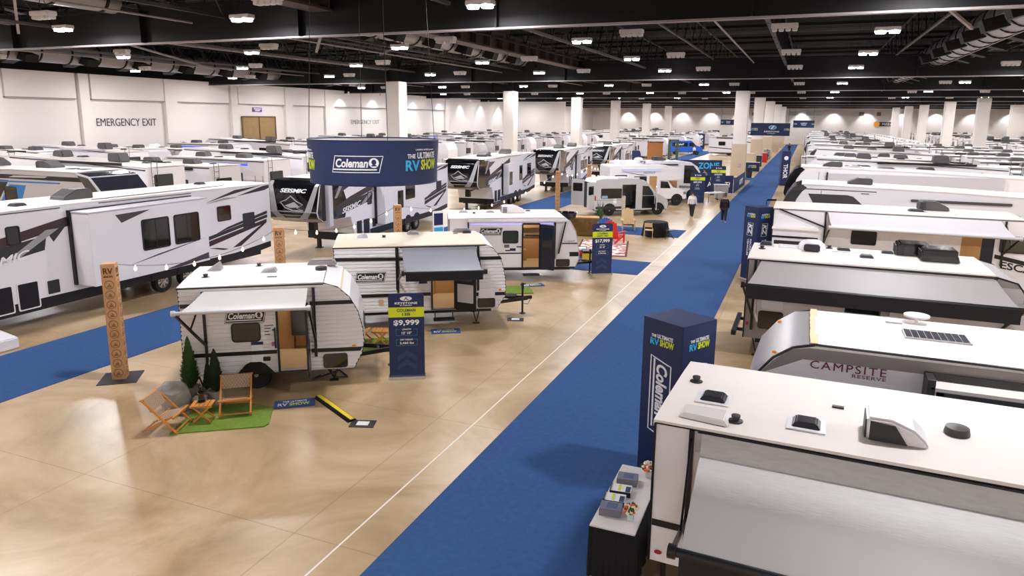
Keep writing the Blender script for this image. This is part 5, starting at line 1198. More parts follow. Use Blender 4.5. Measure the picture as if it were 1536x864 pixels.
def flowers(x, y, seed, label):
    r = thing('flower_vase', label, 'flowers', (x, y, .741))
    MB().lathe([(.03, 0), (.045, .02), (.05, .08), (.04, .1)], 14).build('vase', mat('glass_vase', '#C9D3D0', .1), r, smooth=True)
    rnd = random.Random(seed); mm = {'leaf': MB(), 'white': MB(), 'orange': MB()}
    for i in range(46):
        a, e = rnd.uniform(0, 2*PI), rnd.uniform(.1, 1.5); d = .12*rnd.uniform(.7, 1)
        c = (d*math.cos(a)*math.cos(e), d*math.sin(a)*math.cos(e), .13+d*math.sin(e)*.9); k = 'leaf' if i % 3 == 0 else ('white' if rnd.random() < .62 else 'orange')
        if k == 'leaf': mm[k].lathe([(.004, -.03), (.022, 0), (.004, .04)], 6, c)
        else: mm[k].lathe([(.006, -.018), (.028, -.004), (.03, .008), (.016, .02), (.004, .022)], 9, c)
    mm['leaf'].tube((0, 0, .02), (0, 0, .12), .025, n=8)
    mm['leaf'].build('foliage', LEAF, r); mm['white'].build('white_blossom', mat('blossom_white', '#EFE7CF', .7), r, smooth=True); mm['orange'].build('orange_blossom', mat('blossom_orange', '#E0592A', .7), r, smooth=True)
flowers(-1.8, 8.72, 3, 'vase of white and orange flowers at the near end of the white table'); flowers(-1.83, 10.0, 8, 'vase of white and orange flowers at the far end of the white table')
tag(MB().box(-.06, -.08, 0, .06, .08, .34).build('cardboard_box', mat('cardboard', '#8A6239', .8), None, bevel=.004), 'small brown cardboard box on the floor behind the table by the trailer rear', 'box').location = (-1.5, 9.4, 0)
# ---------------------------------------------------------------- silver camper van with open doors
def camper_van():
    a = math.radians(36); L, W = 5.15, 2.0
    r = thing('camper_van', 'silver white camper van with open side and rear doors facing the aisle', 'van', (-12.31-math.sin(a)*W/2, 43.74+math.cos(a)*W/2, 0), a)
    VAN = mat('van_silver', '#D4D3D6', .25, .1, coat=.4)
    prof = [(0, .38), (0, 2.1), (.12, 2.3), (.6, 2.38), (2.9, 2.38), (3.4, 2.28), (3.8, 1.98), (4.25, 1.45), (4.8, 1.18), (5.1, .95), (L, .7), (L-.03, .4), (3.4, .34)]
    s, y = -1, -W/2; hole = (1.9, 2.85, .42, 2.0)
    siding('side_wall', r, prof, y, s, VAN, 5, 0, hole); siding('side_wall', r, prof, -y, -s, VAN, 5, 0)
    shell('body_shell', r, prof, W, [VAN, CHAR, GLASS], lambda i: 2 if i == 6 else (1 if i in (10, 11, 0) else 0))
    f = MB().box(.1, -W/2+.05, .36, 4.0, W/2-.05, .42).build('interior_floor', CHAR, r)
    MB().box(1.2, .1, .42, 1.9, W/2-.1, 1.35).build('interior_cabinet', mat('cream_cabinet', '#D9CDBB', .5), f); MB().box(1.88, -W/2+.12, .42, 2.2, -W/2+.6, 1.25).build('interior_counter', MATS['cream_cabinet'], f, bevel=.01)
    MB().box(1.0, W/2-.5, 1.6, 2.8, W/2-.08, 2.1).build('overhead_locker', MATS['cream_cabinet'], f)
    m = MB(); m.box(2.85, -.85, .6, 3.35, -.3, .85); m.box(2.85, -.85, .85, 3.0, -.3, 1.55); m.build('driver_seat', BLACK, f, bevel=.05)
    MB().box(1.0, -W/2+.3, .42, 2.8, W/2-.1, .44).build('interior_mat', BLACK, f)
    plates('window_band', r, [rrect(.45, 1.12, 1.86, 1.76, .05)], GLASS, s, y-.003, .012); plate('sticker', r, rrect(.5, 1.14, .9, 1.3, .02), mat('sticker_blue', '#9DB6E0', .5), s, y-.016, .003); plate('info_sheet', r, rrect(1.3, .8, 1.52, 1.1, .01), WHITEP, s, y-.004, .003)
    plates('body_moulding', r, [[(.1, .45), (1.86, .45), (1.86, .6), (.1, .6)]], CHAR, s, y-.003, .012); plates('panel_groove', r, [[(.1, 1.0), (1.86, 1.0), (1.86, 1.03), (.1, 1.03)]], GREYB, s, y-.003, .006)
    # slid-back side door, cab window and door, rear doors
    plates('cab_window', r, [[(3.3, 1.28), (4.1, 1.28), (4.02, 1.5), (3.72, 1.88), (3.3, 1.92)]], GLASS, s, y-.003, .012)
    pl = plane((4.2, y-.02, .42), (-.35, -.94, 0), (0, 0, 1), (.94, -.35, 0)); d = poly_on(MB(), [(0, 0), (.9, 0), (.9, .85), (.85, 1.45), (.4, 1.5), (.05, .95)], pl, .05).build('cab_door', VAN, r); poly_on(MB(), [(.05, .1), (.8, .1), (.8, .75), (.05, .75)], plane((4.2+.01, y-.02, .42), (-.35, -.94, 0), (0, 0, 1), (-.94, .35, 0)), .02).build('door_lining', CHAR, d)
    plates('cab_opening', r, [[(3.3, .45), (4.15, .45), (4.15, 1.25), (3.3, 1.25)]], BLACK, s, y-.003, .006)
    for yy, u in ((-W/2, (-.75, -.66, 0)), (W/2, (-.8, .6, 0))):
        pl = plane((0, yy, .45), u, (0, 0, 1), Vector(u).cross(Vector((0, 0, 1)))*(1 if yy < 0 else 1)); d = poly_on(MB(), rrect(0, 0, .9, 1.75, .06), pl, .05).build('rear_door', VAN, r)
        for nn in (.056, -.006): poly_on(MB(), rrect(.12, .95, .78, 1.5, .06), plane(Vector((0, yy, .45))+Vector(u).cross(Vector((0, 0, 1)))*nn, u, (0, 0, 1), Vector(u).cross(Vector((0, 0, 1)))), .004).build('rear_door_window', GLASS, d)
    for q in (-1, 1):
        for wx in (1.05, 4.45): wheel(r, wx, q*(W/2-.1), q, .35, .22)
    m = MB()
    for wx in (1.05, 4.45): poly_on(m, [(wx+.45*math.cos(PI*i/10), .36+.45*math.sin(PI*i/10)) for i in range(11)], side_place(s, y-.002), .01)
    m.build('wheel_arch', BLACK, r); MB().box(L-.35, -W/2+.05, .38, L+.06, W/2-.05, .72).build('front_bumper', CHAR, r, bevel=.05); MB().box(.3, -W/2+.2, .25, 4.9, W/2-.2, .4).build('chassis', BLACK, r)
    plate('tail_lamp', r, rrect(.02, 1.0, .1, 1.3, .02), RED, s, y-.004, .02, 'red tail lamp'); roof_vent(r, .9, .1, 2.39, WHITE, .5, .08); MB().box(1.6, -.95, 2.36, 3.1, -.88, 2.46).build('awning_case', WHITE, r, bevel=.02)
    return r
camper_van()
# ---------------------------------------------------------------- small motorhome with cab-over bunk, and rounded-front motorhome
def cabover():
    a = math.radians(36); L, W = 6.05, 2.1
    r = thing('motorhome', 'white motorhome with bunk over the truck cab behind the silver van', 'motorhome', (-12.7-math.sin(a)*W/2, 49.0+math.cos(a)*W/2, 0), a)
    prof = [(0, .6), (0, 2.85), (.1, 2.93), (4.2, 2.95), (5.2, 2.72), (5.62, 2.3), (5.6, 1.95), (5.2, 1.82), (3.8, 1.8), (3.8, .55)]
    MB().prism(prof, -W/2, W/2).build('body', WHITE, r, bevel=.04, seg=3); s, y = -1, -W/2
    cab = [(3.7, .5), (3.7, 1.85), (4.55, 1.83), (4.95, 1.32), (5.75, 1.15), (6.0, 1.0), (L, .6), (6.0, .45)]
    c = MB().prism(cab, -W/2+.08, W/2-.08).build('truck_cab', WHITE, r, bevel=.03)
    plates('cab_window', c, [[(3.95, 1.28), (4.75, 1.26), (4.48, 1.74), (3.95, 1.76)]], GLASS, s, y+.078, .012); MB().add([(4.58, -.85, 1.78), (4.93, -.9, 1.36), (4.93, .9, 1.36), (4.58, .85, 1.78)], [(0, 1, 2, 3)]).build('windscreen', GLASS, c).location = (.012, 0, .012)
    m = MB(); m.box(5.98, -.5, .62, 6.07, .5, .95); m.build('grille', CHROME, c, bevel=.02); m = MB(); m.box(5.9, -W/2+.1, .4, 6.12, W/2-.1, .58); m.build('front_bumper', CHROME, c, bevel=.03)
    plate('headlamp', c, rrect(5.78, .8, 5.98, 1.0, .03), CHROME, s, y+.078, .01)
    plate('doorway', r, [(3.02, .65), (3.6, .65), (3.6, 2.15), (3.02, 2.15)], OAK, s, y-.002, .006, 'open doorway with tan wood inside'); plate('entry_door', r, [(3.6, .7), (3.78, .6), (3.78, 2.1), (3.6, 2.15)], WHITE, s, y-.002, .03)
    window(r, .35, 1.88, 1.3, 2.25, s, y); window(r, 1.82, 1.68, 2.8, 2.15, s, y); MB().box(.9, y-.1, 2.62, 3.9, y, 2.74).build('awning_case', WHITE, r, bevel=.03); MB().box(1.0, y-.03, 2.57, 3.8, y-.01, 2.6).build('light_strip', mat('led_blue', '#8FA6F5', .4, emit=1.6), r)
    plates('dark_stripe', r, [[(.8, 2.5), (1.0, 2.48), (2.9, 2.2), (2.4, 2.22)], [(.1, 1.1), (3.0, .9), (3.0, .95), (.1, 1.2)]], DARKG, s, y-.002)
    letters(MB(), 'FREEDOM ELITE', side_place(s, y-.004), h=.14, w=.9, cu=3.0, cv=2.4, bold=0).build('side_lettering', DARKG, r)
    for q in (-1, 1):
        for wx in (1.6, 5.28): wheel(r, wx, q*(W/2-.14), q, .37, .24)
    poly_on(MB(), [(5.28+.47*math.cos(PI*i/10), .38+.47*math.sin(PI*i/10)) for i in range(11)], side_place(s, y+.076), .01).build('wheel_arch', BLACK, r); MB().box(.3, -W/2+.2, .35, 5.8, W/2-.2, .6).build('chassis', BLACK, r)
    MB().lathe([(.02, 0), (.4, 0), (.38, .15), (.25, .26), (.02, .3)], 18, (2.0, .1, 2.95)).build('antenna_dome', WHITE, r, smooth=True); ac_unit(r, 3.3, .2, 2.96, WHITE, .8, .6, .25, -1)
    return r
cabover()
def class_a():
    a = math.radians(36); L, W = 6.6, 2.15
    n = Vector((-math.sin(a), math.cos(a), 0))
    p = Vector((-12.4, 52.65, 0))
    r = thing('motorhome', 'white flat-nosed motorhome with big windscreen behind the cab-over motorhome', 'motorhome', (p.x+n.x*W/2, p.y+n.y*W/2, 0), a)
    prof = [(-.6, .5), (-.6, 2.95), (-.5, 3.02), (4.6, 3.05), (5.3, 2.95), (5.9, 2.6), (6.3, 1.9), (6.55, 1.2), (L, .7), (6.5, .42)]
    MB().prism(prof, -W/2, W/2).build('body', WHITE, r, bevel=.05, seg=3); s, y = -1, -W/2
    plates('side_windscreen', r, [[(4.75, 1.35), (6.25, 1.3), (5.95, 2.2), (5.5, 2.7), (4.75, 2.72)]], GLASS, s, y-.002, .012)
    m = MB().sheet([[(5.32, yy, 2.97), (5.92, yy, 2.62), (6.32, yy, 1.92), (6.54, yy, 1.3)] for yy in (-W/2+.1, 0, W/2-.1)], .01); m.build('windscreen', GLASS, r)
    plate('doorway', r, [(3.5, .6), (4.2, .6), (4.2, 2.4), (3.5, 2.4)], OAK, s, y-.002, .006, 'open doorway with brown wood inside'); MB().box(-.3, y-.12, 2.72, 4.2, y, 2.84).build('awning_case', DARKG, r, bevel=.03)
    plates('grey_stripe', r, [[(4.4, 1.0), (6.58, .9), (6.58, 1.05), (4.4, 1.2)], [(-.5, .9), (3.4, .9), (3.4, 1.05), (-.5, 1.05)]], GREYB, s, y-.002)
    for q in (-1, 1):
        for wx in (1.5, 5.5): wheel(r, wx, q*(W/2-.14), q, .4, .25)
    poly_on(MB(), [(5.5+.5*math.cos(PI*i/10), .4+.5*math.sin(PI*i/10)) for i in range(11)], side_place(s, y-.002), .01).build('wheel_arch', BLACK, r); MB().box(0, -W/2+.2, .35, 6.3, W/2-.2, .5).build('chassis', BLACK, r)
    m = MB(); m.bar((6.1, y-.02, 1.9), (6.3, y-.3, 1.75), .04, .04); m.box(6.22, y-.42, 1.35, 6.34, y-.22, 1.75); m.build('mirror', BLACK, r)
    ac_unit(r, 3.1, 0, 3.06, mat('ac_dark_grey', '#524F4F', .5), .95, .7, .3, -1); roof_vent(r, 4.3, .2, 3.05, CHAR, .4, .08); MB().lathe([(.02, 0), (.36, 0), (.33, .14), (.22, .22), (.02, .26)], 18, (1.4, 0, 3.04)).build('antenna_dome', WHITE, r, smooth=True)
    return r
class_a()
price_sign(-7.3, 54.0, math.radians(10), 'navy price sign reading $89,999 in front of the flat-nosed motorhome', 'CAMPER|VAN', '$89,999', '25\' 8"', '12,500 lbs', 'T', 2.3, 1.05)
price_sign(-6.55, 60.55, math.radians(8), 'navy price sign reading $136,999 beside the blue ADOPT fence', 'MOTOR|HOME', '$136,999', '24\' 8"', '12,500 lbs', 'T', 2.45, 1.15)
# ---------------------------------------------------------------- lounge corner behind the second price sign
def patterned(name, c1, c2, sc):
    m = bpy.data.materials.new(name); m.use_nodes = True; nt = m.node_tree; b = nt.nodes['Principled BSDF']; N = nt.nodes.new
    tc = N('ShaderNodeTexCoord'); v = N('ShaderNodeTexVoronoi'); v.inputs['Scale'].default_value = sc; r = N('ShaderNodeValToRGB'); r.color_ramp.interpolation = 'CONSTANT'
    r.color_ramp.elements[0].color = lin(c1); r.color_ramp.elements[1].color = lin(c2); r.color_ramp.elements[1].position = .42
    nt.links.new(tc.outputs['Object'], v.inputs['Vector']); nt.links.new(v.outputs['Distance'], r.inputs[0]); nt.links.new(r.outputs[0], b.inputs['Base Color']); b.inputs['Roughness'].default_value = .95
    return m
r = thing('area_rug', 'red and white patterned rug on the floor behind the second price sign', 'rug', (-8.75, 32.9, .0), math.radians(12))
g = MB().box(-1.1, -2.0, .013, 1.1, 2.0, .03).build('rug_field', patterned('rug_pattern', '#B5362E', '#E6DAD4', 3.2), r); m = MB(); m.box(-1.2, -2.1, .0, 1.2, 2.1, .022); m.build('rug_border', mat('rug_brown', '#6E3A30', .95), r)
r = thing('area_rug', 'dark grey patterned rug under the black fire bowl', 'rug', (-11.4, 33.5, .0), math.radians(10))
MB().box(-.9, -1.5, .0, .9, 1.5, .025).build('rug_field', patterned('rug_grey', '#2F3036', '#8A898F', 4), r)
def adirondack(x, y, rot, mt, label):
    r = thing('lounge_chair', label, 'chair', (x, y, .035), rot)
    pl = plane((0, .2, .3), (1, 0, 0), (0, .3, .95), (0, -.95, .3)); m = MB()
    for i in range(6): poly_on(m, rrect(-.33+i*.111, -.1, -.33+i*.111+.105, .95-.06*abs(i-2.5), .03), pl, .025)
    m.build('backrest', mt, r)
    m = MB()
    for i in range(6): m.box(-.3, -.4+i*.105, .37-i*.03, .3, -.305+i*.105, .395-i*.03)
    m.build('seat', mt, r)
    for q in (-1, 1):
        m = MB(); m.box(q*.34-.06, -.5, .56, q*.34+.06, .25, .59); m.build('armrest', mt, r); MB().box(q*.34-.02, -.42, 0, q*.34+.02, -.3, .56).build('front_leg', mt, r); MB().bar((q*.3, -.4, .36), (q*.3, .5, .06), .03, .1).build('rear_leg', mt, r)
    return r
adirondack(-8.55, 34.3, math.radians(165), mat('red_plastic', '#D8261C', .4), 'red lounge chair on the red and white rug, seen from behind'); adirondack(-9.35, 35.3, math.radians(200), mat('blue_plastic', '#1F6BC4', .4), 'blue lounge chair seen from behind, left of the red one')
adirondack(-8.95, 38.9, math.radians(20), TAN, 'pale wooden lounge chair in front of the open side of the silver van')
r = thing('fire_bowl', 'black round fire bowl on a conical stand left of the second price sign', 'fire bowl', (-11.1, 34.4, .026))
MB().lathe([(.02, .95), (.25, 1.0), (.45, 1.15), (.52, 1.4), (.49, 1.4), (.42, 1.2), (.22, 1.06), (.02, 1.02)], 24).build('bowl', GLOSSB, r, smooth=True); MB().lathe([(.42, 0), (.4, .04), (.12, .7), (.14, .96), (.02, .96)], 20).build('stand', CHAR, r, smooth=True)
FUR = mat('brown_thatch', '#94713F', .95, noise=(7, .4, .8, (6, 6, 1)))
r = thing('thatch_screen', 'brown shaggy thatch bar counter behind the black fire bowl', 'bar counter', (-11.15, 35.9, .0), math.radians(15))
MB().box(-1.3, -.25, 0, 1.2, .25, .95).build('counter_body', FUR, r, bevel=.06); rnd = random.Random(5); m = MB()
for i in range(500):
    x = rnd.uniform(-1.35, 1.25); z = rnd.choice((.98, .7, .45)); l_ = rnd.uniform(.25, .45); yy = -.26-rnd.uniform(0, .05); m.add([(x-.02, yy, z), (x+.02, yy, z), (x+rnd.uniform(-.05, .05), yy-.06, z-l_)], [(0, 1, 2)])
o = m.build('thatch_fringe', FUR, r, fix=False); o['kind'] = 'stuff'
MB().box(-1.4, -.35, .95, 1.3, .35, 1.02).build('counter_top', OAK, r, bevel=.02)
r = thing('potted_plant', 'tall green snake plant between the van and the blue chair', 'potted plant', (-10.65, 39.2, 0))
MB().lathe([(.15, 0), (.19, .35), (.16, .35), (.14, .3), (.02, .3)], 16).build('pot', POTM, r, smooth=True); m = MB(); rnd = random.Random(2)
for i in range(16):
    a = rnd.uniform(0, 6.28); rr = rnd.uniform(.02, .12); t = rnd.uniform(.05, .22); x, y = rr*math.cos(a), rr*math.sin(a); h = rnd.uniform(.8, 1.3); dx, dy = -math.sin(a)*.04, math.cos(a)*.04
    m.add([(x-dx, y-dy, .3), (x+dx, y+dy, .3), (x+dx+t*math.cos(a)*.5, y+dy+t*math.sin(a)*.5, .3+h*.6), (x-dx+t*math.cos(a)*.5, y-dy+t*math.sin(a)*.5, .3+h*.6), (x+t*math.cos(a), y+t*math.sin(a), .3+h)], [(0, 1, 2, 3), (3, 2, 4)])
m.build('foliage', LEAF, r, fix=False)
for x, y, sx, sy, h, mt, lab, nm in ((-9.2, 30.4, .3, .22, .36, mat('cooler_red', '#C62622', .4), 'red cooler box on the carpet behind the hitch of the smooth white trailer', 'cooler_box'), (-8.55, 29.6, .22, .18, .42, MATS['safety_yellow'], 'yellow portable generator beside the second price sign', 'generator')):
    r = thing(nm, lab, 'cooler' if 'cooler' in nm else 'generator', (x, y, .013), .4); MB().box(-sx, -sy, 0, sx, sy, h*.78).build('body', mt, r, bevel=.03); MB().box(-sx-.01, -sy-.01, h*.78, sx+.01, sy+.01, h).build('lid' if 'cooler' in nm else 'top_cover', WHITEP if 'cooler' in nm else BLACK, r, bevel=.02); m = MB(); m.path([(-sx, 0, h*.7), (-sx-.05, 0, h+.06), (sx+.05, 0, h+.06), (sx, 0, h*.7)], .015, 6); m.build('handle', CHAR, r)
# table with black cloth and two folding chairs
r = thing('meeting_table', 'round table under a black cloth on the blue cross carpet', 'table', (-7.15, 37.6, .013)); N = 64; m = MB(); rows = []
for z, rr, am in ((.76, .0, 0), (.76, .62, 0), (.74, .64, .005), (.4, .68, .03), (.02, .72, .05)):
    rows += [((rr+am*math.sin(i*9*2*PI/N))*math.cos(2*PI*i/N)+1e-4, (rr+am*math.sin(i*9*2*PI/N))*math.sin(2*PI*i/N), z) for i in range(N)]
m.add(rows, [(k*N+i, k*N+(i+1) % N, (k+1)*N+(i+1) % N, (k+1)*N+i) for k in range(4) for i in range(N)]); m.build('table_cloth', MATS['black_cloth'], r, smooth=True); MB().lathe([(.02, .7), (.6, .7), (.6, .75), (.02, .75)], 24).build('table_top', CHAR, r); MB().tube((0, 0, 0), (0, 0, .7), .05).build('pedestal', CHAR, r)
def metal_chair(x, y, rot, mt, label):
    r = thing('metal_folding_chair', label, 'chair', (x, y, .013), rot)
    for q in (-1, 1):
        MB().path([(q*.22, .24, 0), (q*.22, -.02, .45), (q*.22, -.06, .5)], .013, 6).build('rear_leg', mt, r); MB().path([(q*.2, -.24, 0), (q*.2, .12, .5), (q*.19, .22, .84)], .013, 6).build('front_leg', mt, r)
    MB().box(-.2, -.2, .43, .2, .2, .46).build('seat', mt, r, bevel=.02); MB().box(-.2, .2, .62, .2, .22, .84).build('backrest', mt, r, bevel=.02)
    return r
metal_chair(-7.3, 36.55, math.radians(185), TAN, 'tan metal folding chair at the black clothed table'); metal_chair(-6.3, 36.95, math.radians(110), BLACK, 'black metal folding chair at the black clothed table')
# ---------------------------------------------------------------- kids zone fence, bins, table
r = thing('booth_fence', 'navy fence panels with lime and white ADOPT lettering at the foot of the tall column', 'fence', (0, 0, 0))
def fence_panel(p, q, h, txt):
    u = Vector((q[0]-p[0], q[1]-p[1], 0)); Lp = u.length; u.normalize(); n = Vector((u.y, -u.x, 0)); b = MB(); pl = plane((p[0], p[1], .03), u, (0, 0, 1), n); poly_on(b, [(0, 0), (Lp, 0), (Lp, h), (0, h)], pl, .05); o = b.build('fence_panel', NAVYB, r)
    pl2 = plane(Vector((p[0], p[1], .03))+n*.05, u, (0, 0, 1), n)
    for t, c_, hh, w_, cu, cv, mt in txt: letters(MB(), t, pl2, h=hh, w=w_, bold=.02, cu=cu*Lp, cv=cv, th=.008).build('fence_lettering', mt, o)
    m = MB(); m.box(p[0]-.2, p[1]-.2, 0, p[0]+.2, p[1]+.2, .03); m.build('fence_foot', PALEG, o)
fence_panel((-8.6, 61.9), (-5.55, 62.9), 1.5, (('RV SHOW', 0, .3, 1.0, .55, 1.2, LIME), ('ADOPT!', 0, .42, 1.9, .62, .75, WHITEP)))
fence_panel((-5.5, 62.9), (-5.35, 72.5), 1.25, (('ADOPT!', 0, .5, 3.0, .6, .6, WHITEP),))
r = thing('booth_wall', 'navy booth wall with lime and cyan KIDS ZONE lettering left of the tall column', 'booth wall', (0, 0, 0)); p0, p1 = (-12.2, 70.5), (-7.6, 72.6)
def booth():
    u = Vector((p1[0]-p0[0], p1[1]-p0[1], 0)); Lp = u.length; u.normalize(); n = Vector((u.y, -u.x, 0)); pl = plane((p0[0], p0[1], 0), u, (0, 0, 1), n); o = poly_on(MB(), [(0, 0), (Lp, 0), (Lp, 2.3), (0, 2.3)], pl, .08).build('wall_panel', NAVYB, r); pl = plane(Vector((p0[0], p0[1], 0))+n*.08, u, (0, 0, 1), n)
    letters(MB(), 'KIDS', pl, h=.62, w=1.7, bold=.03, cu=Lp*.26, cv=1.75).build('wall_lettering_lime', LIME, o); letters(MB(), 'ZONE', pl, h=.62, w=2.1, bold=.03, cu=Lp*.74, cv=1.75).build('wall_lettering_blue', CYAN, o)
booth()
r = thing('waste_bin', 'large pale grey wheeled bin beside the dark-jacketed walker', 'bin', (-5.95, 57.6, .0), .3); MB().prism([(-.42, .12), (.42, .12), (.52, 1.15), (-.52, 1.15)], -.4, .4).build('bin_body', mat('bin_grey', '#A9A6A5', .6), r, bevel=.03); MB().box(-.56, -.45, 1.15, .56, .45, 1.2).build('bin_rim', PALEG, r, bevel=.02)
for q in ((-.3, -.3), (.3, -.3), (-.3, .3), (.3, .3)): MB().lathe([(.01, -.03), (.06, -.03), (.06, .03), (.01, .03)], 10, (q[0], q[1], .06), 'y').build('caster', RUBBER, r)
r = thing('waste_bin', 'round black waste bin at the foot of the tall column by the aisle', 'bin', (-5.62, 81.6, 0)); MB().lathe([(.3, 0), (.36, .95), (.38, .95), (.38, 1.02), (.33, 1.02), (.3, .9), (.02, .9)], 18).build('bin_body', CHAR, r, smooth=True); MB().lathe([(.4, 1.0), (.4, 1.05), (.3, 1.08), (.02, 1.1)], 18).build('bin_lid', BLACK, r, smooth=True)
r = thing('folding_table', 'white folding table with papers between the motorhome and the pale grey bin', 'table', (-6.3, 55.45, 0), .9); MB().box(-.9, -.38, .71, .9, .38, .75).build('table_top', WHITE, r, bevel=.01)
for q in ((-.75, -.3), (.75, -.3), (-.75, .3), (.75, .3)): MB().tube((q[0], q[1], 0), (q[0], q[1], .71), .018, n=6).build('leg', CHAR, r)
for i, (x, y) in enumerate(((-.5, 0), (.3, .1), (.6, -.1))): tag(MB().box(-.12, -.16, 0, .12, .16, .04).build('paper_pile', WHITEP), 'white paper pile on the folding table beside the motorhome', 'paper', 'paper piles on the folding table').location = (-6.3+x*.62-y*.78, 55.45+x*.78+y*.62, .751)
# ---------------------------------------------------------------- hanging banners down the aisle
def flat_banner(x0, x1, y, z0, z1, label, kind):
    r = thing('hanging_banner', label, 'banner', ((x0+x1)/2, y, 0)); w_ = x1-x0; h = z1-z0
    b = MB().box(-w_/2, -.03, z0, w_/2, .03, z1).build('banner_fabric', NAVY, r)
    pl = plane((0, -.031, 0), (1, 0, 0), (0, 0, 1), (0, -1, 0)); zc = (z0+z1)/2
    show_logo(b, pl, -w_*.4, zc, w_*.19, False); show_logo(b, pl, w_*.42, zc, w_*.15, False)
    m = MB()
    if kind: letters(m, 'KEYSTONE', pl, h=h*.11, w=w_*.38, bold=.02, cu=w_*.04, cv=zc-h*.17); letters(m, 'RV COMPANY', pl, h=h*.06, w=w_*.2, bold=0, cu=w_*.04, cv=zc-h*.32)
    else: letters(m, 'CAMPING', pl, h=h*.17, w=w_*.3, bold=.02, cu=0, cv=zc+h*.1); letters(m, 'WORLD', pl, h=h*.17, w=w_*.24, bold=.02, cu=0, cv=zc-h*.12)
    m.build('banner_lettering', WHITEP, b)
    if kind: m = MB(); poly_on(m, circle(w_*.06, zc+h*.16, w_*.1, 18, h*.16), pl, .006); m.build('banner_emblem', mat('emblem_blue', '#3F8FD6', .5), b); m = MB(); ring_on(m, circle(w_*.06, zc+h*.16, w_*.1, 18, h*.16), pl, h*.02, .01); poly_on(m, [(w_*.02, zc+h*.05), (w_*.05, zc+h*.05), (w_*.1, zc+h*.28), (w_*.07, zc+h*.28)], pl, .01); m.build('banner_emblem_line', WHITEP, b)
    for q in (-.45, .45): MB().tube((q*w_, 0, z1), (q*w_, 0, ZC), .02, n=4).build('banner_cable', STEEL, r)
flat_banner(-7.35, -2.3, 104, 4.15, 5.85, 'wide navy hanging banner with blue oval emblem over the far aisle', 1)
flat_banner(-2.75, .95, 146, 4.95, 6.3, 'smaller navy hanging banner farther down the aisle right of the oval emblem one', 0)
flat_banner(-10.1, -8.3, 92, 5.6, 6.25, 'small navy hanging banner left of the tall near column', 0)
# far wall sign
r = thing('wall_sign', 'orange and black PIZZA sign on the far wall at the right', 'sign', (18.4, YF-.12, 5.6)); MB().box(-2.4, 0, -.55, 2.6, .1, .55).build('sign_board', CHAR, r); MB().lathe([(.02, -.02), (.75, -.02), (.75, .02), (.02, .02)], 20, (-1.9, -.03, 0), 'y').build('sign_disc', mat('pizza_orange', '#E59A2E', .5), r); letters(MB(), 'PIZZA', plane((.6, -.001, 0), (1, 0, 0), (0, 0, 1), (0, -1, 0)), h=.5, w=2.4, bold=.02, th=.02).build('sign_lettering', WHITEP, r)
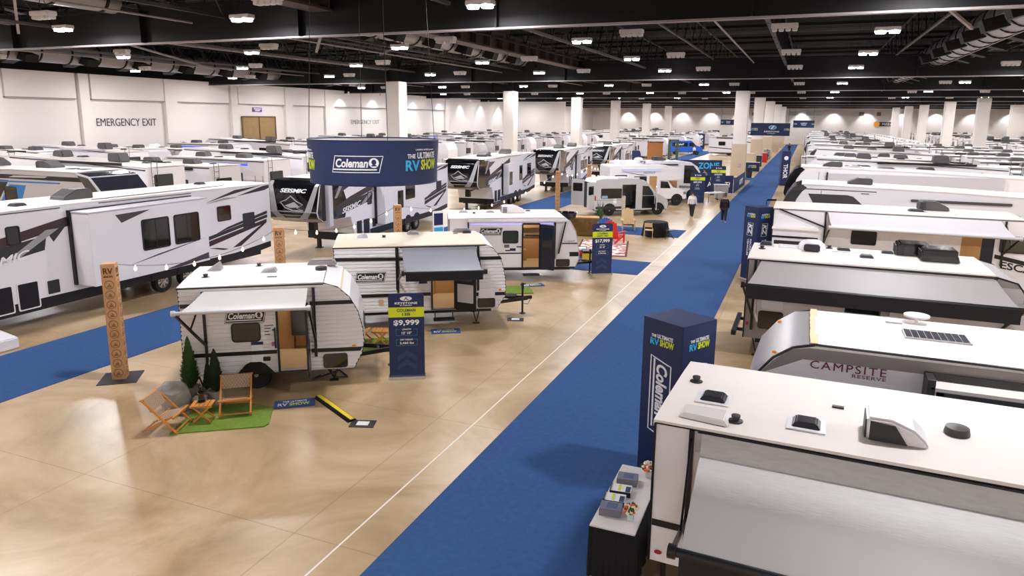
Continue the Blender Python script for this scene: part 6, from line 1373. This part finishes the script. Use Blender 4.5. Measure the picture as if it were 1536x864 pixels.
# ---------------------------------------------------------------- people
SKIN = mat('skin', '#B98A6E', .5)
def skin_obj(name, mt, parent, verts, edges, sub=2):
    """verts: (x,y,z,radius); a body or garment grown around a skeleton"""
    bm = bmesh.new(); ly = bm.verts.layers.skin.verify(); vs = []
    for i, v in enumerate(verts):
        q = bm.verts.new(v[:3]); q[ly].radius = (v[3], v[4] if len(v) > 4 else v[3]); q[ly].use_root = (i == 0); vs.append(q)
    for a, b in edges: bm.edges.new((vs[a], vs[b]))
    me = bpy.data.meshes.new(name); bm.to_mesh(me); bm.free(); me.materials.append(mt)
    o = bpy.data.objects.new(name, me); C.objects.link(o); o.parent = parent
    s = o.modifiers.new('skin', 'SKIN'); s.use_smooth_shade = True; d = o.modifiers.new('sub', 'SUBSURF'); d.levels = sub; d.render_levels = sub
    return o
def person(x, y, rot, label, coat, trousers, hair, h=1.74, stride=.22, shirt_len=.92):
    """walking figure facing local +y"""
    r = thing('person', label, 'person', (x, y, 0), rot); r.scale = (h/1.76,)*3
    st = stride
    V = [(0, 0, .95, .17, .13), (0, .01, 1.12, .15, .12), (0, .0, 1.3, .18, .13), (0, 0, 1.44, .1, .09), (0, .015, 1.53, .05), (0, .03, 1.6, .075, .085), (0, .035, 1.68, .085, .1), (0, .03, 1.74, .05, .06)]
    E_ = [(i, i+1) for i in range(7)]
    def chain(pts, root):
        k = root
        for p in pts: V.append(p); E_.append((k, len(V)-1)); k = len(V)-1
        return k
    legs = {}
    for q, f in ((-1, st), (1, -st)):
        legs[q] = [(q*.095, .0, .86, .11), (q*.1, f*.55+.03, .5, .075), (q*.1, f*1.0-.02, .1, .05)]
        k = chain(legs[q], 0); chain([(q*.1, f-.04, .05, .038), (q*.11, f+.12, .03, .03)], k)
    arms = {}
    for q, f in ((-1, -st*.8), (1, st*.8)):
        arms[q] = [(q*.12, 0, 1.42, .085), (q*.19, 0, 1.38, .07), (q*.225, f*.3-.02, 1.12, .052), (q*.235, f*.8+.03, .88, .036)]
        k = chain(arms[q], 3); k = chain([(q*.237, f*.85+.05, .82, .028, .02)], k)
        for j, (dy, ln) in enumerate(((-.025, .07), (-.008, .085), (.01, .08), (.026, .065))): chain([(q*.24, f*.85+.05+dy, .775, .0095), (q*.235, f*.85+.055+dy, .775-ln*.55, .0085), (q*.225, f*.85+.06+dy, .775-ln, .0075)], k)
        chain([(q*.228, f*.85+.09, .8, .01), (q*.222, f*.85+.1, .765, .008)], k)
    skin_obj('body', SKIN, r, V, E_)
    J = [(0, 0, 1.12, .2, .155), (0, .0, 1.28, .215, .165), (0, 0, 1.42, .16, .13), (0, .01, 1.49, .085, .085), (0, 0, shirt_len, .2, .16)]; JE = [(0, 1), (1, 2), (2, 3), (0, 4)]
    for q in (-1, 1):
        b = len(J); J += [(p[0], p[1], p[2], p[3]+.022) for p in arms[q]]; JE += [(2, b), (b, b+1), (b+1, b+2), (b+2, b+3)]
    skin_obj('jacket', coat, r, J, JE)
    T_ = [(0, 0, .95, .19, .15)]; TE = []
    for q in (-1, 1):
        b = len(T_); T_ += [(p[0], p[1], p[2], p[3]+.022) for p in legs[q]]; TE += [(0, b), (b, b+1), (b+1, b+2)]
    skin_obj('trousers', trousers, r, T_, TE)
    for q, f in ((-1, st), (1, -st)): skin_obj('shoe', WHITEP if coat != trousers else BLACK, r, [(q*.1, f-.05, .055, .05), (q*.105, f+.05, .045, .045), (q*.11, f+.14, .035, .035)], [(0, 1), (1, 2)])
    skin_obj('hair', hair, r, [(0, .0, 1.70, .1, .1), (0, -.02, 1.64, .085, .07), (0, .03, 1.755, .07, .085)], [(0, 1), (0, 2)])
    m = MB()
    for q in (-.033, .033): m.lathe([(.001, -.008), (.011, 0), (.001, .008)], 8, (q, .125, 1.665), 'y')
    m.build('eyes', BLACK, r); MB().lathe([(.001, -.012), (.014, -.004), (.009, .022), (.001, .026)], 8, (0, .125, 1.635), 'y').build('nose', SKIN, r); MB().box(-.022, .112, 1.588, .022, .124, 1.598).build('mouth', mat('lips', '#8E4E48', .5), r)
    for q in (-.088, .088): MB().lathe([(.001, -.02), (.016, -.01), (.016, .01), (.001, .02)], 8, (q, .03, 1.655)).build('ear', SKIN, r)
    return r
DKC = mat('dark_jacket', '#1B1A22', .8); LTC = mat('white_shirt', '#E4E0E2', .8); JEAN = mat('dark_trousers', '#26252C', .85); HAIR = mat('dark_hair', '#2A211C', .8); HAIRB = mat('brown_hair', '#5A4330', .8)
person(-4.33, 44.5, math.radians(4), 'person in dark jacket and dark trousers walking away along the left of the blue aisle', DKC, JEAN, HAIRB, 1.74)
person(-6.44, 45.75, math.radians(-8), 'person in white shirt and dark trousers walking away on the concrete', LTC, JEAN, HAIR, 1.68)
GRY = mat('grey_shirt', '#7C7B84', .8); BLU = mat('blue_shirt', '#2E4C8F', .8)
for x, y, a, lab, c_, hr in ((-8.4, 66.5, 150, 'person in grey shirt standing by the KIDS ZONE wall', GRY, HAIR), (-3.2, 152, 10, 'small far person in black standing in the aisle under the hanging banners', DKC, HAIR), (-18.2, 128, 40, 'person in white top standing on the far blue carpet beside the blue van', LTC, HAIRB), (-5.6, 118, 80, 'small far person in blue shirt at the left edge of the aisle', BLU, HAIR)):
    person(x, y, math.radians(a), lab, c_, JEAN, hr, 1.75, .05)
# ---------------------------------------------------------------- far objects between the carpets
BLUEV = mat('van_blue', '#1F5FC0', .25, coat=.4)
r = thing('delivery_van', 'bright blue van far behind the motorhomes', 'van', (-23.2, 131.2, 0), math.radians(14))
MB().prism([(0, .45), (0, 2.3), (.2, 2.5), (3.9, 2.5), (4.7, 1.7), (5.7, 1.4), (5.9, .9), (5.85, .45)], -1, 1).build('body', BLUEV, r, bevel=.06); plates('window_band', r, [[(.5, 1.5), (3.2, 1.5), (3.2, 2.2), (.5, 2.2)], [(3.5, 1.5), (4.7, 1.5), (4.2, 2.2), (3.5, 2.2)]], GLASS, -1, -1.0, .02); letters(MB(), 'SPRINT', side_place(-1, -1.025), h=.3, w=1.6, cu=1.8, cv=1.85, shear=.3).build('side_lettering', WHITEP, r)
for q in (-1, 1):
    for wx in (1.1, 4.9): wheel(r, wx, q*.9, q, .36)
r = thing('timber_cabin', 'orange brown timber cabin front standing on the far floor', 'cabin', (-20.0, 102, 0), math.radians(15)); MB().box(-1.0, 0, .5, 1.1, 1.2, 3.0).build('cabin_wall', mat('cabin_orange', '#B9783F', .6, noise=(1.2, .25, 0, (1, 1, 9))), r, bevel=.03); MB().box(-1.05, -.05, 0, 1.15, 1.25, .5).build('cabin_base', POSTE, r); MB().box(-1.1, -.1, 3.0, 1.2, 1.3, 3.1).build('cabin_roof', CHAR, r)
r = thing('steel_gantry', 'dark green steel gantry frame beside the orange timber cabin', 'gantry', (-17.3, 101.6, 0), math.radians(15))
for x in (-.55, .55):
    for y in (0, 1.2): MB().box(x-.12, y-.12, 0, x+.12, y+.12, 3.4).build('gantry_leg', mat('gantry_green', '#4A5A4C', .6), r)
m = MB(); m.box(-.67, -.12, 3.2, .67, 1.32, 3.45); m.build('gantry_top', MATS['gantry_green'], r); MB().box(-.9, -.3, 0, .9, 1.5, .5).build('gantry_base', CHAR, r)
def truck(x, y, label, col):
    r = thing('pickup_truck', label, 'truck', (x, y, 0), math.radians(-20))
    MB().box(-1.0, -2.6, .6, 1.0, 1.0, 1.25).build('truck_body', col, r, bevel=.06); MB().prism([(-1.6, 1.2), (.9, 1.2), (.5, 2.0), (-1.2, 2.0)], -.9, .9, 'x').build('truck_cab', col, r, bevel=.08); m = MB(); m.box(-.8, -1.62, 1.35, .8, -1.3, 1.9); m.build('windscreen', GLASS, r); m = MB(); m.box(-.7, -2.64, .75, .7, -2.58, 1.1); m.build('grille', CHROME, r)
    for sx in (-1, 1):
        for wy in (-1.8, .3): MB().lathe([(.05, -.12), (.4, -.12), (.42, 0), (.4, .12), (.05, .12)], 16, (sx*.9, wy, .42), 'x').build('wheel', RUBBER, r)
truck(-22.2, 97.5, 'dark blue pickup truck far behind the motorhomes, facing the viewer', mat('truck_navy', '#1B2F63', .3)); truck(-24.6, 99.2, 'black pickup truck just left of the dark blue one far behind the motorhomes', BLACK)
def small_tower(x, y, h, w_, label):
    r = thing('sign_tower', label, 'sign tower', (x, y, 0), .2); b = MB().box(-w_/2, -w_/2, 0, w_/2, w_/2, h).build('tower_panel', NAVYB, r); pl = plane((0, -w_/2-.001, 0), (0, 0, -1), (1, 0, 0), (0, -1, 0)); m = MB(); letters(m, 'THOR', pl, h=w_*.5, w=h*.42, bold=.03, cu=-h*.42, cv=0, th=.01); poly_on(m, circle(-h*.8, 0, w_*.25, 12), pl, .01); m.build('tower_lettering', WHITEP, b)
small_tower(-21.6, 161, 3.3, 1.5, 'navy sign tower on the far carpet, left one of the far pair'); small_tower(-22.6, 196, 3.6, 1.7, 'navy sign tower at the very far end, right one of the far pair')
small_tower(-1.8, 73.5, 3.3, .8, 'narrow navy sign tower on the right edge of the aisle behind the black-nosed campers')
# stands left of the far aisle
for i, (x, y, w_, h, mt, lab, nm) in enumerate(((-6.0, 92.5, 1.6, 1.1, NAVYB, 'low navy counter beside the tan clad columns at the left of the aisle', 'booth_counter'), (-6.9, 99, 1.2, 1.9, WALLT, 'tan display panel between the clad columns', 'display_board'), (-5.9, 103, .7, 1.5, CHAR, 'dark display stand at the left edge of the aisle', 'display_stand'), (-5.75, 114, .7, 1.4, MATS['cooler_red'], 'red and dark display stand farther along the aisle', 'display_stand'), (-5.9, 123, 1.0, 1.6, GREYB, 'grey display stand at the left of the far aisle', 'display_stand'))):
    r = thing(nm, lab, 'display stand', (x, y, 0), 0); MB().box(-w_/2, -.3, 0, w_/2, .3, h).build('stand_body', mt, r, bevel=.02); MB().box(-w_/2-.04, -.34, h, w_/2+.04, .34, h+.05).build('stand_top', WHITE, r)
    if i == 0: show_logo(bpy.data.objects[r.children[0].name], plane((0, -.301, 0), (1, 0, 0), (0, 0, 1), (0, -1, 0)), 0, .6, 1.0, False)
r = thing('info_stand', 'slim white and blue information stand behind the rear of the smooth white trailer', 'sign stand', (-15.3, 28.3, 0), math.radians(60))
MB().box(-.3, -.2, 0, .3, .2, .03).build('stand_base', PALEG, r); b = MB().box(-.28, -.03, .03, .28, .03, 1.95).build('stand_panel', WHITEP, r); pl = plane((0, -.031, 0), (1, 0, 0), (0, 0, 1), (0, -1, 0))
poly_on(MB(), rrect(-.24, 1.3, .24, 1.85, .02), pl, .003).build('stand_photo', NAVYB, b); poly_on(MB(), rrect(-.24, .5, .24, 1.2, .02), pl, .003).build('stand_block', CYAN, b)
# ---------------------------------------------------------------- the packed rows of campers
ACG = mat('ac_dark_grey', '#524F4F', .5); LEDB = mat('led_deep_blue', '#2E4BE0', .4, emit=1.3)
def field_rv(kind):
    L, T, W = {'plain': (8.5, 3.25, 2.45), 'strip': (9.0, 3.4, 2.45), 'tall': (11.5, 3.75, 2.5), 'grey': (7.2, 3.1, 2.4), 'dark': (11.0, 3.6, 2.5), 'small': (6.2, 3.0, 2.3)}[kind]
    words = {'plain': 'white camper with dark roof units', 'strip': 'white camper with blue light strip', 'tall': 'tall white fifth-wheel camper', 'grey': 'short grey white camper', 'dark': 'white camper with a dark nose', 'small': 'small white camper'}[kind]
    r = thing('camper_trailer' if kind not in ('tall', 'dark') else 'fifth_wheel_camper', words, 'camper trailer', (0, 0, -60))
    if kind in ('tall', 'dark'): prof = [(0, .7), (0, T-.35), (L*.5, T-.15), (L-2.6, T), (L-.8, T), (L-.25, T-.4), (L, T-1.2), (L-.25, 1.8), (L-2.6, 1.65), (L-2.9, .7)]
    else: prof = [(0, .5), (0, T-.03), (L-.7, T), (L-.3, T-.2), (L, T-.9), (L, .9), (L-.2, .5)]
    col = mat('side_pale', '#BDB8B9', .4) if kind == 'grey' else (mat('side_off_white', '#DAD6D9', .35) if kind in ('plain', 'small') else WHITE)
    MB().prism(prof, -W/2, W/2).build('body', col, r, bevel=.03)
    rp = [(0, T-.34), (L*.5, T-.14), (L-2.6, T+.01), (L-.8, T+.01)] if kind in ('tall', 'dark') else [(0, T-.02), (L*.5, T+.01), (L-.7, T+.01)]
    roof_slab(r, rp, W, mat('field_roof', '#DCD3CB', .65, noise=(.8, .06, 0)), .03, .01)
    y = -W/2
    for s in (-1, 1):
        if kind != 'small': plates('stripe', r, [[(.1, T-1.9), (L*.55, T-2.2), (L*.55, T-2.05), (.1, T-1.75)], [(L*.5, T-.55), (L*.85, T-.95), (L*.85, T-.8), (L*.55, T-.48)]], CHAR if kind != 'grey' else GREYB, s, s*W/2, .006)
        window(r, L*.2, T-1.5, L*.34, T-.8, s, s*W/2, .08); window(r, L*.48, T-1.4, L*.6, T-.8, s, s*W/2, .08)
        plates('drip_rail', r, [[(.05, (T-.48 if kind in ('tall', 'dark') else T-.12)), (L*.5, T-.2 if kind in ('tall', 'dark') else T-.1), (L-.85, T-.1), (L-.85, T-.04), (L*.5, T-.15 if kind in ('tall', 'dark') else T-.04), (.05, (T-.43 if kind in ('tall', 'dark') else T-.06))]], CHAR, s, s*W/2, .02)
        MB().box(L*.15, s*W/2-.01, T-.24, L*.62, s*(W/2+.1), T-.12).build('awning_case', BLACK if kind in ('plain', 'tall') else PALEG, r)
        if kind == 'strip': plates('light_strip', r, [[(L*.15, T-.36), (L*.62, T-.36), (L*.62, T-.26), (L*.15, T-.26)]], LEDB, s, s*W/2, .02)
        MB().tube((L*.42, s*(W/2-.15)-.1, .38), (L*.42, s*(W/2-.15)+.1, .38), .38, n=14).build('wheel', RUBBER, r); MB().tube((L*.42+.9, s*(W/2-.15)-.1, .38), (L*.42+.9, s*(W/2-.15)+.1, .38), .38, n=14).build('wheel', RUBBER, r)
    window(r, 0, 0, .01, .01, 1, 60) if False else None
    w_ = poly_on(MB(), rrect(-.8, T-1.35, .4, T-.7, .08), plane((-.002, 0, 0), (0, -1, 0), (0, 0, 1), (-1, 0, 0)), .02).build('rear_window', GLASS, r)
    m = MB()
    for q in (.62, .98): m.tube((-.08, q, .9), (-.08, q, T+.15), .016, n=5)
    for k in range(6): m.tube((-.08, .62, 1.2+k*.35), (-.08, .98, 1.2+k*.35), .014, n=5)
    m.build('ladder', DARKG, r)
    if kind == 'dark': MB().prism([(L-.85, T+.03), (L-.24, T-.39), (L+.02, T-1.2), (L-.23, 1.82), (L-.4, 1.9), (L-.6, T-.6)], -W/2-.012, W/2+.012).build('nose_cap', mat('nose_slate', '#2A2A33', .15, coat=.5), r, bevel=.04)
    if kind == 'small': ac_unit(r, L*.5, 0, T+.03, WHITE, .9, .65, .3, -1)
    else:
        o = MB().prism([(L*.3-.5, T+.02-(.2 if kind in ('tall', 'dark') else 0)), (L*.3+.5, T+.02-(.15 if kind in ('tall', 'dark') else 0)), (L*.3+.45, T+.32), (L*.3-.35, T+.33)], -.34, .34).build('air_conditioner', ACG, r, bevel=.05)
        MB().prism([(L*.68-.45, T+.0), (L*.68+.5, T+.0), (L*.68+.4, T+.35), (L*.68-.3, T+.35)], -.3, .38).build('air_conditioner', ACG if kind != 'grey' else WHITE, r, bevel=.05)
    roof_vent(r, L*.5, .4, T+.03, CHAR, .5, .1); roof_vent(r, L*.16, -.4, T-.02 if kind not in ('tall', 'dark') else T-.22, CHAR if kind != 'grey' else WHITE, .4, .1); roof_vent(r, L*.8, -.3, T+.02, PALEG, .6, .08)
    MB().box(.4, -W/2+.3, .3, L-(3 if kind in ('tall', 'dark') else .4), W/2-.3, .72).build('chassis', BLACK, r)
    if kind in ('tall', 'dark'):
        for q in (-.7, .7): MB().box(L-3.1, q-.08, 0, L-2.95, q+.08, 1.0).build('landing_leg', BLACK, r)
    else: MB().tube((L+.5, 0, 0), (L+.5, 0, .9), .05).build('hitch_jack', BLACK, r); MB().bar((L-.3, 0, .45), (L+.8, 0, .48), .3, .12).build('hitch_frame', BLACK, r)
    return r, L, words
PROTO = {k: field_rv(k) for k in ('plain', 'strip', 'tall', 'grey', 'dark', 'small')}
USED = set(); NTH = {}
ORD = ['first', 'second', 'third', 'fourth', 'fifth', 'sixth', 'seventh', 'eighth', 'ninth', 'tenth', 'eleventh', 'twelfth', 'thirteenth', 'fourteenth', 'fifteenth', 'sixteenth', 'seventeenth', 'eighteenth', 'nineteenth']
def nth(i): return ORD[i] if i < 19 else (('twentieth', 'thirtieth', 'fortieth')[i//10-2+0] if (i+1) % 10 == 0 else ('twenty', 'thirty', 'forty')[(i+1)//10-2]+'-'+ORD[i % 10]) if (i+1) % 10 else ('twentieth', 'thirtieth', 'fortieth')[(i+1)//10-2]
def put(kind, x, y, rot, where, group, label=None):
    o, L, words = PROTO[kind]; i = NTH.get(where, 0); NTH[where] = i+1
    lab = label or words+', '+nth(i)+' back in '+where
    if kind not in USED: USED.add(kind); o.location = (x, y, 0); o.rotation_euler = (0, 0, rot); o['label'] = lab; o['group'] = group; return o
    return dup(o, (x, y, 0), rot, lab, group)
rnd = random.Random(11)
# left block: first row behind the carpet row, noses or tails toward the carpet
kinds = ['tall', 'plain', 'strip', 'plain', 'tall', 'strip', 'dark', 'plain', 'grey', 'strip']
y = 28.0; i = 0
firsts = ['long white camper whose rear window and ladder face right, behind the dark-nosed one', 'next white camper behind the rear-window one, its ladder at the right', 'third white camper in the row behind the nearest fifth-wheel, at the left']
while y < 56:
    k = ('tall', 'plain', 'strip')[i % 3]; L = PROTO[k][1]
    put(k, -31.4 + rnd.uniform(-.5, .3), y, PI, 'the row behind the nearest fifth-wheels', 'campers behind the carpet row', firsts[i] if i < 3 else None); y += 4.15; i += 1
y = 61; i = 0
while y < 141:
    k = ('plain', 'strip', 'grey', 'strip', 'plain', 'small')[i % 6]; L = PROTO[k][1]
    put(k, -38.4-(L if i % 2 else 0), y, 0 if i % 2 else PI, 'the block left of the columns', 'campers left of the column row'); y += 4.3+rnd.uniform(0, .5); i += 1
y = 27; i = 3
while y < 140:
    k = kinds[i % 10]; L = PROTO[k][1]
    put(k, -59.8 if i % 2 else -59.8+L, y, 0 if i % 2 else PI, 'the row along the left wall', 'campers along the left wall'); y += 4.4+rnd.uniform(0, .5); i += 1
y = 104; i = 1
while y < 202:
    k = ('plain', 'small', 'grey', 'small')[i % 4]; L = PROTO[k][1]
    if min(abs(y-131.5)-1, abs(y-161), abs(y-196)) > 3.2 and not any(abs(y-cy) < 2.4 and cx < -29 for cx, cy in COLUMNS if cx < -29): put(k, -29.4+L if i % 2 else -29.4, y, PI if i % 2 else 0, 'the far middle block', 'campers in the far middle block')
    y += 4.4+rnd.uniform(0, .4); i += 1
y = 148; i = 0
while y < 206:
    k = kinds[i % 10]; L = PROTO[k][1]
    put(k, -34.4-L if i % 2 else -34.4, y, 0 if i % 2 else PI, 'the farthest left block', 'campers in the far left block'); y += 4.4+rnd.uniform(0, .5); i += 1
y = 134; i = 2
while y < 206:
    k = ('small', 'grey', 'plain')[i % 3]; L = PROTO[k][1]
    put(k, -7.9 if i % 2 else -7.9-L, y, PI if i % 2 else 0, 'the far block left of the aisle', 'campers in the far block left of the aisle'); y += 4.5+rnd.uniform(0, .5); i += 1
# right block
y = 47.0; i = 0
while y < 205:
    k = ('plain', 'tall', 'grey', 'strip', 'plain', 'small', 'dark')[i % 7]; L = PROTO[k][1]
    flip = k in ('dark', 'tall') or i % 3 == 0
    x0 = -.7+rnd.uniform(0, .7)+(.9 if flip and k not in ('dark', 'tall') else .2)
    put(k, x0+L+(0 if flip else -L), y, PI if flip else 0, 'the first block right of the aisle', 'campers right of the blue aisle'); y += 4.25+rnd.uniform(0, .6); i += 1
y = 46; i = 0
while y < 205:
    k = ('small', 'small', 'grey')[i % 3] if y > 105 else ('plain', 'strip', 'small', 'grey')[i % 4]; L = PROTO[k][1]
    x0 = 12.0+rnd.uniform(0, .3)
    if i % 2: x0 += 0
    if x0+L+1 > 17.6 and y > 105: k = 'small'; L = PROTO[k][1]; x0 = 11.9
    if any(cx > 15 and cx < 30 and abs(y-cy) < 2.1 for cx, cy in COLUMNS): y += 2.2
    put(k, x0, y, 0, 'the second block right of the aisle', 'campers in the second right block'); y += 4.3+rnd.uniform(0, .5); i += 1
y = 74; i = 0
while y < 205:
    k = kinds[(i*3+1) % 10]; L = PROTO[k][1]
    put(k, 23.4, y, 0, 'the third block right of the aisle', 'campers in the third right block'); y += 4.4+rnd.uniform(0, .5); i += 1
y = 116; i = 0
while y < 173:
    k = kinds[(i*7+2) % 10]; L = PROTO[k][1]
    put(k, 49.5, y, PI, 'the block by the right wall', 'campers by the right wall'); y += 4.5; i += 1
# dark-nosed camper with blue and black graphics at the left edge
r = thing('fifth_wheel_camper', 'camper with glossy slate nose and blue, black and silver side at the left edge', 'camper trailer', (-41.3, 23.5, 0), 0)
L, T, W = 12.3, 3.5, 2.6
prof = [(0, .7), (0, T-.2), (L*.5, T), (L-1.6, T), (L-.8, T-.15), (L-.2, T-.75), (L, T-1.4), (L-.3, 1.75), (L-2.6, 1.6), (L-2.9, .7)]
MB().prism(prof, -W/2, W/2).build('body', PALEG, r, bevel=.03); roof_slab(r, [(0, T-.19), (L*.5, T+.01), (L-1.6, T+.01)], W, ROOFM, .03, .01)
MB().prism([(L-1.75, T+.04), (L-.78, T-.12), (L-.18, T-.74), (L+.02, T-1.4), (L-.28, 1.77), (L-.6, 1.9), (L-1.2, T-.6)], -W/2-.015, W/2+.015).build('nose_cap', mat('nose_slate', '#2A2A33', .15, coat=.5), r, bevel=.1, seg=3)
s, y = -1, -W/2
plates('black_graphic', r, [[(0, T-.45), (L-1.2, T-.4), (L-1.2, T-.2), (0, T-.24)], [(2.0, 1.0), (4.2, 1.0), (6.0, T-.5), (4.2, T-.5)]], BLACK, s, y, .006); plates('blue_graphic', r, [[(4.6, T-.62), (9.6, T-.55), (9.6, T-.48), (4.6, T-.54)], [(4.4, 1.0), (6.2, 1.0), (7.2, T-.7), (6.0, T-.7)]], mat('graphic_blue', '#2E7FC9', .3), s, y, .007); plates('silver_graphic', r, [[(6.0, T-.36), (8.6, T-.3), (8.8, T-.22), (6.4, T-.26)]], PALEG, s, y, .01)
window(r, 5.6, 1.95, 6.5, 2.7, s, y); window(r, 3.0, 1.2, 3.8, 2.9, s, y, .04, .08, TAN, PALEG)
for ax in (3.2, 7.2): ac_unit(r, ax, 0, T+.03, ACG, 1.1, .75, .36, -1)
for ax in (8.9, 9.7): roof_vent(r, ax, -.1, T+.03, CHAR, .6, .06)
for q in (-1, 1):
    for wx in (4.2, 5.2): wheel(r, wx, q*(W/2-.14), q, .38)
MB().box(.4, -W/2+.3, .4, L-3, W/2-.3, .72).build('chassis', BLACK, r)
for q in (-.7, .7): MB().box(L-3.1, q-.08, 0, L-2.95, q+.08, 1.0).build('landing_leg', BLACK, r)
# small white box at the left edge of the carpet
tag(MB().prism([(-.4, 0), (.4, 0), (.4, .3), (-.4, .42)], -.35, .35).build('step_block', WHITE, None, bevel=.03), 'white plastic block on the floor at the left frame edge by the blue carpet', 'block').location = (-19.35, 11.3, 0)
